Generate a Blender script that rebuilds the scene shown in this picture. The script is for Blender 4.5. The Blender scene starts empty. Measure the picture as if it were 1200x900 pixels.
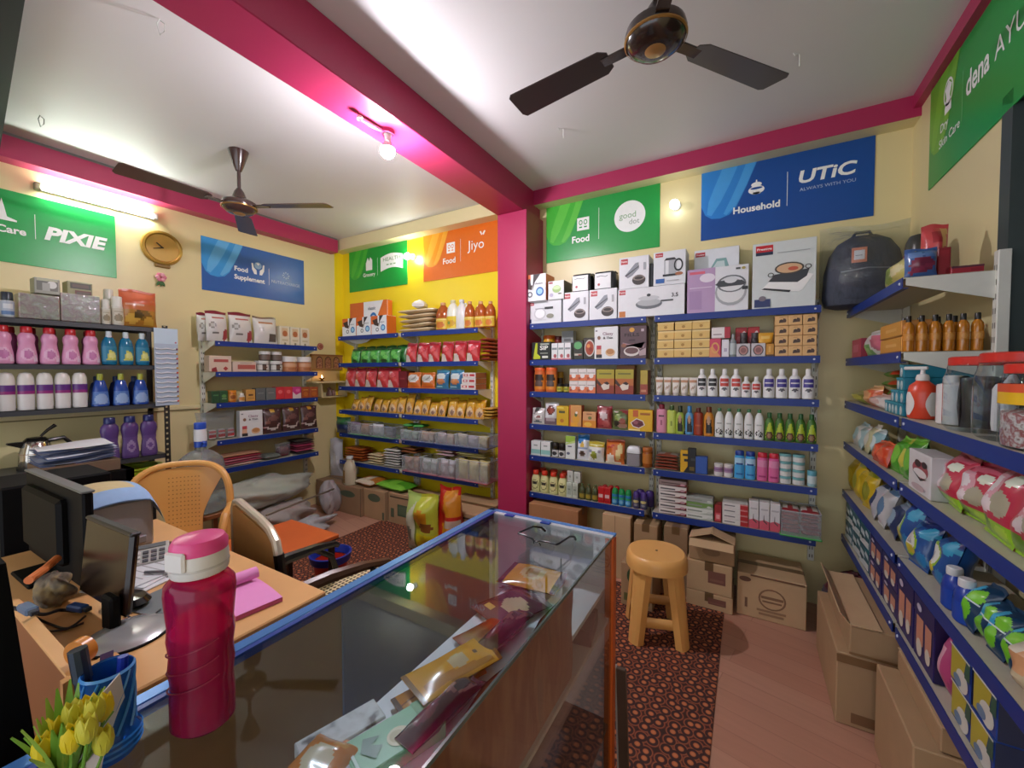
import bpy, math, random
from mathutils import Vector, Matrix, Euler
random.seed(7)
SC = bpy.context.scene
COL = SC.collection
PI = math.pi

# ---------------------------------------------------------------- camera model (used to read distances off known planes)
F, YAW, PITCH, EYE = 474.6, .526867, .0309625, 1.45
_cy, _sy, _cp, _sp = math.cos(YAW), math.sin(YAW), math.cos(PITCH), math.sin(PITCH)
RT = Vector((_cy, _sy, 0)); FW = Vector((-_sy*_cp, _cy*_cp, -_sp)); UP = Vector((-_sy*_sp, _cy*_sp, _cp))
CAM = Vector((0, 0, EYE))
def ray(u, v): return FW + RT*((u-600)/F) - UP*((v-450)/F)
def onX(u, v, X): d = ray(u, v); return CAM + d*(X/d.x)
def onY(u, v, Y): d = ray(u, v); return CAM + d*(Y/d.y)
def onZ(u, v, Z): d = ray(u, v); return CAM + d*((Z-EYE)/d.z)
def proj(p):
    q = Vector(p)-CAM; d = q.dot(FW); return 600+F*q.dot(RT)/d, 450-F*q.dot(UP)/d

cam = bpy.data.objects.new('camera', bpy.data.cameras.new('camera')); COL.objects.link(cam)
cam.location = CAM; cam.rotation_euler = (PI/2-PITCH, 0, YAW)
cam.data.sensor_fit = 'HORIZONTAL'; cam.data.sensor_width = 36; cam.data.lens = F/1200*36
cam.data.clip_start = .02
SC.camera = cam
SC.view_settings.view_transform = 'Standard'; SC.view_settings.look = 'None'
SC.view_settings.gamma = 1; SC.view_settings.use_curve_mapping = False

# ---------------------------------------------------------------- materials
def lin(c):
    if isinstance(c, str):
        c = c.lstrip('#'); c = [int(c[i:i+2], 16)/255 for i in (0, 2, 4)]
    return tuple(x/12.92 if x <= .04045 else ((x+.055)/1.055)**2.4 for x in c[:3])+(1,)
_M = {}
def newmat(name):
    m = bpy.data.materials.new(name); m.use_nodes = True
    nt = m.node_tree; nt.nodes.clear()
    out = nt.nodes.new('ShaderNodeOutputMaterial')
    return m, nt, out
def _noise(nt, scale, detail=3, vec='Object', stretch=None):
    tc = nt.nodes.new('ShaderNodeTexCoord'); n = nt.nodes.new('ShaderNodeTexNoise')
    n.inputs['Scale'].default_value = scale; n.inputs['Detail'].default_value = detail
    if stretch:
        mp = nt.nodes.new('ShaderNodeMapping'); mp.inputs['Scale'].default_value = stretch
        nt.links.new(tc.outputs[vec], mp.inputs[0]); nt.links.new(mp.outputs[0], n.inputs['Vector'])
    else: nt.links.new(tc.outputs[vec], n.inputs['Vector'])
    return n
def M(c, rough=.5, metal=0., var=.05, vs=30, bump=0, bs=60, coat=0., emit=0, spec=.5):
    """plain painted / plastic / card surface with a little procedural unevenness"""
    k = ('M', c, rough, metal, var, vs, bump, bs, coat, emit, spec)
    if k in _M: return _M[k]
    m, nt, out = newmat('surface_'+str(c).strip('#'))
    p = nt.nodes.new('ShaderNodeBsdfPrincipled'); nt.links.new(p.outputs[0], out.inputs[0])
    L = lin(c)
    p.inputs['Roughness'].default_value = rough; p.inputs['Metallic'].default_value = metal; p.inputs['Specular IOR Level'].default_value = spec
    if coat: p.inputs['Coat Weight'].default_value = coat; p.inputs['Coat Roughness'].default_value = .08
    if emit:
        p.inputs['Emission Color'].default_value = L; p.inputs['Emission Strength'].default_value = emit
    if var:
        n = _noise(nt, vs); r = nt.nodes.new('ShaderNodeMix'); r.data_type = 'RGBA'
        r.inputs[6].default_value = tuple(max(0, x*(1-var)) for x in L[:3])+(1,)
        r.inputs[7].default_value = tuple(min(1, x*(1+var)) for x in L[:3])+(1,)
        nt.links.new(n.outputs[0], r.inputs[0]); nt.links.new(r.outputs[2], p.inputs['Base Color'])
    else: p.inputs['Base Color'].default_value = L
    if bump:
        n2 = _noise(nt, bs); b = nt.nodes.new('ShaderNodeBump'); b.inputs['Strength'].default_value = bump
        b.inputs['Distance'].default_value = .01
        nt.links.new(n2.outputs[0], b.inputs['Height']); nt.links.new(b.outputs[0], p.inputs['Normal'])
    _M[k] = m; return m
def MIXED(cols, scale=40, rough=.4, detail=4, bump=.2, stretch=None, vor=False):
    """mottled contents: several colours in noise patches"""
    k = ('X', tuple(cols), scale, rough, detail, bump, stretch, vor)
    if k in _M: return _M[k]
    m, nt, out = newmat('mixed_'+str(cols[0]).strip('#'))
    p = nt.nodes.new('ShaderNodeBsdfPrincipled'); nt.links.new(p.outputs[0], out.inputs[0])
    p.inputs['Roughness'].default_value = rough
    if vor:
        tc = nt.nodes.new('ShaderNodeTexCoord'); n = nt.nodes.new('ShaderNodeTexVoronoi'); n.inputs['Scale'].default_value = scale
        nt.links.new(tc.outputs['Object'], n.inputs['Vector'])
        sep = nt.nodes.new('ShaderNodeSeparateColor'); nt.links.new(n.outputs['Color'], sep.inputs[0]); src = sep.outputs[0]
    else:
        n = _noise(nt, scale, detail, stretch=stretch); src = n.outputs[0]
    cr = nt.nodes.new('ShaderNodeValToRGB'); cr.color_ramp.interpolation = 'CONSTANT' if vor else 'LINEAR'
    els = cr.color_ramp.elements; k0 = len(cols)
    lo, hi = (0, 1) if vor else (.3, .7)
    els[0].position = lo; els[0].color = lin(cols[0]); els[1].position = hi if not vor else (k0-1)/k0; els[1].color = lin(cols[-1])
    for i in range(1, k0-1):
        e = els.new(lo+(hi-lo)*i/(k0-1) if not vor else i/k0); e.color = lin(cols[i])
    nt.links.new(src, cr.inputs[0]); nt.links.new(cr.outputs[0], p.inputs['Base Color'])
    if bump:
        b = nt.nodes.new('ShaderNodeBump'); b.inputs['Strength'].default_value = bump; b.inputs['Distance'].default_value = .006
        nt.links.new(src, b.inputs['Height']); nt.links.new(b.outputs[0], p.inputs['Normal'])
    _M[k] = m; return m
def CLEAR(tint='#ffffff', haze=.0, gloss=.25, rough=.05, bump=0., hcol='#dfe4ea'):
    """thin clear plastic or glass: see-through, with a facing-dependent mirror layer and optional milky haze"""
    k = ('C', tint, haze, gloss, rough, bump, hcol)
    if k in _M: return _M[k]
    m, nt, out = newmat('clear_'+str(tint).strip('#'))
    tr = nt.nodes.new('ShaderNodeBsdfTransparent'); tr.inputs[0].default_value = lin(tint)
    gl = nt.nodes.new('ShaderNodeBsdfGlossy'); gl.inputs['Roughness'].default_value = rough
    lw = nt.nodes.new('ShaderNodeLayerWeight'); lw.inputs[0].default_value = .5
    pw = nt.nodes.new('ShaderNodeMath'); pw.operation = 'POWER'; pw.inputs[1].default_value = 5-2.5*min(1, gloss); nt.links.new(lw.outputs['Facing'], pw.inputs[0])
    mp = nt.nodes.new('ShaderNodeMapRange'); mp.inputs[3].default_value = .03+gloss*.06; mp.inputs[4].default_value = 1
    nt.links.new(pw.outputs[0], mp.inputs[0])
    mx = nt.nodes.new('ShaderNodeMixShader'); nt.links.new(mp.outputs[0], mx.inputs[0])
    nt.links.new(tr.outputs[0], mx.inputs[1]); nt.links.new(gl.outputs[0], mx.inputs[2]); last = mx
    if haze:
        df = nt.nodes.new('ShaderNodeBsdfDiffuse'); df.inputs[0].default_value = lin(hcol)
        m2 = nt.nodes.new('ShaderNodeMixShader'); m2.inputs[0].default_value = haze
        nt.links.new(mx.outputs[0], m2.inputs[1]); nt.links.new(df.outputs[0], m2.inputs[2]); last = m2
    if bump:
        n2 = _noise(nt, 25, 4); b = nt.nodes.new('ShaderNodeBump'); b.inputs['Strength'].default_value = bump; b.inputs['Distance'].default_value = .02
        nt.links.new(n2.outputs[0], b.inputs['Height']); nt.links.new(b.outputs[0], gl.inputs['Normal']); nt.links.new(b.outputs[0], lw.inputs['Normal'])
    nt.links.new(last.outputs[0], out.inputs[0]); _M[k] = m; return m
def GLOW(c, s):
    k = ('G', c, s)
    if k in _M: return _M[k]
    m, nt, out = newmat('lamp_glow'); e = nt.nodes.new('ShaderNodeEmission')
    e.inputs[0].default_value = lin(c); e.inputs[1].default_value = s
    nt.links.new(e.outputs[0], out.inputs[0]); _M[k] = m; return m
def C(c, **k): return c if not isinstance(c, str) else M(c, **k)

# ---------------------------------------------------------------- text
_T = {}
def text_mesh(s, bold, shear):
    k = (s, bold, shear)
    if k in _T: return _T[k]
    cu = bpy.data.curves.new('lettering', 'FONT'); cu.body = s; cu.size = 1; cu.offset = bold; cu.shear = shear; cu.resolution_u = 3
    o = bpy.data.objects.new('lettering', cu); COL.objects.link(o)
    dg = bpy.context.evaluated_depsgraph_get(); me = o.evaluated_get(dg).to_mesh()
    vs = [tuple(v.co[:2]) for v in me.vertices]; fs = [tuple(p.vertices) for p in me.polygons]
    bpy.data.objects.remove(o); bpy.data.curves.remove(cu)
    xs = [v[0] for v in vs] or [0, 1]; ys = [v[1] for v in vs] or [0, 1]
    _T[k] = (vs, fs, min(xs), max(xs), min(ys), max(ys)); return _T[k]

# ---------------------------------------------------------------- mesh collector
class G:
    def __init__(s): s.v = []; s.f = []; s.m = []; s.sm = []; s.mats = []
    def mi(s, m):
        m = C(m)
        if m not in s.mats: s.mats.append(m)
        return s.mats.index(m)
    def add(s, vs, fs, m, smooth=False, ms=None):
        b = len(s.v); s.v += [tuple(x) for x in vs]
        i = None if ms else s.mi(m)
        for k, f in enumerate(fs):
            s.f.append(tuple(b+j for j in f)); s.m.append(s.mi(ms[k]) if ms else i); s.sm.append(smooth)
        return s
    def convex(s, vs, fs, m, smooth=False):
        c = Vector((0, 0, 0))
        for v in vs: c += Vector(v)
        c /= len(vs); out = []
        for f in fs:
            a, b, d = (Vector(vs[f[k]]) for k in (0, 1, 2))
            n = (b-a).cross(d-a)
            out.append(f if n.dot(a-c) >= 0 else tuple(reversed(f)))
        return s.add(vs, out, m, smooth)
    def box(s, x0, y0, z0, x1, y1, z1, m, b=0.):
        hx, hy, hz = abs(x1-x0)/2, abs(y1-y0)/2, abs(z1-z0)/2; cx, cy, cz = (x0+x1)/2, (y0+y1)/2, (z0+z1)/2
        return s.hull(hx, hy, hz, m, b, Matrix.Translation((cx, cy, cz)))
    def hull(s, hx, hy, hz, m, b=0., mat=None):
        mat = mat or Matrix()
        if b <= 0 or b >= min(hx, hy, hz):
            if b > 0: b = min(hx, hy, hz)*.4
        h = (hx, hy, hz); S = [(i, j, k) for i in (-1, 1) for j in (-1, 1) for k in (-1, 1)]
        if b <= 0:
            vs = [mat @ Vector((i*hx, j*hy, k*hz)) for i, j, k in S]
            fs = [(0, 1, 3, 2), (4, 6, 7, 5), (0, 4, 5, 1), (2, 3, 7, 6), (0, 2, 6, 4), (1, 5, 7, 3)]
            return s.convex(vs, fs, m)
        vs = []; ix = {}
        for q in S:
            for a in range(3):
                ix[q, a] = len(vs); vs.append(mat @ Vector([q[t]*(h[t]-(0 if t == a else b)) for t in range(3)]))
        fs = []
        for a in range(3):
            o1, o2 = [t for t in range(3) if t != a]
            for sg in (-1, 1):
                L = []
                for p, r in ((-1, -1), (1, -1), (1, 1), (-1, 1)):
                    q = [0]*3; q[a] = sg; q[o1] = p; q[o2] = r; L.append(ix[tuple(q), a])
                fs.append(tuple(L))
        for c in range(3):
            a, d = [t for t in range(3) if t != c]
            for p in (-1, 1):
                for r in (-1, 1):
                    q = [0]*3; q[a] = p; q[d] = r; q1 = list(q); q1[c] = -1; q2 = list(q); q2[c] = 1
                    fs.append((ix[tuple(q1), a], ix[tuple(q2), a], ix[tuple(q2), d], ix[tuple(q1), d]))
        for q in S: fs.append((ix[q, 0], ix[q, 1], ix[q, 2]))
        return s.convex(vs, fs, m)
    def rot(s, mat, fn):
        """run fn on a fresh collector, then move what it made by mat into this one"""
        g = G(); fn(g); b = len(s.v); s.v += [tuple(mat @ Vector(v)) for v in g.v]
        for f, i, sm in zip(g.f, g.m, g.sm):
            s.f.append(tuple(b+j for j in f)); s.m.append(s.mi(g.mats[i])); s.sm.append(sm)
        return s
    def lathe(s, prof, m, n=20, c=(0, 0, 0), sx=1., sy=1., cap=True, ms=None, sup=0):
        """prof: (radius, z) bottom to top; sup>0 squares the section"""
        vs = []; fs = []; mm = []
        for r, z in prof:
            for k in range(n):
                a = 2*PI*k/n; ca, sa = math.cos(a), math.sin(a)
                if sup: q = (abs(ca)**sup+abs(sa)**sup)**(-1/sup); ca *= q; sa *= q
                vs.append((c[0]+r*ca*sx, c[1]+r*sa*sy, c[2]+z))
        for i in range(len(prof)-1):
            for k in range(n):
                fs.append((i*n+k, i*n+(k+1) % n, (i+1)*n+(k+1) % n, (i+1)*n+k)); mm.append(ms[i] if ms else m)
        if cap:
            if prof[0][0] > 1e-5: fs.append(tuple(reversed(range(n)))); mm.append(ms[0] if ms else m)
            if prof[-1][0] > 1e-5: fs.append(tuple((len(prof)-1)*n+k for k in range(n))); mm.append(ms[-1] if ms else m)
        return s.add(vs, fs, m, True, mm)
    def tube(s, pts, r, m, n=8, closed=False):
        P = [Vector(p) for p in pts]; N = len(P); vs = []; fs = []
        R = r if isinstance(r, (list, tuple)) else [r]*N
        up = None
        for i, p in enumerate(P):
            t = ((P[(i+1) % N] if closed or i < N-1 else p)-(P[i-1] if closed or i > 0 else p))
            t.normalize()
            if up is None:
                up = Vector((0, 0, 1)) if abs(t.z) < .9 else Vector((1, 0, 0))
            x = up-t*up.dot(t)
            if x.length < 1e-4: x = t.orthogonal()
            x.normalize(); up = x; y = t.cross(x)
            for k in range(n):
                a = 2*PI*k/n; vs.append(p+x*(R[i]*math.cos(a))+y*(R[i]*math.sin(a)))
        for i in range(N if closed else N-1):
            j = (i+1) % N
            for k in range(n): fs.append((i*n+k, i*n+(k+1) % n, j*n+(k+1) % n, j*n+k))
        if not closed: fs += [tuple(reversed(range(n))), tuple((N-1)*n+k for k in range(n))]
        return s.add(vs, fs, m, True)
    def prism(s, poly, y0, y1, m, smooth=False, axis='y'):
        """poly in (x,z), pushed from y0 to y1 (axis 'x': poly in (y,z); axis 'z': poly in (x,y))"""
        def P(a, b, t): return (a, t, b) if axis == 'y' else ((t, a, b) if axis == 'x' else (a, b, t))
        n = len(poly); vs = [P(a, b, y0) for a, b in poly]+[P(a, b, y1) for a, b in poly]
        ar = sum(poly[i][0]*poly[(i+1) % n][1]-poly[(i+1) % n][0]*poly[i][1] for i in range(n))
        fs = [tuple(range(n)), tuple(reversed(range(n, 2*n)))]+[(i, n+i, n+(i+1) % n, (i+1) % n) for i in range(n)]
        if (ar < 0) != (axis == 'x') != (y1 < y0): fs = [tuple(reversed(f)) for f in fs]
        return s.add(vs, fs, m, smooth)
    def flat(s, poly, y, m):
        """one flat face of a printed mark lying on the front (facing -Y)"""
        return s.add([(a, y, b) for a, b in poly], [tuple(range(len(poly)))], m)
    def disc(s, cx, cz, rx, rz, y, m, n=20, a0=0, a1=2*PI):
        k = n if a1-a0 > 6.28 else n+1
        return s.flat([(cx+rx*math.cos(a0+(a1-a0)*i/n), cz+rz*math.sin(a0+(a1-a0)*i/n)) for i in range(k)], y, m)
    def ring(s, cx, cz, rx, rz, w, y, m, n=24, a0=0, a1=2*PI):
        vs = []; fs = []
        for i in range(n+1):
            a = a0+(a1-a0)*i/n
            for q in (1, 1-w): vs.append((cx+rx*q*math.cos(a), y, cz+rz*q*math.sin(a)))
        for i in range(n): fs.append((2*i, 2*i+2, 2*i+3, 2*i+1))
        return s.add(vs, fs, m)
    def text(s, t, cx, cz, h, y, m, w=None, bold=.015, shear=0, align='c'):
        vs, fs, x0, x1, y0, y1 = text_mesh(t, bold, shear)
        if not fs: return s
        k = h/.72; kx = k
        if w: kx = w/max(1e-6, x1-x0)
        ox = cx-(x0+x1)/2*kx if align == 'c' else cx-x0*kx
        return s.add([(ox+a*kx, y, cz+b*k) for a, b in vs], fs, m)
    def surf(s, fn, nu, nv, m, mfn=None, wrap=False, smooth=True):
        vs = []; fs = []; ms = []
        for j in range(nv+1):
            for i in range(nu+(0 if wrap else 1)): vs.append(fn(i/nu, j/nv))
        k = nu+(0 if wrap else 1)
        for j in range(nv):
            for i in range(nu):
                fs.append((j*k+i, j*k+(i+1) % k, (j+1)*k+(i+1) % k, (j+1)*k+i))
                if mfn: ms.append(mfn((i+.5)/nu, (j+.5)/nv))
        return s.add(vs, fs, m, smooth, ms or None)
    def build(s, name, parent=None, loc=None, rz=0, angle=.6):
        me = bpy.data.meshes.new(name); me.from_pydata(s.v, [], s.f); me.validate(); me.update()
        for m in s.mats: me.materials.append(m)
        if len(me.polygons) == len(s.f):
            me.polygons.foreach_set('material_index', s.m); me.polygons.foreach_set('use_smooth', s.sm)
        if any(s.sm): me.set_sharp_from_angle(angle=angle)
        o = bpy.data.objects.new(name, me); COL.objects.link(o)
        if parent: o.parent = parent
        if loc is not None: o.location = loc
        if rz: o.rotation_euler.z = rz
        return o

# ---------------------------------------------------------------- things, parts, copies
def tag(o, label, cat, group=None):
    o['label'] = label; o['category'] = cat
    if group: o['group'] = group
    return o
def thing(name, label, cat, loc=(0, 0, 0), rz=0, group=None, rot=None):
    o = bpy.data.objects.new(name, None); COL.objects.link(o); o.empty_display_size = .05
    o.location = loc; o.rotation_euler = rot or (0, 0, rz)
    return tag(o, label, cat, group)
def struct(name, g):
    o = g.build(name); o['kind'] = 'structure'; return o
_KIDS = {}
def kids(o): return [c for c in o.children]
def dup(o, loc, rz=None, label=None, group=None, scale=None):
    def cp(a, par):
        c = a.copy(); COL.objects.link(c); c.parent = par
        for ch in kids(a): cp(ch, c)
        return c
    c = cp(o, None); c.location = loc
    if rz is not None: c.rotation_euler.z = rz
    if scale: c.scale = scale
    if label: c['label'] = label
    if group: c['group'] = group
    return c
ORD = ['leftmost', 'second', 'third', 'fourth', 'fifth', 'sixth', 'seventh', 'eighth', 'ninth', 'tenth', 'eleventh', 'twelfth']
NUM = ['', 'one', 'two', 'three', 'four', 'five', 'six', 'seven', 'eight', 'nine', 'ten', 'eleven', 'twelve']
def nth(i, n):
    if n == 2: return ('left', 'right')[i]+' of two'
    if i == 0: return 'leftmost of '+NUM[n]
    if i == n-1: return 'rightmost of '+NUM[n]
    if n == 3: return 'middle of three'
    return ORD[i]+' from left'
# ================================================================ the room
XL, XR, YB, YF0, ZC = -4.07, .775, 3.10, -1.7, 2.92
def paint_wall(name, col, rough=.35):
    k = ('W', name)
    m, nt, out = newmat(name); p = nt.nodes.new('ShaderNodeBsdfPrincipled'); nt.links.new(p.outputs[0], out.inputs[0])
    p.inputs['Roughness'].default_value = rough
    n = _noise(nt, 1.3, 5); r = nt.nodes.new('ShaderNodeMix'); r.data_type = 'RGBA'; L = lin(col)
    r.inputs[6].default_value = tuple(x*.93 for x in L[:3])+(1,); r.inputs[7].default_value = tuple(min(1, x*1.05) for x in L[:3])+(1,)
    nt.links.new(n.outputs[0], r.inputs[0]); nt.links.new(r.outputs[2], p.inputs['Base Color'])
    n2 = _noise(nt, 9, 6); b = nt.nodes.new('ShaderNodeBump'); b.inputs['Strength'].default_value = .12; b.inputs['Distance'].default_value = .01
    nt.links.new(n2.outputs[0], b.inputs['Height']); nt.links.new(b.outputs[0], p.inputs['Normal'])
    return m
CREAM = paint_wall('cream_wall_paint', '#e6d7a2'); YELL = paint_wall('bright_yellow_paint', '#f2d824'); PINK = paint_wall('magenta_paint', '#ae2c58', .4)
PALE = paint_wall('pale_cream_paint', '#e3d6a6', .5)
def floor_mat():
    m, nt, out = newmat('wood_print_floor'); p = nt.nodes.new('ShaderNodeBsdfPrincipled'); nt.links.new(p.outputs[0], out.inputs[0])
    tc = nt.nodes.new('ShaderNodeTexCoord'); mp = nt.nodes.new('ShaderNodeMapping'); mp.inputs['Rotation'].default_value = (0, 0, .22)
    nt.links.new(tc.outputs['Object'], mp.inputs[0])
    br = nt.nodes.new('ShaderNodeTexBrick'); br.inputs['Scale'].default_value = 1; br.inputs['Brick Width'].default_value = 1.1; br.inputs['Row Height'].default_value = .11
    br.inputs['Mortar Size'].default_value = .0025; br.inputs['Color1'].default_value = lin('#bd8a73'); br.inputs['Color2'].default_value = lin('#c99a82'); br.inputs['Mortar'].default_value = lin('#b07f6b')
    nt.links.new(mp.outputs[0], br.inputs[0])
    m2 = nt.nodes.new('ShaderNodeMapping'); m2.inputs['Scale'].default_value = (2.5, 30, 1); nt.links.new(mp.outputs[0], m2.inputs[0])
    n = nt.nodes.new('ShaderNodeTexNoise'); n.inputs['Scale'].default_value = 1.5; n.inputs['Detail'].default_value = 5; nt.links.new(m2.outputs[0], n.inputs[0])
    mx = nt.nodes.new('ShaderNodeMix'); mx.data_type = 'RGBA'; mx.blend_type = 'MULTIPLY'; mx.inputs[0].default_value = .18
    nt.links.new(br.outputs[0], mx.inputs[6]); nt.links.new(n.outputs[0], mx.inputs[7]); nt.links.new(mx.outputs[2], p.inputs['Base Color'])
    p.inputs['Roughness'].default_value = .38; return m
def carpet_mat():
    m, nt, out = newmat('patterned_carpet'); p = nt.nodes.new('ShaderNodeBsdfPrincipled'); nt.links.new(p.outputs[0], out.inputs[0])
    tc = nt.nodes.new('ShaderNodeTexCoord'); mp = nt.nodes.new('ShaderNodeMapping'); mp.inputs['Rotation'].default_value = (0, 0, .12); mp.inputs['Scale'].default_value = (1, 1.0, 1)
    nt.links.new(tc.outputs['Object'], mp.inputs[0])
    vo = nt.nodes.new('ShaderNodeTexVoronoi'); vo.inputs['Scale'].default_value = 22; vo.inputs['Randomness'].default_value = .45; vo.voronoi_dimensions = '2D'
    nt.links.new(mp.outputs[0], vo.inputs[0])
    cr = nt.nodes.new('ShaderNodeValToRGB'); e = cr.color_ramp.elements
    e[0].position = 0; e[0].color = lin('#c47a4c'); e[1].position = 1; e[1].color = lin('#3a2019')
    for pos, c in ((.2, '#b86a42'), (.27, '#3c2220'), (.46, '#3a1d1c'), (.52, '#9c5a3a'), (.6, '#6d3426'), (.66, '#3a2019')): x = e.new(pos); x.color = lin(c)
    nt.links.new(vo.outputs['Distance'], cr.inputs[0]); nt.links.new(cr.outputs[0], p.inputs['Base Color'])
    p.inputs['Roughness'].default_value = .85
    b = nt.nodes.new('ShaderNodeBump'); b.inputs['Strength'].default_value = .3; b.inputs['Distance'].default_value = .004
    nt.links.new(vo.outputs['Distance'], b.inputs['Height']); nt.links.new(b.outputs[0], p.inputs['Normal']); return m

g = G(); g.box(XL-.1, YF0-.6, -.1, XR+.1, YB+.1, 0, floor_mat()); struct('floor', g)
g = G(); g.box(XL-.1, YF0-.1, ZC, XR+.1, YB+.1, ZC+.1, paint_wall('white_ceiling', '#dcdcdc', .55)); struct('ceiling', g)
g = G(); g.box(XL-.1, YF0, 0, XL, YB+.1, ZC, CREAM); g.box(XL, 2.99, 0, XL+.003, YB, ZC, YELL); struct('wall_left', g)
g = G(); g.box(-1.63, YB, 0, XR+.1, YB+.1, ZC, CREAM); struct('wall_back', g)
g = G(); g.box(XL, YB, 0, -1.63, YB+.1, ZC, YELL); struct('wall_alcove', g)
WY0, WY1, WZ0, WZ1 = .9, 2.14, .95, 2.42
g = G(); g.box(XR, WY1, 0, XR+.1, YB, ZC, CREAM); g.box(XR, YF0, 0, XR+.1, WY0, ZC, CREAM); g.box(XR, WY0, 0, XR+.1, WY1, WZ0, CREAM); g.box(XR, WY0, WZ1, XR+.1, WY1, ZC, CREAM); struct('wall_right', g)
# shop front stays open to the street, with a beam over it
g = G(); g.box(XL, YF0-.1, 2.45, XR, YF0, ZC, PALE); g.box(XL, YF0-.1, 0, XL+.5, YF0, 2.45, PALE); struct('wall_front', g)
g = G(); g.box(-1.765, 2.80, 0, -1.50, YB, 2.71, PINK, .004); struct('wall_pillar', g)
g = G(); g.box(-1.77, YF0, 2.71, -1.53, YB, ZC, PINK, .004); struct('trim_1', g)      # ceiling beam
g = G(); g.prism([(-1.53, 2.805), (XR, 2.805), (XR, ZC), (-1.53, ZC)], 2.98, 2.984, PINK); g.box(-1.53, 2.984, 2.805, XR, YB, ZC, PALE); struct('trim_2', g)
g = G(); g.box(XR-.035, YF0, 2.85, XR, 2.98, ZC, PINK); struct('trim_3', g)
g = G(); g.box(XL, YF0, 2.765, XL+.12, 2.95, ZC-.02, PINK); g.box(XL, YF0, ZC-.02, XL+.11, 2.95, ZC, M('#6b6f69')); struct('trim_4', g)  # grey strip on top paints the shadow gap under the ceiling
g = G(); g.box(XL, 2.98, 2.80, -1.77, YB, ZC, PALE); g.box(XL+.12, 2.975, 2.80, -1.77, 2.98, ZC, PALE); struct('trim_5', g)
g = G(); g.box(XL, .2, 1.135, XL+.018, 1.66, 1.165, PALE, .003); g.box(XL, .2, 1.126, XL+.014, 1.66, 1.135, M('#8d8058')); struct('trim_6', g)
g = G(); g.box(XR, WY0, WZ0, XR+.05, WY0+.05, WZ1, M('#26302f', rough=.4)); g.box(XR-.006, WY1-.06, WZ0, XR+.05, WY1+.01, WZ1, '#3c4746'); g.box(XR, WY0, WZ0, XR+.05, WY1, WZ0+.05, '#26302f'); g.box(XR, WY0, WZ1-.05, XR+.05, WY1, WZ1, '#26302f')
for i in range(1, 6):
    y = WY0+(WY1-WY0)*i/6; g.box(XR+.035, y-.012, WZ0, XR+.05, y+.012, WZ1, M('#14201d', rough=.5))
for i in range(1, 8):
    z = WZ0+(WZ1-WZ0)*i/8; g.box(XR+.04, WY0, z-.008, XR+.052, WY1, z+.008, M('#1b2b27', rough=.5))
win = struct('window_1', g)
g = G(); g.box(XR+.075, WY0, WZ0, XR+.08, WY1, WZ1, CLEAR('#9fb0a8', gloss=.3)); g.build('window_pane', win)
g = G(); g.box(XR+.09, WY0, WZ0, XR+.099, WY1, WZ1, M('#0b1411', rough=.8)); g.build('dark_outside_sheet', win)  # added sheet, its dark colour stands for the darkness outside
g = G(); g.box(-3.05, -1.5, 0, -.1, 2.74, .006, carpet_mat(), .002); tag(g.build('carpet'), 'dark brown carpet with orange ring pattern under the counter and stool', 'carpet')

# ---------------------------------------------------------------- lamps and fans
BULBW = GLOW('#fdf6ff', 1150)
t = thing('bulb_lamp', 'lit white bulb in a holder under the pink ceiling beam', 'lamp', (-1.65, 1.54, 2.71))
g = G(); g.lathe([(.036, -.02), (.036, 0)], M('#c7447f'), 20); g.lathe([(.017, -.075), (.017, -.03), (.022, -.02)], M('#e8e4e4', rough=.3), 16); g.build('bulb_holder', t)
g = G(); g.lathe([(0, -.14), (.02, -.136), (.033, -.122), (.038, -.104), (.036, -.094)], BULBW, 24); g.lathe([(.036, -.094), (.028, -.078), (.017, -.06)], M('#e9e7e9', rough=.3), 20, cap=False); g.build('bulb', t)
g = G(); g.tube([(-.005, -.02, -.012), (-.008, -.1, -.02), (-.01, -.165, -.02)], .011, M('#c4688f', rough=.25, metal=.4)); g.lathe([(.014, 0), (.014, .012)], '#e0d8d8', c=(-.01, -.168, -.026)); g.build('wall_bracket', t)
t = thing('tube_light', 'lit white tube light on left wall above the green sign', 'lamp', (XL, 1.07, 2.665), PI/2)
g = G(); g.box(-.3, -.022, -.02, .3, 0, .02, M('#e6e6e0'), .004); g.box(-.32, -.04, -.024, -.29, 0, .024, M('#8e8a6c'), .004); g.box(.29, -.04, -.024, .32, 0, .024, M('#d8d8d2'), .004); g.build('tube_base', t)
g = G(); g.rot(Matrix.Translation((0, -.032, 0)) @ Matrix.Rotation(PI/2, 4, 'Y'), lambda q: q.lathe([(.013, -.29), (.013, .29)], GLOW('#f4fff4', 85), 14)); g.build('tube', t)
def wall_bulb(x, label, s, col):
    t = thing('wall_bulb', label, 'lamp', (x, YB, 2.62))
    g = G(); g.lathe([(.03, -.018), (.03, 0)], M('#e9e9e4'), 16, c=(0, 0, 0)); 
    g = G(); g.rot(Matrix.Rotation(PI/2, 4, 'X'), lambda q: q.lathe([(.032, 0), (.032, .012), (.018, .018), (.017, .05)], M('#d9d9d4', rough=.3), 18)); g.build('bulb_holder', t)
    g = G(); g.rot(Matrix.Translation((0, -.045, 0)) @ Matrix.Rotation(PI/2+.35, 4, 'X'), lambda q: q.lathe([(.016, 0), (.02, .012), (.03, .03), (.032, .045), (.026, .062), (0, .072)], GLOW(col, s), 20)); g.build('bulb', t)
wall_bulb(-2.97, 'lit round bulb between the green and orange signs in the alcove', 80, '#fbfff6')
wall_bulb(-.456, 'white bulb on cream wall between the green and blue signs', 9, '#f4fbff')
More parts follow.
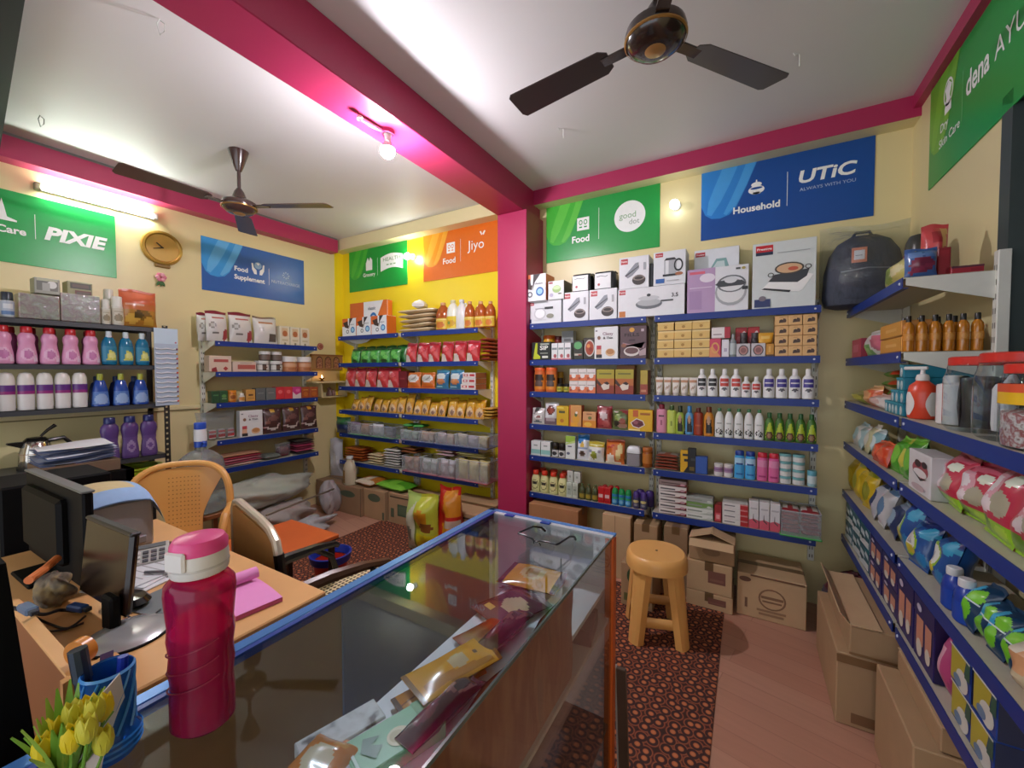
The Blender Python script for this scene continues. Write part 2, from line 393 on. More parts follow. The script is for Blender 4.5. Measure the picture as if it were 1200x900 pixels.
def ceiling_fan(label, x, y, zm, a0, col, dark):
    t = thing('ceiling_fan', label, 'fan', (x, y, ZC))
    d = ZC-zm; body = M(col, rough=.22, coat=.5)
    g = G(); g.lathe([(.018, -.13), (.03, -.1), (.055, -.02), (.06, 0)], body, 24); g.build('canopy', t)
    g = G(); g.lathe([(.011, -d+.09), (.011, -.1)], body, 12); g.build('down_rod', t)
    g = G(); g.lathe([(.0, -.055), (.045, -.053), (.075, -.045), (.1, -.02), (.105, .0), (.1, .02), (.075, .035), (.045, .045), (.03, .09), (.014, .115)], body, 32, c=(0, 0, -d)); g.lathe([(.101, -.022), (.106, -.018), (.1065, -.014)], M('#a07a45', rough=.3, metal=.6), 32, c=(0, 0, -d), cap=False)
    mo = g.build('motor', t)
    g = G(); g.lathe([(0, -.062), (.026, -.06), (.036, -.053), (.036, -.05)], M('#b8905a', rough=.3, metal=.5), 20, c=(0, 0, -d)); g.build('end_cap', mo)
    for k in range(3):
        a = a0+k*2*PI/3
        def bl(q):
            q.box(.09, -.022, -.003, .2, .022, .003, body, .001)
            pts = [(.17, -.035), (.2, -.055), (.6, -.068), (.615, -.05), (.615, .05), (.6, .062), (.2, .05), (.17, .03)]
            n = len(pts); vs = [(px, py, .0+.16*py) for px, py in pts]+[(px, py, .004+.16*py) for px, py in pts]
            q.add(vs, [tuple(reversed(range(n))), tuple(range(n, 2*n))]+[(i, (i+1) % n, n+(i+1) % n, n+i) for i in range(n)], M(dark, rough=.3))
        g = G(); g.rot(Matrix.Translation((0, 0, -d-.005)) @ Matrix.Rotation(a, 4, 'Z'), bl); g.build('blade', t)
hub = onZ(768, 45, 2.62); tip = onZ(640, 112, 2.61)
ceiling_fan('dark brown ceiling fan with brass cap above the glass counter', hub.x, hub.y, 2.63, math.atan2(tip.y-hub.y, tip.x-hub.x), '#2a1f1c', '#3a3434')
ceiling_fan('brown ceiling fan hanging on a long rod over the left room', -2.965, 1.46, 2.56, 2.6, '#43302c', '#54403b')
# wire hooks in the ceiling
for i, (u, v, lb) in enumerate(((187, 22, 'bent wire hook in ceiling beside the pink beam'), (47, 135, 'bent wire hook in ceiling near the left magenta band'), (660, 150, 'short wire hook in ceiling below the left fan blade'), (937, 62, 'short wire hook in ceiling towards the right wall'))):
    p = onZ(u, v, ZC); g = G()
    if i < 2: g.tube([(0, 0, 0), (-.012, 0, -.02), (0, 0, -.065), (.02, 0, -.05), (.022, 0, -.022), (.004, 0, -.008)], .0022, M('#cfd2cc' if i == 0 else '#6d716a', rough=.3), 6)
    else: g.tube([(-.03, 0, 0), (-.02, 0, -.012), (0, 0, -.006), (.001, 0, -.06)], .0025, M('#e4e6e2', rough=.3), 6)
    tag(g.build('ceiling_hook', loc=p, rz=YAW), lb, 'hook')

# ---------------------------------------------------------------- sign boards
def swoosh(g, w, h, c1, c2, y):
    x0 = -w/2; T = h/2
    def leaf(pts, m, dy): g.flat([(x0+a*w, T-b*h) for a, b in pts], y-dy, m)
    leaf([(.0, 0), (.36, 0), (.3, .3), (.235, .58), (.19, .68), (.13, .715), (.07, .7), (.03, .64), (.0, .5)], c1, .0002)
    leaf([(.14, 0), (.24, 0), (.19, .24), (.13, .48), (.07, .66), (.04, .63), (.05, .45), (.09, .24)], c2, .0005)
    leaf([(.29, 0), (.355, 0), (.295, .3), (.23, .57), (.17, .68), (.15, .66), (.2, .45), (.25, .22)], c2, .0008)
def icon_bowl(g, x, z, s, y, m, bg):
    g.disc(x, z-.1*s, .5*s, .3*s, y, m); g.disc(x, z+.28*s, .33*s, .17*s, y-.0003, m); g.flat([(x-.25*s, z-.4*s), (x+.25*s, z-.4*s), (x+.18*s, z-.25*s), (x-.18*s, z-.25*s)], y, m)
    g.disc(x, z+.02*s, .38*s, .08*s, y-.0006, bg)
    g.flat([(x-.06*s, z+.42*s), (x+.06*s, z+.42*s), (x+.03*s, z+.62*s), (x-.03*s, z+.62*s)], y, m)
def icon_food(g, x, z, s, y, m, bg):
    g.box(x-.5*s, y-.0003, z-.5*s, x+.5*s, y, z+.5*s, m)
    for k in (-1, 1): g.ring(x+k*.2*s, z+.12*s, .15*s, .2*s, .35, y-.0008, bg); g.flat([(x-.32*s+(k > 0)*.4*s, z-.3*s), (x-.08*s+(k > 0)*.4*s, z-.3*s), (x-.08*s+(k > 0)*.4*s, z-.2*s), (x-.32*s+(k > 0)*.4*s, z-.2*s)], y-.0008, bg)
def sign(label, w, h, loc, rz, base, c1, c2, fn):
    g = G(); g.box(-w/2, -.006, -h/2, w/2, 0, h/2, M(base, rough=.3), .001); swoosh(g, w, h, M(c1, rough=.3), M(c2, rough=.3), -.0062) if c1 else None
    fn(g, -.0072, M('#f4f6f4', rough=.4), M(base, rough=.3)); tag(g.build('sign_board', loc=loc, rz=rz), label, 'sign')
def s_food(g, y, W, B):
    icon_food(g, -.13, .04, .1, y, W, B); g.text('Food', -.15, -.1, .052, y, W, bold=.03); g.box(-.003, y-.0003, -.1, .0, y, .14, W)
    g.disc(.235, .03, .115, .115, y, W, 36); g.text('good', .22, .02, .045, y-.0006, M('#7fae7a'), bold=0); g.text('dot', .27, -.03, .04, y-.0006, M('#9aa79a'), bold=0)
sign('green sign with bowl icon and white circle beside pink pillar', .903, .457, (-1.017, YB, 2.581), 0, '#1f9e44', '#47b83c', '#62c94a', s_food)
def s_house(g, y, W, B):
    icon_bowl(g, -.13, .055, .09, y, W, B); g.text('Household', -.13, -.085, .043, y, W, bold=.03); g.box(.035, y-.0003, -.09, .038, y, .12, W)
    g.text('UTiC', .235, .035, .075, y, W, w=.28, bold=.03, shear=.15); g.text('ALWAYS WITH YOU', .235, -.015, .02, y, M('#b9c6e6'), w=.27, bold=0)
sign('blue sign with flower pot icon on cream back wall', .908, .46, (.16, YB, 2.579), 0, '#174f9f', '#2f86d8', '#4aa2e8', s_house)
def s_jiyo(g, y, W, B):
    icon_food(g, -.1, .055, .1, y, W, B); g.text('Food', -.12, -.09, .055, y, W, bold=.02); g.box(.015, y-.0003, -.09, .018, y, .12, W)
    g.text('Jiyo', .19, .0, .09, y, W, bold=.0); g.flat([(.265, .125), (.28, .115), (.3, .15), (.285, .155)], y, W); g.flat([(.235, .15), (.25, .155), (.265, .12), (.255, .115)], y, W)
sign('orange sign with food icon on yellow alcove wall beside pillar', .9, .461, (-2.378, YB, 2.58), 0, '#e0701f', '#ef9a1e', '#f4b03a', s_jiyo)
def s_groc(g, y, W, B):
    g.flat([(-.17, -.02), (-.07, -.02), (-.07, .09), (-.1, .12), (-.12, .08), (-.14, .12), (-.17, .06)], y, W); g.text('Grocery', -.12, -.085, .04, y, W, bold=.02); g.box(.012, y-.0003, -.09, .015, y, .1, W)
    vs = []; fs = []
    for i in range(13):
        x = .06+.33*i/12; q = .03*math.sin(PI*i/12); vs += [(x, y, -.06+q), (x, y, .09+q)]
    for i in range(12): fs.append((2*i, 2*i+2, 2*i+3, 2*i+1))
    g.add(vs, fs, W); g.text('HEALTH', .225, .045, .04, y-.0006, M('#5c8f4e'), w=.25, bold=.0); [g.box(.15+.05*k, y-.0009, .0, .185+.05*k, y-.0006, .012, M('#8fae86')) for k in range(3)]
sign('green sign with basket icon and white banner in alcove corner', .9, .464, (-3.498, YB, 2.582), 0, '#159c3c', '#2fae3a', '#49bd3d', s_groc)
def s_pixie(g, y, W, B):
    g.flat([(-.13, .045), (-.095, .05), (-.09, .12), (-.08, .17), (-.07, .12), (-.06, .06), (-.02, .045), (-.02, .035), (-.13, .035)], y, W)
    g.text('Care', -.045, -.04, .045, y, W, bold=.03); g.box(.055, y-.0003, -.05, .058, y, .11, W)
    g.text('PIXIE', .25, -.035, .085, y, W, w=.31, bold=.045, shear=.22)
sign('green sign under the tube light on left wall', .9, .455, (XL, .695, 2.37), PI/2, '#14a04a', None, None, s_pixie)
def s_supp(g, y, W, B):
    for k in (-1, 1):
        g.flat([(.0+k*.012, -.01), (k*.035, -.01), (k*.055, .03), (k*.06, .09), (k*.045, .09), (k*.038, .05), (k*.015, .03)], y, W)
    g.disc(0, .075, .033, .033, y, M('#8fb4d8'), 20); g.flat([(-.018, .095), (0, .075), (.018, .095), (0, .1)], y-.0005, W)
    g.text('Food', -.15, -.01, .042, y, W, bold=.03, w=.115); g.text('Supplement', -.075, -.085, .042, y, W, bold=.03, w=.27); g.box(.1, y-.0003, -.09, .103, y, .07, W)
    for k in range(8): a = k*PI/4; g.flat([(.27+.014*math.cos(a), .035+.014*math.sin(a)), (.27+.036*math.cos(a+.25), .035+.036*math.sin(a+.25)), (.27+.036*math.cos(a-.15), .035+.036*math.sin(a-.15))], y, M('#a9c4de'))
    g.text('NUTRACHARGE', .27, -.06, .03, y, M('#c9d8e8'), w=.29, bold=0)
sign('blue sign on left wall with cupped hands icon', .93, .46, (XL, 2.155, 2.385), PI/2, '#2c63b0', '#3a9ae0', '#63b4ec', s_supp)
def s_skin(g, y, W, B):
    g.flat([(-.27, .03), (-.2, .03), (-.2, .06), (-.22, .1), (-.2, .14), (-.235, .17), (-.27, .14), (-.255, .1), (-.27, .06)], y, W); g.ring(-.235, .12, .05, .06, .18, y, W)
    g.text('Dry', -.27, -.03, .04, y, W, bold=.01); g.text('Skin Care', -.215, -.1, .04, y, W, bold=.01); g.box(-.09, y-.0003, -.09, -.087, y, .12, M('#7cc68a'))
    g.text('dena', .04, -.01, .1, y, W, w=.19, bold=.02); g.text('AYU', .27, -.01, .08, y, W, w=.2, bold=0)
sign('green sign high on right wall over the dark window', .9, .485, (XR, 2.385, 2.6), -PI/2, '#1c9a45', '#5fae2c', '#6fba34', s_skin)

# ---------------------------------------------------------------- wall clock, pink flower
t = thing('wall_clock', 'round gold wall clock on cream left wall', 'clock', (XL, 1.418, 2.434), PI/2)
g = G(); g.rot(Matrix.Rotation(PI/2, 4, 'X'), lambda q: q.lathe([(.128, 0), (.135, .01), (.13, .03), (.115, .034), (.105, .024)], M('#a98436', rough=.35, metal=.4), 40, cap=False)); g.box(-.05, -.02, -.155, .05, 0, -.125, M('#8c6a2a', rough=.4), .006); g.build('clock_case', t)
g = G(); g.disc(0, 0, .107, .107, -.024, M('#cda24c', rough=.4), 40); g.build('dial', t)
g = G(); g.flat([(-.004, -.004), (.004, .004), (-.036, .036), (-.044, .03)], -.027, '#3a2c12'); g.flat([(-.003, .004), (.003, -.003), (-.06, -.022), (-.062, -.016)], -.028, '#3a2c12'); g.disc(0, 0, .006, .006, -.029, '#3a2c12'); g.build('clock_hands', t)
t = thing('hanging_flower', 'pink flower with green leaves on wall under the gold clock', 'flower', tuple(onX(188, 325, XL+.02)), PI/2)
g = G()
for k in range(6):
    a = k*1.05
    g.rot(Matrix.Rotation(a, 4, 'Y') @ Matrix.Translation((.022, -.012, 0)), lambda q: q.lathe([(0, -.02), (.013, -.008), (.016, .004), (.008, .016), (0, .022)], M('#eaa6b4' if k % 2 else '#d87e92', rough=.6), 10, sy=.5))
g.lathe([(0, -.012), (.012, 0), (0, .012)], '#b03a5a', 10); g.build('petals', t)
g = G()
for k in range(3): g.rot(Matrix.Translation((-.012+.012*k, -.004, -.045)) @ Matrix.Rotation(.5-.5*k, 4, 'Y'), lambda q: q.lathe([(0, -.032), (.011, -.01), (.009, .012), (0, .03)], '#3c6a34', 8, sy=.3))
g.build('leaves', t)

# ---------------------------------------------------------------- wall racks (blue lipped shelves on white slotted uprights)
BLUE = M('#0b2f80', rough=.42); WHITE = M('#dcdcd2', rough=.4); DECK = M('#b9b4a2', rough=.5)
def rack(label, loc, rz, w, zs, depth=.25, top=None, bottom=.28, group=None):
    t = thing('shelf_rack', label, 'shelf rack', loc, rz, group)
    top = top or max(zs)+.06
    for x in (.0, w):
        g = G(); g.box(x-.016, -.034, bottom, x+.016, -.002, top, WHITE, .002)
        n = int((top-bottom)/.05)
        for k in range(n):
            z = bottom+.03+k*.05
            if z < top-.02: g.flat([(x-.009, z-.01), (x-.004, z-.01), (x-.004, z+.01), (x-.009, z+.01)], -.0346, '#5d5a50'); g.flat([(x+.004, z-.01), (x+.009, z-.01), (x+.009, z+.01), (x+.004, z+.01)], -.0346, '#5d5a50')
        g.build('upright', t)
    for z in zs:
        g = G(); g.box(.003, -depth, z-.042, w-.003, -depth+.003, z, BLUE); g.box(.003, -depth+.003, z-.006, w-.003, -.034, z-.001, DECK); g.box(.003, -depth+.003, z-.042, w-.003, -depth+.018, z-.039, BLUE)
        s = g.build('shelf', t)
        for x in (.0, w):
            g = G(); g.prism([(-.034, z-.004), (-depth+.01, z-.004), (-depth+.01, z-.03), (-.034, z-.1)], x-.0012, x+.0012, WHITE, axis='x'); g.build('bracket', s)
            g = G(); g.rot(Matrix.Translation((x+(.03 if x == 0 else -.03), -depth, z-.02)) @ Matrix.Rotation(PI/2, 4, 'X'), lambda q: q.lathe([(.006, 0), (.005, .003)], M('#cfd4e2', rough=.25), 10)); g.build('screw', s)
    return t
ZB = [1.825, 1.54, 1.29, 1.035, .785, .49]
rack('blue shelf rack on back wall right beside the pink pillar', (-1.5, YB, 0), 0, .9, ZB)
rack('blue shelf rack on back wall under the blue sign', (-.55, YB, 0), 0, .905, ZB)
rack('blue shelf rack in alcove corner under the green sign', (-3.835, YB, 0), 0, .897, ZB)
rack('blue shelf rack in alcove under the orange sign', (-2.9, YB, 0), 0, .905, ZB)
ZL = [1.705, 1.447, 1.185, .87, .625]
rack('blue shelf rack on left wall under the blue sign', (XL, 1.67, 0), PI/2, .925, ZL)
ZR = [1.805, 1.525, 1.277, 1.034, .75, .48]
rack('tall blue shelf rack at far end of right wall', (XR, 3.07, 0), -PI/2, .995, ZR, depth=.275, top=1.87)
rack('low blue shelf rack on right wall under the dark window', (XR, 2.04, 0), -PI/2, .95, ZR[2:], depth=.275, top=1.3)
# ================================================================ makers: every maker returns (root object at the origin facing -Y, depth)
def inside(sh, x, z):
    k = sh[0]
    if k == 'r': return sh[1] <= x <= sh[3] and sh[2] <= z <= sh[4]
    if k == 'e': return ((x-sh[1])/sh[3])**2+((z-sh[2])/sh[4])**2 <= 1
    if k == 'o':
        q = ((x-sh[1])/sh[3])**2+((z-sh[2])/sh[4])**2; return (1-sh[5])**2 <= q <= 1
    if k == 'p':
        P = sh[1]; c = False; n = len(P)
        for i in range(n):
            (x1, z1), (x2, z2) = P[i], P[i-1]
            if (z1 > z) != (z2 > z) and x < (x2-x1)*(z-z1)/(z2-z1)+x1: c = not c
        return c
    return False
def paint(base, shapes):
    def f(x, z):
        c = base
        for sh in shapes:
            if inside(sh, x, z): c = sh[-1]
        return c
    return f
def print_on(g, w, h, y, shapes, x0=None, z0=0, rough=.4):
    """printed artwork as flat marks on a front face of width w, height h"""
    x0 = -w/2 if x0 is None else x0; k = 0
    for sh in shapes:
        k += 1; yy = y-.00035*k; t = sh[0]; c = C(sh[-1], rough=rough, var=.03) if t != 't' else C(sh[5], rough=rough, var=0)
        X = lambda a: x0+a*w
        Z = lambda b: z0+b*h
        if t == 'r': g.flat([(X(sh[1]), Z(sh[2])), (X(sh[3]), Z(sh[2])), (X(sh[3]), Z(sh[4])), (X(sh[1]), Z(sh[4]))], yy, c)
        elif t == 'e': g.disc(X(sh[1]), Z(sh[2]), sh[3]*w, sh[4]*h, yy, c, 18)
        elif t == 'o': g.ring(X(sh[1]), Z(sh[2]), sh[3]*w, sh[4]*h, sh[5], yy, c, 20)
        elif t == 'p': g.flat([(X(a), Z(b)) for a, b in sh[1]], yy, c)
        elif t == 't': g.text(sh[4], X(sh[1]), Z(sh[2]), sh[3]*h, yy, c, w=(sh[6]*w if len(sh) > 6 else None), bold=.02)
def carton(name, base, shapes=(), d=.08, side=None, top=None, rough=.4, seam=True):
    def mk(w, h):
        g = G(); m = C(base, rough=rough); g.box(-w/2, -d/2, 0, w/2, d/2, h, m, min(.0025, w*.06, h*.06))
        print_on(g, w, h, -d/2-.0003, shapes, rough=rough)
        for sx in (-1, 1):
            if side:
                x = sx*(w/2+.0004); e = .002
                g.add([(x, -d/2+e, e), (x, d/2-e, e), (x, d/2-e, h-e), (x, -d/2+e, h-e)], [(0, 1, 2, 3)], C(side, rough=rough))
        if top: g.add([(-w/2+.002, -d/2+.002, h+.0003), (w/2-.002, -d/2+.002, h+.0003), (w/2-.002, d/2-.002, h+.0003), (-w/2+.002, d/2-.002, h+.0003)], [(0, 1, 2, 3)], C(top, rough=rough))
        if seam: g.add([(-w/2+.001, -d/2+.006, h+.0006), (w/2-.001, -d/2+.006, h+.0006), (w/2-.001, -d/2+.0072, h+.0006), (-w/2+.001, -d/2+.0072, h+.0006)], [(0, 1, 2, 3)], '#8f8a80')
        return g.build(name), d
    return mk
PROF = {  # body rings (fraction of half width, fraction of height)
 'round': [(.86, 0), (1, .025), (1, .60), (.93, .68), (.7, .75), (.44, .79)],
 'tall': [(.88, 0), (1, .02), (1, .76), (.95, .81), (.6, .84)],
 'shoulder': [(.88, 0), (1, .03), (1, .5), (.96, .62), (.78, .74), (.5, .82)],
 'waist': [(.95, 0), (1, .04), (.92, .25), (.8, .42), (.9, .58), (1, .68), (.92, .78), (.6, .86)],
 'pear': [(.9, 0), (1, .05), (.98, .22), (.82, .42), (.74, .56), (.84, .66), (.78, .76), (.5, .84)],
 'dome': [(.94, 0), (1, .02), (1, .64)],
 'jar': [(.9, 0), (1, .04), (1, .68), (.92, .76)],
 'cone': [(1, 0), (1, .04), (.86, .5), (.6, .75), (.42, .8)],
 'straight': [(.95, 0), (1, .03), (1, .66), (.9, .74), (.5, .82)],
 'oil': [(.92, 0), (1, .03), (.96, .2), (1, .38), (.98, .6), (.8, .76), (.4, .88), (.34, .9)],
}
def bottle(name, body, cap, label=None, prof='round', capr=.42, capz=None, sy=.75, sup=0, n=16, rough=.3, capdome=False, shapes=(), capname='cap', fill=None, nub=None):
    """label = (z0, z1, colour)"""
    def mk(w, h):
        r = w/2; P = [(a*r, b*h) for a, b in PROF[prof]]; zt = P[-1][1]
        t = thing(name, 'x', 'x'); body_m = body if not isinstance(body, str) else M(body, rough=rough)
        g = G(); g.lathe([(0, .0005)]+P+[(min(P[-1][0], capr*r*.9), zt+.004)], body_m, n, sy=sy, sup=sup); g.build('bottle_body', t)
        if fill: g = G(); g.lathe([(a*.94, max(.002, b*.985)) for a, b in P if b <= fill[0]*h]+[(.9*[a for a, b in P if b <= fill[0]*h][-1], fill[0]*h)], C(fill[1], rough=.3), n, sy=sy, sup=sup); g.build('contents', t)
        g = G(); cr = capr*r; q = h-zt
        if capdome: g.lathe([(cr, zt), (cr, zt+q*.35), (cr*.92, zt+q*.65), (cr*.65, zt+q*.9), (0, h)], C(cap, rough=rough), n, sy=sy if capr > .8 else 1, sup=sup if capr > .8 else 0)
        else: g.lathe([(cr*.98, zt-.001), (cr, zt+q*.15), (cr*.96, h-q*.12), (cr*.85, h)], C(cap, rough=rough), n, sy=sy if capr > .8 else 1, sup=sup if capr > .8 else 0)
        if nub: g.box(-cr*.5, -cr*1.6, h-.012, cr*.5, 0, h, C(nub), .002)
        g.build(capname, t)
        if label:
            z0, z1, lc = label
            def rad(f):
                for i in range(len(P)-1):
                    a, b = P[i], P[i+1]
                    if a[1] <= f <= b[1]: return a[0]+(b[0]-a[0])*(f-a[1])/max(1e-6, b[1]-a[1])
                return P[-1][0]
            pf = paint(lc, shapes)
            def fn(u, v):
                a = -PI/2+(u-.5)*2.5; z = (z0+(z1-z0)*v)*h; R = rad(z)*1.012+.0004; ca, sa = math.cos(a), math.sin(a)
                if sup: k = (abs(ca)**sup+abs(sa)**sup)**(-1/sup); ca *= k; sa *= k
                return (R*ca, R*sa*sy-.0003, z)
            g = G(); g.surf(fn, 14, 12, lc, lambda x, z: C(pf(x, z), rough=.35)); g.build('label', t)
        return t, w*sy
    return mk
def jar(name, body, lid, label=None, shapes=(), sy=1., lidz=.78, sup=0, fill=None):
    def mk(w, h):
        r = w/2; t = thing(name, 'x', 'x'); bm = body if not isinstance(body, str) else M(body, rough=.3)
        g = G(); g.lathe([(0, .0005), (.92*r, 0), (r, .05*h), (r, lidz*h*.9), (.9*r, lidz*h)], bm, 18, sy=sy, sup=sup); g.build('jar_body', t)
        if fill: g = G(); g.lathe([(.9*r, .004), (.94*r, .05*h), (.94*r, lidz*h*fill[0]), (.6*r, lidz*h*fill[0]+.01)], C(fill[1]), 16, sy=sy, sup=sup); g.build('contents', t)
        g = G(); g.lathe([(.96*r, lidz*h), (1.0*r, lidz*h+.002), (1.0*r, h*.97), (.93*r, h)], C(lid, rough=.35), 18, sy=sy, sup=sup); g.build('lid', t)
        if label:
            z0, z1, lc = label; pf = paint(lc, shapes)
            def fn(u, v):
                a = -PI/2+(u-.5)*2.7; z = (z0+(z1-z0)*v)*h; return (r*1.014*math.cos(a), r*1.014*sy*math.sin(a), z)
            g = G(); g.surf(fn, 14, 10, lc, lambda x, z: C(pf(x, z), rough=.4)); g.build('label', t)
        return t, w*sy
    return mk
def pouch_into(g, w, h, d, base, shapes=(), rough=.28, nu=12, nv=14, seed=0, crimp=.07, wob=.08, back=None):
    rnd = random.Random(seed); ph = [rnd.uniform(0, 6.28) for _ in range(6)]
    def th(u, v):
        e = max(0., math.sin(PI*u))**.45; c = max(0., min(1, (v-crimp*.6)/(.3)))*max(0., min(1, (1-crimp-v)/.22)); c = max(0, c)**.6
        return d/2*e*c*(1+wob*math.sin(9*u+ph[0]+5*v)+wob*math.sin(11*v+ph[1]-4*u))+.0012
    pf = paint(base, shapes)
    def shape(s):
        def fn(u, v):
            x = (u-.5)*w*(1-.05*math.sin(PI*v)+.02*math.sin(7*v+ph[2])); z = v*h*(1-.02*math.sin(PI*u*2+ph[3])*(v > .9))
            return (x, s*th(u, v)+.006*math.sin(3*v+ph[4])*0, z)
        return fn
    g.surf(shape(-1), nu, nv, base, lambda x, z: C(pf(x, z), rough=rough, coat=.3))
    g.surf(lambda u, v: shape(1)(1-u, v), nu, nv, back or base, lambda x, z: C(back or base, rough=rough))
    return g
def pouch(name, base, shapes=(), d=.05, rough=.28, seed=0, lean=.12, nu=12, nv=14, top=None, back=None, wob=.08):
    def mk(w, h):
        g = G(); sh = list(shapes)
        if top: sh.append(('r', 0, .9, 1, 1, top))
        q = G(); pouch_into(q, w, h, d, base, sh, rough, nu, nv, seed, back=back, wob=wob)
        Rm = Matrix.Translation((0, -d*.2, 0)) @ Matrix.Rotation(-lean, 4, 'X')
        b = 0; g.v = [tuple(Rm @ Vector(v)) for v in q.v]; mn = min(v[2] for v in g.v); g.v = [(a, b, c-mn) for a, b, c in g.v]
        g.f, g.m, g.sm, g.mats = q.f, q.m, q.sm, q.mats
        return g.build(name), d+h*lean*.6
    return mk
def squeeze_tube(name, base, cap, shapes=(), d=.03):
    def mk(w, h):
        t = thing(name, 'x', 'x'); pf = paint(base, shapes); zc = h*.16
        def sh(s):
            def fn(u, v):
                k = 1-v; a = (u-.5)*PI
                return (w/2*(.8+.2*v)*math.sin(a), s*(d/2*math.cos(a)*(k**.7)+.0008), zc+v*(h-zc))
            return fn
        g = G(); g.surf(sh(-1), 10, 12, base, lambda x, z: C(pf(x, z), rough=.35)); g.surf(lambda u, v: sh(1)(1-u, v), 10, 12, base); g.build('tube_body', t)
        g = G(); g.lathe([(.33*w, 0), (.36*w, .002), (.36*w, zc-.001), (.3*w, zc)], C(cap), 14); g.build('cap', t)
        return t, d
    return mk
def stack_mesh(name, n, cols, d=.14, jitter=.006, sag=0., seed=0, shapes=None):
    """one flat thing of a stack: soft pack lying down"""
    def mk(w, h):
        g = G(); pouch_flat(g, w, d, h, cols[0], cols[1] if len(cols) > 1 else None, seed); return g.build(name), d
    return mk
def pouch_flat(g, w, d, h, c, c2=None, seed=0):
    rnd = random.Random(seed); ph = rnd.uniform(0, 6)
    def fn(s):
        def f(u, v):
            e = (math.sin(PI*u)*math.sin(PI*v))**.24 if 0 < u < 1 and 0 < v < 1 else 0
            z = h/2+s*(h/2*e*(1+.16*math.sin(8*u+ph)*math.sin(7*v+ph)-.1))
            return ((u-.5)*w*(1+.03*math.sin(9*v+ph)), (v-.5)*d*(1+.03*math.sin(8*u+ph)), max(0.0005, z))
        return f
    g.surf(fn(1), 14, 12, c, (lambda x, z: C(c2 if (c2 and (z < .22 or abs(x-.5) < .16)) else c, rough=.35))); g.surf(lambda u, v: fn(-1)(1-u, v), 14, 12, c)

# ---------------------------------------------------------------- placing on shelves
class Shelf:
    def __init__(s, kind, plane, zs=()): s.kind, s.p, s.zs = kind, plane, zs
    def room(s, z0, h):
        """keep a height below the lip of the shelf above"""
        up = [q for q in s.zs if q > z0+.06]
        return min(h, min(up)-(.046 if s.kind != 'R' else .062)-z0) if up else h
    def pt(s, u, v, off=0.): return onY(u, v, s.p+off) if s.kind == 'B' else onX(u, v, s.p-off if s.kind == 'L' else s.p+off)
    def along(s, u, z, off=0.):
        v = 437.
        for _ in range(4):
            p = s.pt(u, v, off); v = proj((p.x, p.y, z))[1]
        p = s.pt(u, v, off); return p.x if s.kind == 'B' else p.y
    def zat(s, u, v, off=0.): return s.pt(u, v, off).z
    def loc(s, a, z, dep):
        if s.kind == 'B': return (a, s.p+dep, z)
        if s.kind == 'L': return (s.p-dep, a, z)
        return (s.p+dep, a, z)
    @property
    def rz(s): return {'B': 0, 'L': PI/2, 'R': -PI/2}[s.kind]
SHN = ['top', 'second', 'third', 'fourth', 'fifth', 'bottom']
def put(S, z, u0, u1, vtop, mk, label, cat, group=None, off=.012, z0=None, gap=.97, wh=None, rzo=0.):
    """one thing on shelf height z between image columns u0 and u1 (front plane), its top at image row vtop"""
    z0 = z if z0 is None else z0
    a0, a1 = S.along(u0, z0, off), S.along(u1, z0, off); w = abs(a1-a0)*gap
    h = S.zat((u0+u1)/2, vtop, off)-z0
    if wh: w, h = wh[0] or w, wh[1] or h
    h = S.room(z0, h)
    o, d = mk(w, max(.01, h)); o.location = S.loc((a0+a1)/2, z0+.0008, off+d/2); o.rotation_euler.z = S.rz+rzo
    return tag(o, label, cat, group)
def row(S, z, u0, u1, n, vtop, mk, desc, cat, group, where, off=.012, z0=None, gap=.94, jit=.0, hs=None, same=None, rj=0.):
    """n alike things side by side"""
    z0 = z if z0 is None else z0
    a0, a1 = S.along(u0, z0, off), S.along(u1, z0, off); st = (a1-a0)/n; w = abs(st)*gap
    h = S.room(z0, S.zat((u0+u1)/2, vtop, off)-z0); res = []
    for i in range(n):
        a = a0+st*(i+.5)+random.uniform(-jit, jit)*abs(st)
        if i == 0: o, d = mk(w, h); proto = o; o.rotation_euler.z = S.rz
        else: o = dup(proto, (0, 0, 0))
        if hs: o.scale.z = hs[i % len(hs)]
        o.location = S.loc(a, z0+.0008, off+d/2+(random.uniform(0, jit) * .02)); o.rotation_euler.z = S.rz+random.uniform(-rj, rj)
        tag(o, same or f'{desc}, {nth(i, n) if n > 1 else ""}, {where}'.replace(', ,', ','), cat, group); res.append(o)
    return res, h
def grid(S, z, u0, u1, n, rows, vtop, mk, desc, cat, group, where, off=.012, gap=.97):
    a0, a1 = S.along(u0, z, off), S.along(u1, z, off); st = (a1-a0)/n; w = abs(st)*gap
    H = S.room(z, S.zat((u0+u1)/2, vtop, off)-z)/rows; proto = None; res = []
    RN = {2: ['lower', 'upper'], 3: ['bottom', 'middle', 'top'], 4: ['bottom', 'second', 'third', 'top']}[rows]
    CN = {1: [''], 2: ['left', 'right'], 3: ['left', 'middle', 'right']}[n]
    for r in range(rows):
        for i in range(n):
            if proto is None: o, d = mk(w, H*.985); proto = o
            else: o = dup(proto, (0, 0, 0))
            o.location = S.loc(a0+st*(i+.5)+random.uniform(-.002, .002), z+.0008+H*r, off+d/2+random.uniform(0, .004)); o.rotation_euler.z = S.rz
            tag(o, f'{desc}, {RN[r]} row{" "+CN[i] if CN[i] else ""}, {where}', cat, group); res.append(o)
    return res
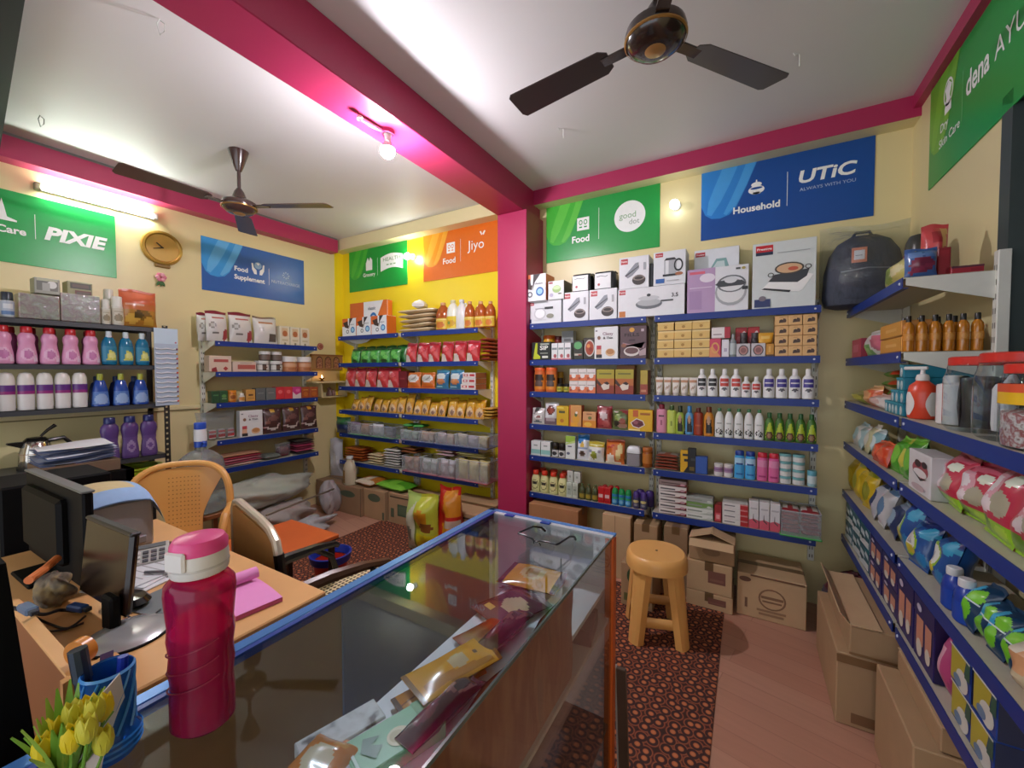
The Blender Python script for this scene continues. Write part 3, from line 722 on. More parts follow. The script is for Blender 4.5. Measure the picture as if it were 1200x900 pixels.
# ================================================================ goods on the back wall racks
SB = Shelf('B', 2.85, ZB)
def W(k, r): return {1: 'top', 2: 'second', 3: 'third', 4: 'fourth', 5: 'fifth', 6: 'bottom'}[k]+' shelf '+r
RP = 'beside pink pillar'; RQ = 'under blue back-wall sign'
Z = {k+1: z for k, z in enumerate(ZB)}
LOGO = lambda x0, z1, s=1: [('r', x0, z1-.13*s, x0+.22, z1, '#b5303c'), ('t', x0+.11, z1-.09*s, .05*s, 'Prestige', '#f2e6e6', .18)]
# --- rack beside the pillar, top shelf
potart = [('e', .42, .42, .17, .26, '#c9ccd0'), ('e', .42, .43, .13, .2, '#eef0f2'), ('r', .29, .62, .55, .66, '#9a9da2'), ('r', .55, .6, .78, .7, '#26282c'), ('e', .7, .3, .1, .1, '#8d8f80'), ('r', .25, .14, .6, .16, '#c9ccd0')]
put(SB, Z[1], 615, 658.5, 352, carton('cooker_carton', '#dcdfe3', LOGO(.03, .93)+[('r', .03, .03, .18, .2, '#24386f')]+potart, d=.2, side='#c3c6cb'), 'white carton with steel pot picture, left end, '+W(1, RP), 'carton')
cas = [('r', .06, .78, .3, .95, '#b8323c'), ('t', .18, .84, .06, 'Prestige', '#f6e9e9', .2), ('p', [(.2, .42), (.55, .78), (.66, .8), (.68, .62), (.45, .4), (.3, .33)], '#8e939c'), ('p', [(.2, .42), (.24, .38), (.67, .66), (.68, .7)], '#4a4c52'), ('e', .67, .25, .22, .16, '#3b3230'), ('e', .67, .31, .2, .08, '#8c8078'), ('e', .67, .31, .14, .05, '#2e2624'), ('r', .82, .55, .9, .78, '#a9acb2')]
o1 = put(SB, Z[1], 659, 690, 342, carton('casserole_carton', '#e3e5ea', cas, d=.2, side='#c5c8ce'), 'white casserole carton, left of two in lower row, '+W(1, RP), 'carton', 'casserole cartons')
a = SB.along(706.3, Z[1], .012); dup(o1, (a, o1.location.y, o1.location.z), label='white casserole carton, right of two in lower row, '+W(1, RP))
a = SB.along(742.5, Z[1]+.2, .012)
o3 = put(SB, Z[1], 723, 803.5, 336, carton('pan_carton', '#e4e6ea', [('r', .02, .8, .12, .96, '#b8323c'), ('t', .07, .85, .07, 'Prestige', '#f6e9e9', .09), ('r', .02, .02, .12, .22, '#c77a3a'), ('e', .48, .42, .2, .17, '#6e7278'), ('e', .48, .47, .18, .12, '#b5b8bc'), ('r', .66, .47, .84, .52, '#4a4c50'), ('e', .48, .62, .16, .08, '#c7cace'), ('e', .48, .72, .03, .05, '#33353a'), ('t', .86, .6, .13, '3.5', '#54565c')], d=.19, side='#c3c6cb', rough=.35), 'long white carton with frying pan picture, top shelves, spanning both racks', 'carton')
hp = SB.zat(762, 336, .012)
dup(o1, (a, o1.location.y, hp+.001), label='white casserole carton lying on top of the long pan carton')
o = put(SB, Z[1], 757.5, 765, 309, carton('appliance_carton', '#26282d', [('r', .1, .1, .9, .9, '#33363c')], d=.15, side='#2a2c31'), 'narrow black carton between casserole and kettle cartons, top shelf', 'carton', z0=hp+.001, off=.03)
hc = SB.zat(636, 353, .012)
ear = [('r', 0, 0, 1, 1, '#e9ebee'), ('r', 0, .55, .42, 1, '#d9682a'), ('p', [(.0, .32), (.3, .36), (.5, .24), (.45, .12), (0, .12)], '#e9ebee'), ('p', [(.06, .76), (.4, .85), (.44, .6), (.5, .6), (.47, .42), (.2, .5)], '#3a2a26'), ('p', [(.5, .38), (.53, 1), (.8, 1), (.58, .7)], '#32282a'), ('o', .78, .34, .15, .17, .35, '#2c6fb5'), ('e', .78, .34, .1, .11, '#9bd0ea'), ('o', .4, .25, .1, .11, .4, '#5b5f66'), ('t', .74, .62, .06, 'classic', '#6b7076', .3)]
put(SB, Z[1], 609, 640, 322, carton('earphone_carton', '#e9ebee', ear, d=.16, side='#d9763a'), 'orange and white carton on left end of white pot carton', 'carton', z0=hc+.001, off=-.02)
put(SB, Z[1], 642, 661, 329, carton('bowl_carton', '#dfe3e2', [('r', .05, .85, .3, .95, '#a33a40'), ('e', .55, .55, .27, .2, '#9cc071'), ('e', .55, .62, .24, .1, '#c8dfa6'), ('e', .22, .25, .12, .1, '#b6b0c9'), ('e', .75, .3, .12, .04, '#6e7a66')], d=.16, side='#5d6159'), 'small white carton with green bowl picture above pot carton', 'carton', z0=hc+.001, off=.0)
h2 = SB.zat(690, 341, .012)
for i, (u0, u1, v) in enumerate(((667, 691, 320), (693, 718, 317))):
    t = thing('lunch_box', 'black lunch box with white front, %s, above casserole cartons' % nth(i, 2), 'lunch box', group='black lunch boxes')
    a0, a1 = SB.along(u0, h2), SB.along(u1, h2); w = a1-a0; h = SB.zat((u0+u1)/2, v)-h2
    g = G(); g.lathe([(.42*w, .001), (.5*w, .012), (.52*w, h*.5), (.5*w, h-.02), (.46*w, h)], M('#26282b', rough=.25), 24, sup=6, sy=1.0); g.build('box_body', t)
    g = G(); g.box(-w*.4, -w*.52-.004, h*.08, w*.36, -w*.5, h*.9, M('#e2e4e6', rough=.35), .002); g.disc(-w*.2, h*.3, .06*w, .06*w, -w*.52-.0045, '#b3525a'); g.tube([(-w*.3, -w*.52-.0045, h*.72), (-w*.1, -w*.52-.0045, h*.76), (w*.1, -w*.52-.0045, h*.7), (w*.22, -w*.52-.0045, h*.75)], .002, '#5c5f64', 5); g.build('front_label', t)
    g = G(); g.box(-w*.5, -w*.2, h-.004, w*.5, w*.2, h+.004, M('#3a3c40', rough=.2), .002); g.build('clasp', t)
    t.location = ((a0+a1)/2, 2.85+.03+w*.52, h2+.001)
kettle = [('r', .06, .84, .3, .96, '#b8323c'), ('t', .18, .88, .035, 'Prestige', '#f6e9e9', .2), ('r', .34, .3, .72, .72, '#aeb2b8'), ('r', .38, .3, .48, .72, '#e4e6e9'), ('p', [(.34, .72), (.72, .72), (.66, .79), (.4, .79)], '#3a3c40'), ('o', .78, .56, .14, .19, .3, '#2c2e33'), ('r', .3, .25, .75, .31, '#33353a'), ('r', .08, .06, .35, .19, '#2d62ab'), ('e', .8, .3, .12, .05, '#a96a4c'), ('r', .42, .1, .8, .13, '#b9bcc1')]
put(SB, Z[1], 765, 804, 294, carton('kettle_carton', '#e2e5ea', kettle, d=.16, side='#c3c7cc'), 'tall white carton with steel kettle picture on pan carton', 'carton', z0=hp+.001)
put(SB, Z[1], 812, 866, 291, carton('iron_carton', '#dfe3e8', LOGO(.03, .96, .5)+[('p', [(.3, .62), (.5, .84), (.72, .84), (.8, .68), (.68, .6)], '#7fa7a6'), ('p', [(.4, .68), (.52, .8), (.68, .8), (.7, .7)], '#c6d6d6'), ('e', .1, .6, .06, .03, '#2d4f9a')], d=.1, side='#c3c6cc'), 'white iron carton standing behind the lilac cooker carton', 'carton', off=.14)
cook = [('r', 0, 0, .47, 1, '#b79ac0'), ('r', .04, .88, .3, .94, '#d9667a'), ('e', .34, .78, .13, .1, '#e5dcea'), ('r', .04, .08, .25, .5, '#a98bb5'), ('r', .04, .56, .42, .58, '#d8c8de'), ('e', .72, .42, .25, .3, '#a9adb3'), ('e', .72, .44, .22, .26, '#e1e3e6'), ('o', .73, .6, .23, .19, .14, '#6d7177'), ('p', [(.47, .6), (.55, .68), (.9, .66), (.96, .58), (.9, .55), (.55, .54)], '#42454b'), ('e', .72, .68, .1, .07, '#d7dade'), ('r', .9, .45, .99, .52, '#33353a'), ('r', .8, .9, .87, .94, '#4a4d52'), ('e', .92, .92, .03, .03, '#a99a5a')]
put(SB, Z[1], 804, 878, 313, carton('pressure_cooker_carton', '#e1e3e9', cook, d=.12, side='#33353b'), 'lilac and white carton with pressure cooker picture, top shelf', 'carton')
ind = [('r', .05, .86, .33, .96, '#c8242f'), ('t', .19, .89, .035, 'Prestige', '#ffffff', .24), ('r', .05, .81, .33, .86, '#26334f'), ('p', [(.14, .28), (.3, .42), (.88, .48), (.96, .46), (.8, .25), (.74, .22)], '#f3f4f4'), ('p', [(.26, .4), (.36, .5), (.9, .55), (.86, .44), (.72, .36)], '#3a3e46'), ('p', [(.15, .29), (.2, .31), (.62, .25), (.6, .22)], '#2b2d31'), ('e', .59, .58, .23, .09, '#4a443f'), ('e', .59, .58, .2, .07, '#d9b08a'), ('e', .65, .57, .08, .03, '#c75a42'), ('o', .3, .5, .05, .035, .3, '#3c3834'), ('o', .88, .58, .05, .035, .3, '#3c3834'), ('r', .04, .02, .3, .14, '#2b3a6e'), ('e', .17, .15, .06, .04, '#7b7480'), ('r', .4, .82, .9, .83, '#aab0b4')]
put(SB, Z[1], 880, 957, 282, carton('cooktop_carton', '#d5dcdd', ind, d=.12, side='#b9c0c2'), 'large pale carton with induction cooktop and pan picture', 'carton')
# --- rack beside the pillar, second shelf
w2 = W(2, RP)
put(SB, Z[2], 623, 646, 401, carton('drink_mix_carton', '#1c1e1c', [('p', [(.08, .1), (.2, .95), (.3, .95), (.28, .35), (.44, .2), (.44, .06), (.1, .04)], '#b9c82a'), ('t', .64, .56, .24, 'SIP', '#f0f0ea', .42), ('r', .45, .84, .9, .92, '#aeb4a8'), ('r', .55, .1, .85, .22, '#d8dad2'), ('r', .45, .34, .85, .4, '#8a8d84')], d=.08), 'black and lime drink carton, left end, '+w2, 'carton')
put(SB, Z[2], 634, 648, 393, jar('powder_jar', '#dca32e', '#d9641f', lidz=.86), 'orange lidded jar behind the black and lime carton', 'jar', off=.11)
put(SB, Z[2], 648, 657, 394, jar('sauce_jar', '#7b2a22', '#5d1f1f', lidz=.86), 'dark red jar behind the small white cartons, '+w2, 'jar', off=.12)
put(SB, Z[2], 658, 672, 388, carton('powder_carton', '#c6c8c9', [('r', 0, .55, 1, 1, '#8d9092'), ('r', .2, .64, .8, .74, '#5d5f61'), ('e', .5, .3, .3, .14, '#a9a3b0')], d=.06), 'tall grey and white carton behind the small cartons, '+w2, 'carton', off=.11)
row(SB, Z[2], 646, 669, 3, 402, carton('juice_carton', '#dfe1e2', [('r', .1, .6, .9, .72, '#7e8a8c'), ('e', .6, .22, .25, .12, '#a4585c'), ('r', 0, 0, 1, .08, '#c9808a')], d=.05, side='#b9cdd8'), 'small white carton', 'carton', 'small white cartons', w2)
put(SB, Z[2], 672, 683.5, 399, carton('snack_carton', '#34332c', [('e', .45, .73, .42, .2, '#63a86a'), ('r', .1, .2, .85, .3, '#c0bcae'), ('r', .5, .2, .85, .26, '#8a3a34')], d=.07), 'dark carton with green circle, '+w2, 'carton')
put(SB, Z[2], 683.5, 697, 396, carton('noodle_carton', '#39352e', [('e', .55, .52, .44, .4, '#c9c4bc'), ('e', .55, .52, .37, .33, '#a2452c'), ('e', .45, .62, .15, .09, '#d98a4e'), ('e', .66, .45, .16, .1, '#8a2f20')], d=.07), 'dark carton with red food bowl picture, '+w2, 'carton')
slim = [('p', [(.08, .1), (.1, .42), (.3, .42), (.3, .1)], '#d9a98c'), ('r', .1, .3, .3, .42, '#b8434c'), ('r', .08, .03, .33, .14, '#2c2a2c'), ('e', .2, .66, .07, .06, '#8a6450'), ('t', .58, .74, .09, 'Classy', '#9a7a8a', .44), ('t', .58, .62, .07, '& Thin', '#3c3c40', .4), ('e', .68, .2, .2, .12, '#d8b48a'), ('e', .68, .22, .16, .08, '#b9824e'), ('r', .05, .86, .14, .9, '#777a80')]
put(SB, Z[2], 696, 724.5, 383, carton('slimming_carton', '#e4e5e6', slim, d=.06, side='#c4c6c8'), 'white carton showing a woman in red top, '+w2, 'carton')
choco = [('e', .45, .88, .1, .07, '#d79a3a'), ('r', .8, .82, .9, .9, '#b9aab0'), ('t', .45, .68, .1, 'FILLS', '#2b1c20', .56), ('r', .34, .53, .58, .59, '#45303a'), ('p', [(.1, .5), (.6, .4), (.9, .3), (.95, .5), (.8, .28), (.1, .38)], '#93757c'), ('e', .45, .22, .3, .15, '#d8cfcb'), ('e', .45, .24, .25, .1, '#6b4a4a'), ('e', .15, .4, .1, .06, '#8a5a44'), ('p', [(.7, .2), (.98, .32), (.98, .1), (.75, .08)], '#b39aa0')]
put(SB, Z[2], 726, 758, 382, carton('cereal_carton', '#5d454a', choco, d=.07, side='#4a363b'), 'brown chocolate cereal carton with white bowl, '+w2, 'carton')
# --- third
w3 = W(3, RP)
row(SB, Z[3], 624, 651, 2, 431, jar('health_drink_jar', '#cf6a35', '#e0632c', label=(.1, .72, '#d9852f'), shapes=[('p', [(.2, .6), (.2, .98), (.8, .98), (.85, .6)], '#33221d'), ('e', .5, .42, .3, .2, '#5a4a44'), ('r', .25, .25, .75, .34, '#4a3a36')], lidz=.88, sy=.8), 'orange jar with orange lid', 'jar', 'orange jars', w3)
put(SB, Z[3], 652, 659, 436, jar('spread_jar', '#c99a2a', '#b98a20', label=(.3, .7, '#4a3216')), 'tall yellow jar behind two little yellow jars, '+w3, 'jar', off=.12)
row(SB, Z[3], 651, 667, 2, 450, jar('spread_jar', '#3b3320', '#24231f', label=(.1, .66, '#b5ad3e'), shapes=[('r', .3, .3, .7, .7, '#7c8432')], lidz=.74), 'small jar with yellow label', 'jar', 'little yellow jars', w3)
grid(SB, Z[3], 667, 698, 3, 2, 432, carton('powder_carton', '#dcd6d2', [('r', 0, 0, 1, .5, '#d8764a'), ('e', .5, .42, .26, .2, '#e6e0dc'), ('r', .1, .62, .9, .68, '#9a948e'), ('r', .06, .12, .3, .3, '#a9462c')], d=.07), 'small white and orange carton', 'carton', 'white and orange cartons', w3)
stv = [('r', 0, .0, 1, .34, '#8c3420'), ('r', 0, .34, 1, .62, '#b5662a'), ('r', 0, .62, 1, 1, '#a89a2a'), ('r', .15, .79, .85, .85, '#6a661e'), ('p', [(.02, .6), (.25, .4), (.4, .3), (.32, .24), (.0, .42)], '#3a2014'), ('p', [(.25, .32), (.42, .42), (.62, .36), (.75, .4), (.72, .2), (.4, .14)], '#d9cfc0'), ('p', [(.4, .44), (.6, .5), (.74, .42), (.62, .36)], '#2b1a16')]
row(SB, Z[3], 698.5, 743, 2, 433, carton('tea_carton', '#a89a2a', stv, d=.07, side='#7c4022'), 'yellow and red tea carton', 'carton', 'yellow and red cartons', w3)
put(SB, Z[3], 750, 759, 434, carton('tea_carton', '#b09a3a', [('r', 0, 0, 1, .42, '#96402c'), ('r', .1, .1, .8, .2, '#c98a6a')], d=.1, side='#8a3a2a'), 'narrow yellow and red carton turned sideways, '+w3, 'carton', off=.02)
put(SB, Z[3], 722, 744, 427.5, carton('tea_carton', '#b5702a', [('r', 0, 0, 1, .3, '#8c3420')], d=.06), 'yellow and red carton standing behind the tea cartons', 'carton', off=.13)
# --- fourth
w4 = W(4, RP)
put(SB, Z[4], 622, 637, 478, pouch('snack_pouch', '#c9c7c4', [('e', .55, .4, .32, .13, '#f0eeec'), ('e', .6, .42, .2, .06, '#8c4a44'), ('e', .5, .12, .3, .08, '#5f6f78'), ('p', [(.3, 1), (.2, .6), (.5, .75), (.7, 1)], '#4a4c4a')], seed=1), 'white and black snack pouch, left end, '+w4, 'pouch')
put(SB, Z[4], 636.5, 652.5, 472, pouch('snack_pouch', '#cfd0d4', [('e', .5, .64, .3, .2, '#5a2420'), ('e', .5, .64, .22, .13, '#8c3a2e'), ('r', 0, 0, 1, .32, '#74606a'), ('r', .2, .16, .8, .26, '#b3a3aa')], seed=2), 'silver pouch with dark red circle, '+w4, 'pouch')
put(SB, Z[4], 652, 666.5, 476, carton('spice_carton', '#d3ac24', [('r', .2, .64, .7, .76, '#5c5a38'), ('e', .45, .25, .16, .1, '#b8772a'), ('r', .05, .86, .6, .95, '#e5cf5a')], d=.05, side='#b8901c'), 'bright yellow spice carton, '+w4, 'carton')
put(SB, Z[4], 667, 681.5, 475, carton('spice_carton', '#d39a5a', [('e', .55, .35, .3, .22, '#dba03a'), ('r', .1, .0, .7, .18, '#e3a636'), ('e', .55, .56, .12, .1, '#5a6a3a'), ('e', .6, .65, .1, .06, '#efe6d6'), ('r', 0, .0, .1, 1, '#c0562c')], d=.06, side='#b5432c'), 'tall orange carton with fruit picture, '+w4, 'carton')
put(SB, Z[4], 682.5, 698.5, 483, carton('spice_carton', '#d8a070', [('r', 0, 0, 1, .45, '#d78a2e'), ('e', .4, .2, .3, .14, '#e5b94a'), ('e', .55, .62, .14, .1, '#6e7a44'), ('r', .3, .84, .7, .9, '#9a5a3a')], d=.05, side='#a84a2a'), 'short orange carton with fruit picture, '+w4, 'carton')
put(SB, Z[4], 697.5, 716, 476, pouch('fruit_pouch', '#8a2c32', [('e', .3, .3, .25, .15, '#a8484a'), ('e', .65, .22, .25, .14, '#b45a58'), ('e', .5, .55, .25, .16, '#c9b4b6'), ('r', .3, .75, .7, .9, '#b07a7a'), ('e', .3, .66, .12, .08, '#e5dada')], seed=3), 'dark red berry pouch, '+w4, 'pouch')
put(SB, Z[4], 716.5, 736.5, 481, pouch('fruit_pouch', '#5b6a3c', [('p', [(.35, 1), (1, 1), (1, .7)], '#7e2c2e'), ('e', .3, .3, .25, .14, '#2f2b22'), ('e', .65, .2, .28, .13, '#b08a7a'), ('e', .35, .62, .2, .16, '#8ba05a'), ('e', .65, .42, .2, .14, '#8f4a3c'), ('r', .1, .84, .35, .96, '#d9d3c8')], seed=4), 'green and red mixed fruit pouch, '+w4, 'pouch')
put(SB, Z[4], 735.5, 765, 480.5, carton('dates_carton', '#dcae1c', [('r', .2, .66, .42, .98, '#c2602c'), ('r', .5, .76, .9, .86, '#a8641c'), ('p', [(.1, .38), (.35, .6), (.62, .5), (.7, .3), (.45, .12), (.2, .2)], '#e9e3dc'), ('p', [(.14, .38), (.36, .56), (.6, .47), (.66, .3), (.45, .16), (.22, .23)], '#74343e'), ('e', .32, .4, .1, .08, '#9a5a64'), ('e', .5, .34, .1, .07, '#5a242e'), ('r', .03, .02, .5, .08, '#f0e2a0')], d=.05, side='#b5641c'), 'wide yellow dates carton, right end, '+w4, 'carton')
# --- fifth
w5 = W(5, RP)
row(SB, Z[5], 622, 645, 2, 517.5, carton('cream_carton', '#dfe3e2', [('r', 0, .12, 1, .42, '#8cc0bb'), ('r', .3, .66, .7, .76, '#9aa09e'), ('r', 0, 0, 1, .12, '#c9d2d0')], d=.06, side='#9aa5a4'), 'white and teal carton', 'carton', 'white and teal cartons', w5)
row(SB, Z[5], 645.5, 661.5, 2, 520, jar('cream_jar', '#2b2320', '#241d1b', label=(.04, .52, '#d8d8d8'), shapes=[('e', .5, .5, .26, .34, '#3a3a3c')], lidz=.62), 'dark jar with white label', 'jar', 'dark cream jars', w5)
put(SB, Z[5], 662.5, 674, 511, carton('tea_carton', '#dfe5e2', [('r', 0, .72, 1, 1, '#9cc04a'), ('p', [(0, .66), (1, .82), (1, .72), (0, .6)], '#c6dc8a'), ('r', .25, .52, .65, .57, '#4a4e6a'), ('e', .3, .24, .18, .06, '#6c7286')], d=.05, side='#a9b0ad'), 'slim white and lime carton, '+w5, 'carton')
put(SB, Z[5], 674.5, 689, 510, pouch('milk_powder_pouch', '#dfe4ea', [('r', 0, .76, 1, 1, '#2e7cc4'), ('e', .3, .76, .3, .1, '#2e7cc4'), ('e', .5, .6, .2, .09, '#d2b04a'), ('r', .1, .44, .9, .5, '#8ea4c4'), ('e', .5, .25, .26, .1, '#7a6a60'), ('e', .5, .27, .18, .06, '#4f4038')], seed=5, d=.06), 'white pouch with blue top, '+w5, 'pouch')
put(SB, Z[5], 688, 707, 518, pouch('seed_pouch', '#dce0dc', [('r', 0, .72, 1, 1, '#b0a02c'), ('r', .1, .78, .9, .86, '#d9cf8a'), ('e', .4, .3, .2, .2, '#8f9a3a'), ('e', .75, .5, .1, .1, '#9a96a4'), ('e', .12, .5, .1, .1, '#8a8fa4')], seed=6, d=.06), 'white pouch with olive yellow top, '+w5, 'pouch')
put(SB, Z[5], 708, 731, 516, pouch('namkeen_pouch', '#cf7030', [('e', .3, .2, .24, .2, '#e3ddcf'), ('p', [(.55, .1), (.85, .2), (.92, .8), (.75, .85), (.6, .5)], '#dfc98a'), ('r', 0, .84, 1, 1, '#b8522a'), ('p', [(.1, .7), (.5, .8), (.5, .7), (.1, .6)], '#b93a24'), ('r', .0, .0, .8, .08, '#dcd4c4')], seed=7, d=.07), 'orange namkeen pouch with white cup picture, '+w5, 'pouch')
t = put(SB, Z[5], 733, 750.5, 523, bottle('clear_pack', CLEAR('#e4e8ee', haze=.25, gloss=.3), '#d8dbde', prof='dome', capr=1, sy=.8, sup=5, capdome=True, fill=(.6, '#7c6a6c')), 'clear pack of white sachets, '+w5, 'pack')
put(SB, Z[5], 751.5, 763.5, 525, jar('pickle_jar', M('#8c4c1c', rough=.15), '#a8622c', label=(.2, .7, '#b5702c')), 'amber brown jar, right end, '+w5, 'jar')
# --- bottom
w6 = W(6, RP)
row(SB, Z[6], 621.5, 663.5, 4, 553.5, bottle('floor_cleaner_bottle', '#d8d79c', '#cf3a24', label=(.1, .62, '#dcdca0'), shapes=[('e', .5, .5, .36, .42, '#8a8a58'), ('e', .5, .52, .3, .34, '#dcdc9e'), ('r', .28, .52, .72, .74, '#3a3a30')], prof='shoulder', capr=.66, sy=.7), 'pale yellow bottle with red cap', 'bottle', 'pale yellow red-capped bottles', w6)
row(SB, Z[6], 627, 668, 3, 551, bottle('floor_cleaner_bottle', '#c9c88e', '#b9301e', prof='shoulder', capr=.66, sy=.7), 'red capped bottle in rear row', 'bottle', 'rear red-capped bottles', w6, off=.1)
row(SB, Z[6], 663.5, 677, 2, 566, carton('balm_carton', '#c7d0c2', [('r', .15, .2, .85, .8, '#aab5a6'), ('r', .3, .5, .7, .6, '#7e8a7a')], d=.05, side='#9aa394'), 'pale green white carton', 'carton', 'pale green cartons', w6)
zz = SB.zat(670, 566, .012)
for i, (u0, u1) in enumerate(((664.5, 671.5), (672.5, 680))):
    put(SB, Z[6], u0, u1, 552+i*1.5, carton('balm_carton', '#d3d6cf', [('r', .12, .1, .88, .9, '#c2c6bf'), ('r', .35, .4, .65, .6, '#8f968c')], d=.04), 'white upper carton on pale green cartons, %s, bottom shelf' % nth(i, 2), 'carton', 'white upper cartons', z0=zz+.002, off=.03)
row(SB, Z[6], 677.5, 700.5, 3, 568, bottle('oil_bottle', M('#4c5236', rough=.15), '#55603c', label=(.1, .4, '#7e7434'), prof='shoulder', capr=.4, shapes=[('e', .5, .5, .3, .4, '#a08c34')]), 'small olive green bottle', 'bottle', 'olive green bottles', w6)
row(SB, Z[6], 700.5, 715.5, 2, 571.5, carton('balm_tube_carton', '#bf1f22', [('r', .1, .34, .8, .56, '#d9b4b6'), ('r', .1, .1, .9, .16, '#94141c')], d=.04), 'red carton', 'carton', 'red tube cartons', w6)
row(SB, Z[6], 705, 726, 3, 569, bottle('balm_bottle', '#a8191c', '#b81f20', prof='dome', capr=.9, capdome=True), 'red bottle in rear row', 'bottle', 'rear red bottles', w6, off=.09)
row(SB, Z[6], 716, 739.5, 3, 573.5, bottle('air_freshener_can', '#2c7ab8', '#1f8f4c', label=(.1, .5, '#3a8ac6'), prof='dome', capr=.96, capdome=True, sy=1, shapes=[('r', 0, .7, 1, 1, '#2f9a6a'), ('e', .5, .3, .3, .25, '#7ab5d8')]), 'blue can with green top', 'can', 'blue and green cans', w6)
row(SB, Z[6], 740.5, 758, 2, 577, bottle('air_freshener_can', '#44406e', '#46307c', label=(.12, .5, '#4a4a68'), prof='dome', capr=.96, capdome=True, sy=1, shapes=[('e', .5, .8, .36, .22, '#c6b878'), ('e', .5, .25, .2, .2, '#8a8c96')]), 'purple can with dark base', 'can', 'purple cans', w6)
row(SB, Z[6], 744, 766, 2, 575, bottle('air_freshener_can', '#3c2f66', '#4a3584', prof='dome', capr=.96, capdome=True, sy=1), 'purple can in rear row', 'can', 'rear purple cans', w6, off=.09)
# ------------------------------------------------ rack under the blue sign
q2 = W(2, RQ)
grid(SB, Z[2], 770, 832, 3, 4, 376.5, carton('soap_carton', '#dcb86a', [('r', 0, .82, 1, 1, '#e6ca8a'), ('r', 0, .0, 1, .07, '#6b4a28'), ('e', .5, .42, .1, .16, '#b0843c'), ('r', .36, .6, .64, .64, '#c49a52')], d=.12, side='#b88f4c', top='#e3c680'), 'cream yellow soap carton', 'carton', 'cream yellow soap cartons', q2)
put(SB, Z[2], 831, 845, 397, carton('cosmetic_carton', '#c83f5c', [('p', [(0, 0), (1, 0), (.5, .4), (.3, .6), (0, .5)], '#d98a5a'), ('o', .5, .5, .34, .3, .3, '#dca45a')], d=.06), 'pink and orange cosmetic carton, '+q2, 'carton')
z1 = SB.zat(838, 397, .012)
put(SB, Z[2], 833.5, 856, 383.5, carton('cosmetic_carton', '#d8cccc', [('r', .0, .1, .68, .9, '#e6dede'), ('r', .7, 0, 1, 1, '#b02438'), ('r', .1, .3, .55, .4, '#a08a8e')], d=.06, side='#8c1c2c'), 'white and red pack lying on the pink cosmetic carton', 'carton', z0=z1+.001)
put(SB, Z[2], 845.5, 854.5, 398, carton('cosmetic_carton', '#dcd8e4', [('r', .2, .1, .8, .9, '#e4e2ea'), ('r', .3, .3, .7, .5, '#b0a6c0')], d=.05), 'slim white cosmetic carton, '+q2, 'carton')
put(SB, Z[2], 854.5, 863, 391.5, bottle('serum_bottle', M('#8a9498', rough=.1), '#9aa4a6', label=(.1, .6, '#b5bec0'), prof='round', capr=.5), 'small grey glass bottle, '+q2, 'bottle')
row(SB, Z[2], 862.5, 897.5, 2, 402.5, carton('compact_carton', '#c6c1c6', [('e', .5, .48, .36, .4, '#2f2a2c'), ('e', .5, .48, .3, .33, '#b5807c'), ('e', .5, .48, .2, .2, '#8a5a5a'), ('r', .3, .1, .7, .16, '#7a787c')], d=.06, side='#9a969a'), 'grey compact carton with round window', 'carton', 'grey compact cartons', q2)
row(SB, Z[2], 861, 890, 2, 383.5, carton('lipstick_card', '#c4202c', [('r', .1, .0, .9, .3, '#7a2a30'), ('e', .75, .75, .16, .12, '#e8d0d0'), ('e', .3, .6, .18, .1, '#d65a60')], d=.02), 'red cosmetic card', 'card', 'red cosmetic cards', q2, off=.11)
z1 = SB.zat(880, 402.5, .012)
for i, (u0, u1) in enumerate(((867, 876), (880, 889))): put(SB, Z[2], u0, u1, 390, jar('nail_polish_bottle', '#3a3438', '#4c464a', lidz=.5), 'dark little bottle on grey compact carton, %s' % nth(i, 2), 'bottle', 'dark little bottles', z0=z1+.001, off=.03)
put(SB, Z[2], 897.5, 907, 403, carton('face_cream_carton', '#c98c2a', [('r', 0, 0, 1, .14, '#4a3018'), ('r', .3, .3, .6, .8, '#deae54')], d=.05), 'small gold carton below a gold tube, '+q2, 'carton')
z1 = SB.zat(902, 403, .012)
put(SB, Z[2], 887, 907, 390, squeeze_tube('face_cream_tube', '#d8a234', '#c28a20', [('r', .3, .3, .7, .7, '#e6c06a')]), 'gold tube on top of the small gold carton, '+q2, 'tube', z0=z1+.001, off=.03)
cof = [('p', [(.3, .25), (.35, .55), (.5, .62), (.58, .55), (.62, .7), (.78, .66), (.85, .5), (.82, .3)], '#4a3026'), ('e', .5, .48, .08, .07, '#2a1a14'), ('r', 0, 0, 1, .05, '#b98850'), ('r', .35, .78, .65, .84, '#c0905c')]
grid(SB, Z[2], 907, 957.5, 3, 4, 368, carton('soap_carton', '#dfb277', cof, d=.1, side='#c4945a', top='#e3bb84'), 'tan soap carton with dark print', 'carton', 'tan soap cartons', q2)
q3 = W(3, RQ)
row(SB, Z[3], 767.5, 817, 5, 442.5, squeeze_tube('face_wash_tube', '#dcd6cf', '#c4bdb4', [('r', .1, .7, .9, .86, '#b98a6a'), ('p', [(.3, .1), (.7, .4), (.7, .5), (.3, .3)], '#b09a88'), ('r', .2, .3, .5, .36, '#a07a5a')]), 'white squeeze tube', 'tube', 'white squeeze tubes', q3)
def lot(c): return bottle('lotion_bottle', '#e6e6e6', '#ececec', label=(.18, .66, '#e6e6e6'), shapes=[('r', .12, .45, .88, .98, c), ('r', .25, .68, .75, .74, '#d9d9dd'), ('r', .25, .58, .75, .62, '#d9d9dd'), ('e', .5, .22, .2, .1, '#55535a')], prof='round', capr=.46)
row(SB, Z[3], 816, 841, 2, 432.5, lot('#26262a'), 'white bottle with black label', 'bottle', 'white bottles, black labels', q3)
row(SB, Z[3], 842, 869, 2, 432.5, lot('#c4463e'), 'tall white bottle with red label', 'bottle', 'tall white bottles, red labels', q3)
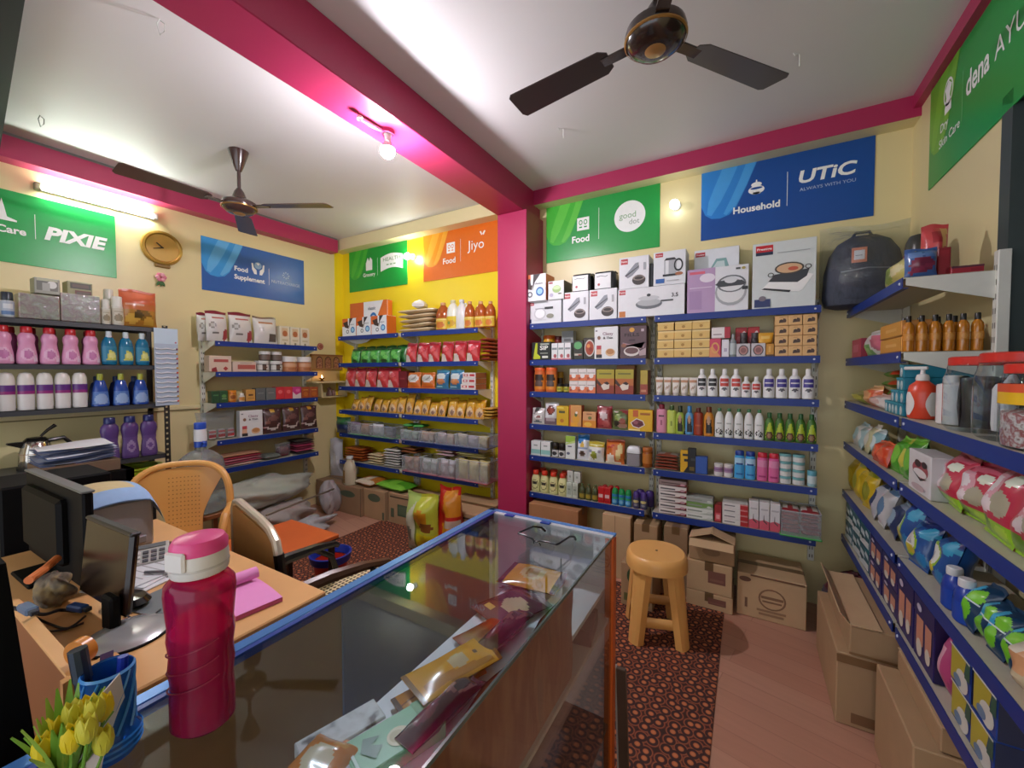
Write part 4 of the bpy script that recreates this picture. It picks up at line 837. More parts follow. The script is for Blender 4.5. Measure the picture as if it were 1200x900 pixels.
row(SB, Z[3], 868.5, 892, 2, 441.5, lot('#c4463e'), 'short white bottle with red label', 'bottle', 'short white bottles, red labels', q3, off=.008)
row(SB, Z[3], 893.5, 955.5, 4, 432.5, lot('#473f92'), 'white bottle with violet blue label', 'bottle', 'white bottles, violet labels', q3)
q4 = W(4, RQ)
sil = [('p', [(.3, .1), (.3, .7), (.5, .95), (.7, .7), (.8, .1)], '#1d1612'), ('e', .5, .7, .14, .2, '#b08a6a')]
for u0, u1, v, bc, cc, sh, pr, lb in ((768.5, 781, 474, '#d58da6', '#7c1830', [('r', .3, .75, .7, .82, '#5a3a44'), ('r', .45, .3, .55, .6, '#a05a72')], 'tall', 'pale pink bottle with dark red cap, left end'), (781, 792, 475.5, '#b9cc5a', '#3c5424', [('r', .2, .72, .8, .78, '#4a5424'), ('r', .42, .3, .58, .55, '#7e9034')], 'tall', 'lime yellow bottle with green cap'), (791.5, 801.5, 476, '#9ab044', '#24301c', sil, 'round', 'lime bottle with black silhouette and dark cap'), (802.5, 812.5, 476, '#5a9acb', '#3a86c4', sil, 'round', 'light blue bottle with black silhouette'), (812.5, 823.5, 478, '#94361c', '#5a1e12', [('r', .2, .4, .8, .5, '#b05a34')], 'tall', 'reddish brown bottle with dark cap'), (824, 836.5, 477, '#c9822a', '#6b3416', sil, 'shoulder', 'amber bottle with black silhouette')):
    put(SB, Z[4], u0, u1, v, bottle('shampoo_bottle', bc, cc, label=(.04, .74, bc), shapes=sh, prof=pr, capr=.55, sy=.6), lb+', '+q4, 'bottle', 'mixed shampoo bottles')
row(SB, Z[4], 837, 895.5, 5, 479.5, bottle('body_lotion_bottle', '#dfe2e0', '#3f7a52', label=(.04, .6, '#dfe2e0'), shapes=[('o', .45, .3, .28, .16, .35, '#2c3230'), ('o', .65, .22, .22, .12, .35, '#2c3230'), ('r', .3, .74, .7, .8, '#a9b0ac')], prof='oil', capr=.42, sy=.65), 'white bottle with green cap', 'bottle', 'white green-capped bottles', q4)
row(SB, Z[4], 895.5, 957.5, 5, 485, bottle('hair_oil_bottle', '#3c6a22', '#245a2a', label=(.04, .7, '#3f7226'), shapes=[('p', [(.1, .1), (.4, .85), (.6, .95), (.9, .3), (.9, .1)], '#b4c832'), ('e', .5, .22, .34, .2, '#4a2f1c'), ('e', .5, .2, .2, .12, '#9a7450'), ('r', .35, .55, .7, .62, '#6a8a2a')], prof='shoulder', capr=.5, sy=.65), 'dark green bottle with lime label', 'bottle', 'dark green bottles', q4)
q5 = W(5, RQ)
for i in range(5):
    z1 = Z[5]+i*.021
    put(SB, Z[5], 766+i*.6, 795-i*.3, 500, stack_mesh('foil_pack', 1, ['#a09a96', '#8c4634'], d=.14, seed=i), 'grey foil pack, %s, left end, %s' % (['lowest of five', 'second lowest', 'middle of five', 'second highest', 'topmost of five'][i], q5), 'pack', 'stacked grey foil packs', z0=z1, wh=(None, .0205), off=.01)
put(SB, Z[5], 797, 806, 528, carton('battery_pack', '#d6a51e', [('p', [(.4, .0), (1, .3), (1, 0)], '#1e1e1e'), ('r', .5, .5, 1, .62, '#222222'), ('r', .3, .75, 1, .85, '#2a2a2a')], d=.03), 'yellow and black standing pack, '+q5, 'pack')
put(SB, Z[5], 805.5, 815.5, 525.5, carton('battery_pack', '#1c1d1f', [('r', .2, .1, .8, .25, '#6a5a2a'), ('r', .4, .5, .9, .6, '#3c3e40')], d=.03), 'black standing pack beside yellow one, '+q5, 'pack')
put(SB, Z[5], 814.5, 829, 535.5, carton('razor_carton', '#2a4f9c', [('r', .06, .06, .94, .94, '#2f57a8')], d=.05, side='#1f3f86'), 'plain blue carton, '+q5, 'carton')
row(SB, Z[5], 836, 859.5, 2, 544.5, jar('cream_jar', '#dedcdc', '#dcdad8', label=(.35, .75, '#a88aa8'), shapes=[('r', 0, .3, 1, .7, '#8d6a94')], lidz=.8), 'small white jar with lilac band', 'jar', 'small white jars', q5)
row(SB, Z[5], 860, 885.5, 2, 529, bottle('deodorant_bottle', '#3f9fd8', '#1e3a8c', label=(.02, .74, '#4aa6dc'), shapes=[('r', 0, .66, 1, 1, '#a9cfe6'), ('r', .2, .7, .8, .74, '#2a4a8c'), ('r', .2, .16, .8, .22, '#1f6ab4')], prof='tall', capr=.9, sy=.6), 'sky blue bottle with navy cap', 'bottle', 'sky blue bottles', q5)
row(SB, Z[5], 886.5, 913.5, 2, 531.5, bottle('deodorant_bottle', '#d65a94', '#c42038', label=(.02, .74, '#d8689c'), shapes=[('r', 0, .66, 1, 1, '#dc8cb2'), ('r', .2, .64, .8, .69, '#a02a5a'), ('r', .2, .2, .8, .28, '#a8326e')], prof='tall', capr=.9, sy=.6), 'pink bottle with red cap', 'bottle', 'pink bottles', q5)
tub = jar('cream_tub', '#d5d8d4', '#7cb8bc', lidz=.66)
a0, a1 = SB.along(912.5, Z[5], .012), SB.along(944, Z[5], .012); H = (SB.zat(928, 533, .012)-Z[5])/4
pr = None
for c in range(2):
    for r in range(4):
        if pr is None: o, d = tub((a1-a0)/2*.96, H*.98); pr = o
        else: o = dup(pr, (0, 0, 0))
        o.location = (a0+(a1-a0)*(c+.5)/2, 2.862+d/2, Z[5]+.001+r*H); tag(o, 'white tub with teal lid, %s, %s stack, %s' % (['lowest', 'second', 'third', 'topmost'][r], ['left', 'right'][c], q5), 'tub', 'stacked teal-lidded tubs')
put(SB, Z[5], 946, 958, 552.5, jar('cream_tub', '#9fc4cc', '#5fa4b4', label=(.2, .66, '#c8d8da'), lidz=.7), 'short teal tub alone at right end, '+q5, 'tub')
q6 = W(6, RQ)
for i in range(6):
    h = .0385
    put(SB, Z[6], 771.5, 805, 500, carton('soap_carton', '#d9d3d0' if i < 5 else '#8d7a78', [('r', .06, .34, .6, .6, '#5d5a5e') if i < 5 else ('r', .1, .4, .8, .6, '#5c4a4a'), ('p', [(.5, .1), (1, .5), (1, .1)], '#7a1f24'), ('p', [(0, 0), (1, 0), (1, .16), (.4, .14)], '#4a2a2c'), ('e', .86, .4, .09, .2, '#b8909a')], d=.09, side='#7c2024'), 'white and maroon soap carton, %s, %s' % (['lowest of six', 'second from below', 'third from below', 'fourth from below', 'fifth from below', 'brownish topmost'][i], q6), 'carton', 'maroon soap cartons', z0=Z[6]+i*h, wh=(None, h*.96))
for i in range(4):
    h = .036
    put(SB, Z[6], 803.5, 836, 500, carton('soap_carton', ['#d8dcd8', '#d8dcd8', '#6f9452', '#9aa09c'][i], [('r', .06, .36, .6, .6, '#8a948a'), ('p', [(.5, 0), (1, .5), (1, 0)], '#a9b5aa'), ('e', .86, .4, .08, .2, '#c8ccc8')], d=.09, side='#a4aaa6'), '%s soap carton, %s, %s' % (['white', 'white', 'green', 'grey'][i], ['lowest of four', 'second from below', 'second from top', 'topmost of four'][i], q6), 'carton', 'pale soap cartons', z0=Z[6]+i*h, wh=(None, h*.96))
put(SB, Z[6], 837, 845.5, 592, carton('toothbrush_carton', '#94242a', [('r', .1, .1, .9, .55, '#d0505a'), ('r', .25, .2, .75, .45, '#e8a0a4')], d=.08), 'narrow red carton between stacks, '+q6, 'carton')
for i in range(4):
    h = .034
    put(SB, Z[6], 846, 877, 500, carton('toothpaste_carton', '#dcdad8', [('r', .7, 0, 1, 1, '#b0242a'), ('r', .08, .4, .5, .6, '#7c7a80'), ('r', .7, .8, 1, .95, '#d89a9c')], d=.14, side='#94202a', top='#d4d2d0'), 'white and red flat carton, %s, %s' % (['lowest of four', 'second from below', 'second from top', 'topmost of four'][i], q6), 'carton', 'white and red flat cartons', z0=Z[6]+i*h, wh=(None, h*.96))
row(SB, Z[6], 877, 914.5, 3, 589, carton('hair_remover_carton', '#d8d6d8', [('r', 0, 0, 1, .3, '#d2586c'), ('p', [(0, .3), (.5, .36), (1, .26), (1, .3)], '#d2586c'), ('p', [(.4, .3), (.44, .52), (.48, .54), (.5, .34), (.8, .24), (.78, .2)], '#4a3a3c'), ('r', .15, .7, .85, .76, '#b5b3b8')], d=.06, side='#c4c2c4'), 'white and pink carton', 'carton', 'white and pink cartons', q6)
put(SB, Z[6], 880, 905, 586, carton('hair_remover_carton', '#b9b8ba', [], d=.06), 'grey white carton behind the white and pink cartons', 'carton', off=.1)
def clear_bin(label, u0, u1, z, vtop, base_c, fillcols, depth=.2, off=-.03, mat=None, lip=.0, heap=.02, lidded=False):
    t = thing('storage_bin', label, 'bin', group='clear plastic bins')
    a0, a1 = SB.along(u0, z, off), SB.along(u1, z, off); w = (a1-a0)*.97; h = min(SB.room(z, SB.zat((u0+u1)/2, vtop, off)-z)-.02, .19)
    c = CLEAR('#f4f6f8', haze=.14, gloss=.15, hcol='#eceff2'); T = .002
    g = G()
    for x0, y0, x1, y1 in ((-w/2, -depth/2, w/2, -depth/2+T), (-w/2, depth/2-T, w/2, depth/2), (-w/2, -depth/2, -w/2+T, depth/2), (w/2-T, -depth/2, w/2, depth/2)): g.box(x0, y0, .003, x1, y1, h, c)
    g.tube([(-w/2, -depth/2, h), (w/2, -depth/2, h), (w/2, depth/2, h), (-w/2, depth/2, h)], .0028, CLEAR('#f2f4f6', haze=.5, gloss=.4), 6, closed=True); g.build('bin_walls', t)
    g = G(); g.box(-w/2-lip, -depth/2-lip, 0, w/2+lip, depth/2+lip, .008, C(base_c, rough=.3), .003); g.build('bin_base', t)
    t.location = ((a0+a1)/2, 2.85+off+depth/2, z+.001)
    return t, w, h
t, w, h = clear_bin('clear tray of red and white packs on green mat, bottom shelf right end', 914.5, 963, Z[6], 597, '#3fae4c', None, lip=.006)
def stack_in(name, desc, cat, group, x, y, z, n, w, d, h, cols, where, seed=0, rzj=.12, mk=None, tail='stack'):
    """n soft packs lying flat on each other"""
    names = {1: [''], 2: ['lower', 'upper'], 3: ['lowest', 'middle', 'topmost'], 4: ['lowest', 'second', 'third', 'topmost'], 5: ['lowest', 'second', 'third', 'fourth', 'topmost'], 6: ['lowest', 'second', 'third', 'fourth', 'fifth', 'topmost'], 7: ['lowest', 'second', 'third', 'fourth', 'fifth', 'sixth', 'topmost']}[n]
    R = random.Random(seed); pr = None
    for i in range(n):
        if pr is None: g = G(); pouch_flat(g, w, d, h*1.0, cols[0], cols[1] if len(cols) > 1 else None, seed); o = g.build(name); pr = o
        else: o = dup(pr, (0, 0, 0))
        o.location = (x+R.uniform(-.006, .006), y+R.uniform(-.006, .006), z+i*h); o.rotation_euler.z = R.uniform(-rzj, rzj)
        tag(o, f'{desc}, {names[i]}{" of " + tail if names[i] else ""}, {where}', cat, group)
for c, sd in ((-.25, 'left'), (.25, 'right')):
    stack_in('sweet_pack', 'red and white pack', 'pack', 'red and white packs', t.location.x+c*w, t.location.y, t.location.z+.009, 6, w*.46, .15, h/6.2, ['#d9d2d2', '#9c2a34'], 'in green based tray', seed=5, tail=sd+' stack', rzj=.05)
# ------------------------------------------------ alcove racks
NL, NR = "of alcove's left rack", "of alcove's right rack"
n1, m1 = W(1, NL), W(1, NR)
row(SB, Z[1], 401, 453.5, 3, 371.5, carton('earphone_carton', '#e6e8ea', ear, d=.13, side='#d9702a'), 'orange and white carton', 'carton', 'orange and white cartons', 'front row, '+n1)
put(SB, Z[1], 410, 455, 353.5, carton('earphone_carton', '#e6e8ea', [('r', 0, 0, .38, 1, '#d0682a'), ('e', .25, .1, .4, .3, '#e6e8ea'), ('p', [(.72, 0), (1, 0), (1, 1), (.9, 1), (.76, .6)], '#d9702a'), ('o', .64, .42, .11, .26, .3, '#2c6fb5'), ('e', .64, .42, .07, .17, '#b9dcee'), ('o', .46, .32, .06, .14, .4, '#5b5f66'), ('t', .6, .76, .09, 'classic', '#6b7076', .2)], d=.068, side='#d9702a', top='#dc7c34'), 'large orange and white carton behind three smaller ones', 'carton', off=.145)
# pile of beige packs
xa, xb = SB.along(464, Z[1], .02), SB.along(511, Z[1], .02); h = (SB.zat(488, 361, .02)-Z[1])/5
stack_in('soya_pack', 'beige crumpled pack', 'pack', 'beige packs', (xa+xb)/2, 2.955, Z[1]+.002, 5, (xb-xa)*.92, .15, h, ['#c2a680', '#d6c4a2'], m1, seed=3, rzj=.22)
g = G(); pouch_flat(g, .16, .14, .07, '#dcdad6', None, 4); g.v = [(x*(1-.5*max(0, z)/.07), y*(1-.5*max(0, z)/.07), z*1.25) for x, y, z in g.v]
tag(g.build('crumpled_bag', loc=((xa+xb)/2-.03, 2.97, Z[1]+5*h+.01), rz=.4), 'crumpled white bag on top of the beige pack pile', 'bag')
oil = bottle('oil_bottle', M('#a4501a', rough=.12, coat=.4), '#c89a6a', label=(.04, .42, '#d3b23a'), shapes=[('e', .5, .4, .28, .3, '#c4702c'), ('r', .1, .8, .9, .95, '#e2d08a')], prof='oil', capr=.36)
put(SB, Z[1], 507.5, 522.5, 354, oil, 'amber oil bottle beside the beige packs, '+m1, 'bottle', 'amber oil bottles')
put(SB, Z[1], 520.5, 534, 351, bottle('cleaner_bottle', '#dedfcf', '#cfc9a0', label=(.04, .44, '#d8c02c'), shapes=[('e', .5, .4, .34, .28, '#c79a2a'), ('e', .4, .45, .1, .12, '#6a8a3c')], prof='oil', capr=.4), 'white bottle with yellow fruit label, '+m1, 'bottle')
def jug(name, col, label=None, prof=None):
    def mk(w, h):
        t = thing(name, 'x', 'x'); r = w/2
        g = G(); g.lathe([(0, .0005), (.92*r, 0), (r, .03*h), (r, .5*h), (.85*r, .68*h), (.5*r, .82*h), (.34*r, .86*h), (.34*r, .92*h)], M(col, rough=.3), 18, sy=.7); g.build('jug_body', t)
        g = G(); g.tube([(.3*r, 0, .84*h), (.75*r, 0, .86*h), (.95*r, 0, .74*h), (.93*r, 0, .55*h), (.8*r, 0, .48*h)], .12*r, M(col, rough=.3), 8); g.build('jug_handle', t)
        g = G(); g.lathe([(.4*r, .91*h), (.4*r, .99*h), (.34*r, h)], '#d6d8d8', 14); g.build('cap', t)
        if label:
            g = G(); g.surf(lambda u, v: (r*1.015*math.cos(-PI/2+(u-.5)*2), r*.7*1.015*math.sin(-PI/2+(u-.5)*2), (.08+.34*v)*h), 10, 6, label, lambda x, z: C(label if (x-.5)**2+(z-.5)**2 > .09 else '#6a4a24')); g.build('label', t)
        return t, w*.7
    return mk
put(SB, Z[1], 531.5, 544.5, 350.5, jug('cleaner_jug', '#d8d9d6'), 'plain white handled jug between bottles, '+m1, 'jug')
proto = None
for i, (u0, u1) in enumerate(((541.5, 553.5), (553, 567), (566, 578))):
    o = put(SB, Z[1], u0, u1, 352.5, oil, f'amber oil bottle, {nth(i, 3)} at right end, {m1}', 'bottle', 'amber oil bottles')
n2, m2 = W(2, NL), W(2, NR)
def chips(base, dark, patch, seed): return pouch('snack_pouch', base, [('e', .5, .12, .3, .13, dark), ('e', .42, .62, .3, .16, patch), ('r', 0, .88, 1, 1, dark), ('e', .7, .35, .2, .14, patch)], seed=seed, d=.06, lean=.15)
row(SB, Z[2], 409, 467, 5, 408, chips('#3f9c3f', '#2a4a20', '#6cc05a', 11), 'green snack pouch', 'pouch', 'green snack pouches', n2, jit=.04, rj=.06)
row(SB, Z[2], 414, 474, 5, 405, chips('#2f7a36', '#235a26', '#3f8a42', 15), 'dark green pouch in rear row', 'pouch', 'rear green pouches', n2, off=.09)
redp = lambda s: pouch('snack_pouch', '#b52a34', [('e', .22, .1, .3, .26, '#d8ccc4'), ('e', .45, .62, .26, .16, '#d25a62'), ('e', .35, .74, .16, .08, '#e0b4b4'), ('r', 0, .88, 1, 1, '#a83440'), ('e', .72, .3, .22, .2, '#c23a3a')], seed=s, d=.07, lean=.14)
row(SB, Z[2], 472.5, 560.5, 6, 400, redp(21), 'red snack pouch with white corner', 'pouch', 'red snack pouches', m2, jit=.04, rj=.05)
xa, xb = SB.along(561, Z[2], .06), SB.along(578, Z[2], .06)
stack_in('snack_pack', 'dark red pack', 'pack', 'dark red packs', (xa+xb)/2+.015, 2.98, Z[2]+.002, 6, .085, .2, .033, ['#8c2c28', '#a4402e'], 'right end, '+m2, seed=8)
n3, m3 = W(3, NL), W(3, NR)
row(SB, Z[3], 401.5, 466, 5, 431, redp(31), 'red snack pouch with white corner', 'pouch', 'red pouches', n3, jit=.04, rj=.05)
put(SB, Z[3], 467, 476.5, 435, carton('tea_carton', '#6e1a22', [('r', .2, .5, .8, .6, '#8c3a40')], d=.12, side='#5a141c'), 'dark red carton beside orange pouches, '+m3, 'carton')
orp = pouch('noodle_pouch', '#c96a24', [('e', .5, .6, .4, .28, '#d9d8d4'), ('e', .5, .6, .3, .2, '#b9bcb8'), ('r', 0, 0, 1, .24, '#d8702a'), ('r', .1, .1, .9, .16, '#c2541c'), ('p', [(.5, .5), (.8, .7), (.7, .76), (.4, .56)], '#8c8a84')], seed=41, d=.06)
row(SB, Z[3], 475, 508, 2, 436.5, orp, 'orange pouch with white circle', 'pouch', 'orange pouches', m3, rj=.05)
blp = pouch('flour_pouch', '#2f6f98', [('e', .5, .62, .36, .2, '#c9d4d4'), ('e', .5, .38, .34, .14, '#c07a4a'), ('r', 0, .84, 1, 1, '#4f9ab8'), ('r', .1, .08, .6, .14, '#9ac0cc')], seed=42, d=.07)
row(SB, Z[3], 508, 541, 2, 433, blp, 'blue pouch with white cloud', 'pouch', 'blue pouches', m3, rj=.05)
for i in range(3):
    h = .05
    put(SB, Z[3], 539.5+i*1.2, 557.5, 430, carton('noodle_carton', '#d6cfca', [('r', .1, .35, .42, .75, '#b5343c'), ('r', .55, .35, .92, .75, '#b5343c'), ('e', .26, .55, .1, .14, '#e2d6d2')], d=.17, side='#a9623c', rough=.45), 'white and red flat carton, %s of three, %s' % (['lowest', 'middle', 'topmost'][i], m3), 'carton', 'white and red flat cartons', z0=Z[3]+i*h, wh=(None, h*.97), off=.01)
n4, m4 = W(4, NL), W(4, NR)
gold = lambda s: pouch('spice_pouch', '#c9912c', [('r', 0, .55, 1, .9, '#d3a02e'), ('e', .5, .3, .4, .24, '#d2b48a'), ('e', .6, .22, .2, .12, '#8a6a5a'), ('r', 0, .9, 1, 1, '#b07a1c')], seed=s, d=.05, lean=.3)
row(SB, Z[4], 408, 470.5, 7, 464, gold(51), 'gold spice pouch', 'pouch', 'gold pouches left', n4, jit=.1, rj=.15, hs=[.72, .9, 1, .86, .82, .95, 1.05])
row(SB, Z[4], 471, 565, 9, 464.5, gold(58), 'gold spice pouch', 'pouch', 'gold pouches right', m4, jit=.1, rj=.14, hs=[1.08, .8, .95, .68, .95, .96, .85, .97, .9])
xa = SB.along(572, Z[4], .08)
stack_in('spice_pack', 'golden flat pack', 'pack', 'golden flat packs', xa+.02, 2.97, Z[4]+.002, 4, .09, .18, .026, ['#b5872c', '#c9a450'], 'right end, '+m4, seed=9)
n5, m5, n6, m6 = W(5, NL), W(5, NR), W(6, NL), W(6, NR)
def binfull(S_, label, u0, u1, z, vtop, base, cols, n=3, heap=1., cat='pack', pname='packet', desc='packet'):
    t, w, h = clear_bin(label, u0, u1, z, vtop, base, None)
    k = 0
    for i in range(n):
        g = G(); ww = w/n*.9; pouch_into(g, ww, h*heap*random.uniform(.85, 1.02), .07, cols[i % len(cols)][0], [('e', .5, .45, .32, .25, cols[i % len(cols)][1]), ('r', 0, .8, 1, 1, cols[i % len(cols)][1])], seed=i+int(u0))
        o = g.build(pname, loc=(t.location.x-w/2+w/n*(i+.5), t.location.y-.055, t.location.z+.011)); 
        tag(o, f'{cols[i % len(cols)][2]} {desc}, {nth(i, n)}, {label}'.replace('with green base, ', '').replace(' clear bin', ' bin'), cat, 'packets in clear bins')
    return t, w, h
binfull(SB, 'clear bin with green base, '+n5, 407, 432, Z[5], 494, '#4fae6a', [('#a89cae', '#8a6a8c', 'lilac'), ('#b07a4c', '#c0906a', 'brown')], 2)
binfull(SB, 'second clear bin with green base, '+n5, 432.5, 461, Z[5], 497.5, '#4fae6a', [('#b9bcc2', '#d5d8da', 'silver'), ('#3a4456', '#4a5468', 'slate')], 2)
g = G(); pouch_into(g, .2, .17, .09, '#23345c', [('r', 0, .6, 1, 1, '#2a5a3c'), ('e', .5, .8, .3, .12, '#3c7a4a')], seed=77); tag(g.build('cloth_bag', loc=(-3.77, 2.86, Z[5]+.001), rz=.1), 'navy and green bag at left end, '+n5, 'bag')
for i, (u0, u1, cols, n, dsc) in enumerate(((469, 489, [('#74907c', '#8aa694', 'grey green')], 2, 'leftmost'), (490, 508, [('#b58e6c', '#c9a888', 'tan'), ('#9a7a64', '#b89a80', 'brown')], 2, 'second'), (509, 531.5, [('#a49494', '#b5a6a4', 'greyish'), ('#b08c78', '#c2a894', 'rosy')], 2, 'third'), (532, 571, [('#a69a84', '#b8ae9a', 'beige'), ('#8c8490', '#a59ca6', 'mauve'), ('#ac9a5c', '#c0ae74', 'olive')], 3, 'widest'))):
    binfull(SB, f'{dsc} clear bin, {m5}', u0, u1, Z[5], 502.5+i*1.8, '#2d4f96', cols, n)
for i, u in enumerate((475, 487)):
    g = G(); pouch_flat(g, .1, .14, .035, '#2f8a3a', '#58b058', i); tag(g.build('snack_pouch', loc=(SB.along(u, 1, 0), 2.93, SB.zat(480, 502, 0)+.004), rz=.3*i-.1), 'green pouch lying across the leftmost clear bin, %s' % nth(i, 2), 'pouch')
for i, (u0, u1, cols, n, dsc) in enumerate(((470.5, 491, [('#9c6a50', '#b58468', 'brown')], 2, 'leftmost'), (491.5, 512, [('#a4aaa8', '#c4cac8', 'silver')], 2, 'second'), (512.5, 532.5, [('#b5a4a8', '#d6d0d0', 'white'), ('#b59aa0', '#d9d2d4', 'pinkish')], 2, 'third'), (533, 572, [('#bfae62', '#cdbd78', 'pale yellow'), ('#bda95a', '#c9b870', 'yellow'), ('#b0a05c', '#c8b878', 'straw')], 3, 'widest'))):
    binfull(SB, f'{dsc} pink based clear bin, {m6}', u0, u1, Z[6], 533+i*1.6, '#c2506a', cols, n)
zt = SB.zat(480, 533, 0)
stack_in('flour_pack', 'brown pack', 'pack', 'brown packs on bin', SB.along(481, Z[6], .05), 2.95, zt+.003, 2, .18, .17, .03, ['#7c4a2c', '#8f5c3a'], 'on leftmost pink based bin', seed=3, tail='two')
zt = SB.zat(520, 536, 0)
stack_in('snack_pack', 'maroon and white pack', 'pack', 'maroon packs on bin', SB.along(524, Z[6], .05), 2.95, zt+.003, 2, .19, .17, .03, ['#7a2630', '#b9a4a4'], 'on third pink based bin', seed=4, tail='two')
zt = SB.zat(555, 538, 0)
stack_in('flour_pack', 'yellow pack', 'pack', 'yellow packs on bin', SB.along(553, Z[6], .05), 2.95, zt+.003, 2, .3, .17, .02, ['#b5a24a', '#d2c682'], 'on widest pink based bin', seed=6, tail='two')
xa = SB.along(416, Z[6], .05)
stack_in('namkeen_pack', 'red brown pack', 'pack', 'red brown packs', xa, 2.96, Z[6]+.002, 5, .3, .19, .028, ['#9a4a24', '#b5622e'], 'left end, '+n6, seed=12)
xa = SB.along(441, Z[6], .04)
stack_in('rice_pack', 'cream and gold pack', 'pack', 'cream packs', xa, 2.95, Z[6]+.002, 4, .2, .17, .027, ['#b99a5a', '#d9c9a0'], 'middle, '+n6, seed=13)
xa = SB.along(460, Z[6], .04)
stack_in('rice_pack', 'white and black pack', 'pack', 'white and black packs', xa, 2.95, Z[6]+.002, 7, .2, .17, .026, ['#3a2e28', '#d2cfc8'], 'right end, '+n6, seed=14)
# ================================================================ blue rack on the left wall
SL = Shelf('L', -3.82, ZL)
def WL(k): return ['top', 'second', 'third', 'fourth', 'bottom'][k-1]+" shelf of left wall's blue rack"
Zl = {k+1: z for k, z in enumerate(ZL)}
flour = pouch('flour_pouch', '#cfccc8', [('r', 0, .88, 1, 1, '#7a2030'), ('r', .25, .7, .8, .8, '#a8544c'), ('e', .22, .5, .12, .1, '#b5b2ac'), ('o', .22, .5, .12, .1, .2, '#8a8680'), ('r', .18, .2, .5, .3, '#6e6a66'), ('e', .85, .22, .14, .2, '#9c3a40')], seed=61, d=.1, lean=.1, nu=14, nv=18)
put(SL, Zl[1], 234, 249, 366, flour, 'white pouch with maroon top, leftmost and half hidden, '+WL(1), 'pouch', 'large white pouches', off=.09)
o = put(SL, Zl[1], 244, 270, 364, flour, 'white pouch with maroon top, second from left, '+WL(1), 'pouch', 'large white pouches')
put(SL, Zl[1], 271, 299, 366, flour, 'white pouch with maroon top, third from left, '+WL(1), 'pouch', 'large white pouches')
put(SL, Zl[1], 299.5, 328, 371, pouch('flour_pouch', '#cfccc8', [('r', 0, .9, 1, 1, '#6e5a4a'), ('r', .2, .7, .75, .82, '#a9724a'), ('e', .25, .5, .12, .1, '#b5b2ac'), ('r', .15, .26, .4, .32, '#6e6a66'), ('e', .75, .2, .2, .16, '#5a504a')], seed=64, d=.09, lean=.1), 'white pouch with brown top edge, '+WL(1), 'pouch')
row(SL, Zl[1], 328, 363, 3, 383.5, carton('supplement_carton', '#d3ccb6', [('r', .2, .45, .8, .9, '#c9b08a'), ('e', .5, .6, .25, .16, '#a9643c'), ('r', .2, .2, .8, .3, '#c0b594'), ('r', .4, .0, .6, .12, '#8a8068')], d=.09), 'small cream carton', 'carton', 'small cream cartons', WL(1))
put(SL, Zl[2], 245, 272, 417, carton('supplement_carton', '#cdb8a6', [('r', .2, .6, .85, .78, '#a8504a'), ('p', [(.1, 0), (.35, 0), (.3, .3), (.1, .2)], '#8c2e34'), ('p', [(.6, .2), (.72, .34), (.84, .2), (.72, .06)], '#a43c3a')], d=.09, side='#b5a090'), 'cream carton with dark red bar, left end, '+WL(2), 'carton')
put(SL, Zl[2], 272.5, 301, 424, carton('supplement_carton', '#c9b4a6', [('r', .2, .25, .95, .7, '#a8584e'), ('r', .3, .82, .8, .9, '#a89484')], d=.1), 'low wide cream carton with red bar, '+WL(2), 'carton')
bw = jar('capsule_jar', '#d2d0cc', '#d6d4d0', label=(.1, .7, '#3a3634'), shapes=[('r', .1, .1, .35, .9, '#cac6c0'), ('r', .6, .1, .95, .9, '#d2d0cc'), ('e', .47, .5, .14, .3, '#5a4438')], lidz=.76)
_, hj = row(SL, Zl[2], 302.5, 334.5, 2, 423, bw, 'white jar with black label', 'jar', 'white and black jars', 'lower row, second shelf, left wall rack')
row(SL, Zl[2], 307, 333.5, 2, 412, jar('capsule_jar', '#4a4038', '#d6d4d0', label=(.1, .6, '#6a5a50'), lidz=.66), 'white lidded jar', 'jar', 'upper white-lidded jars', 'upper row, second shelf, left wall rack', z0=Zl[2]+hj+.002, off=.03)
row(SL, Zl[2], 334.5, 369, 2, 418, jar('capsule_jar', '#b9825a', '#d8d6d2', label=(.05, .6, '#b5764a'), shapes=[('r', .1, .5, .9, .9, '#c99a78'), ('r', .3, .2, .7, .3, '#8a4a34')], lidz=.64), 'brown jar with wide white lid', 'jar', 'brown white-lidded jars', WL(2))
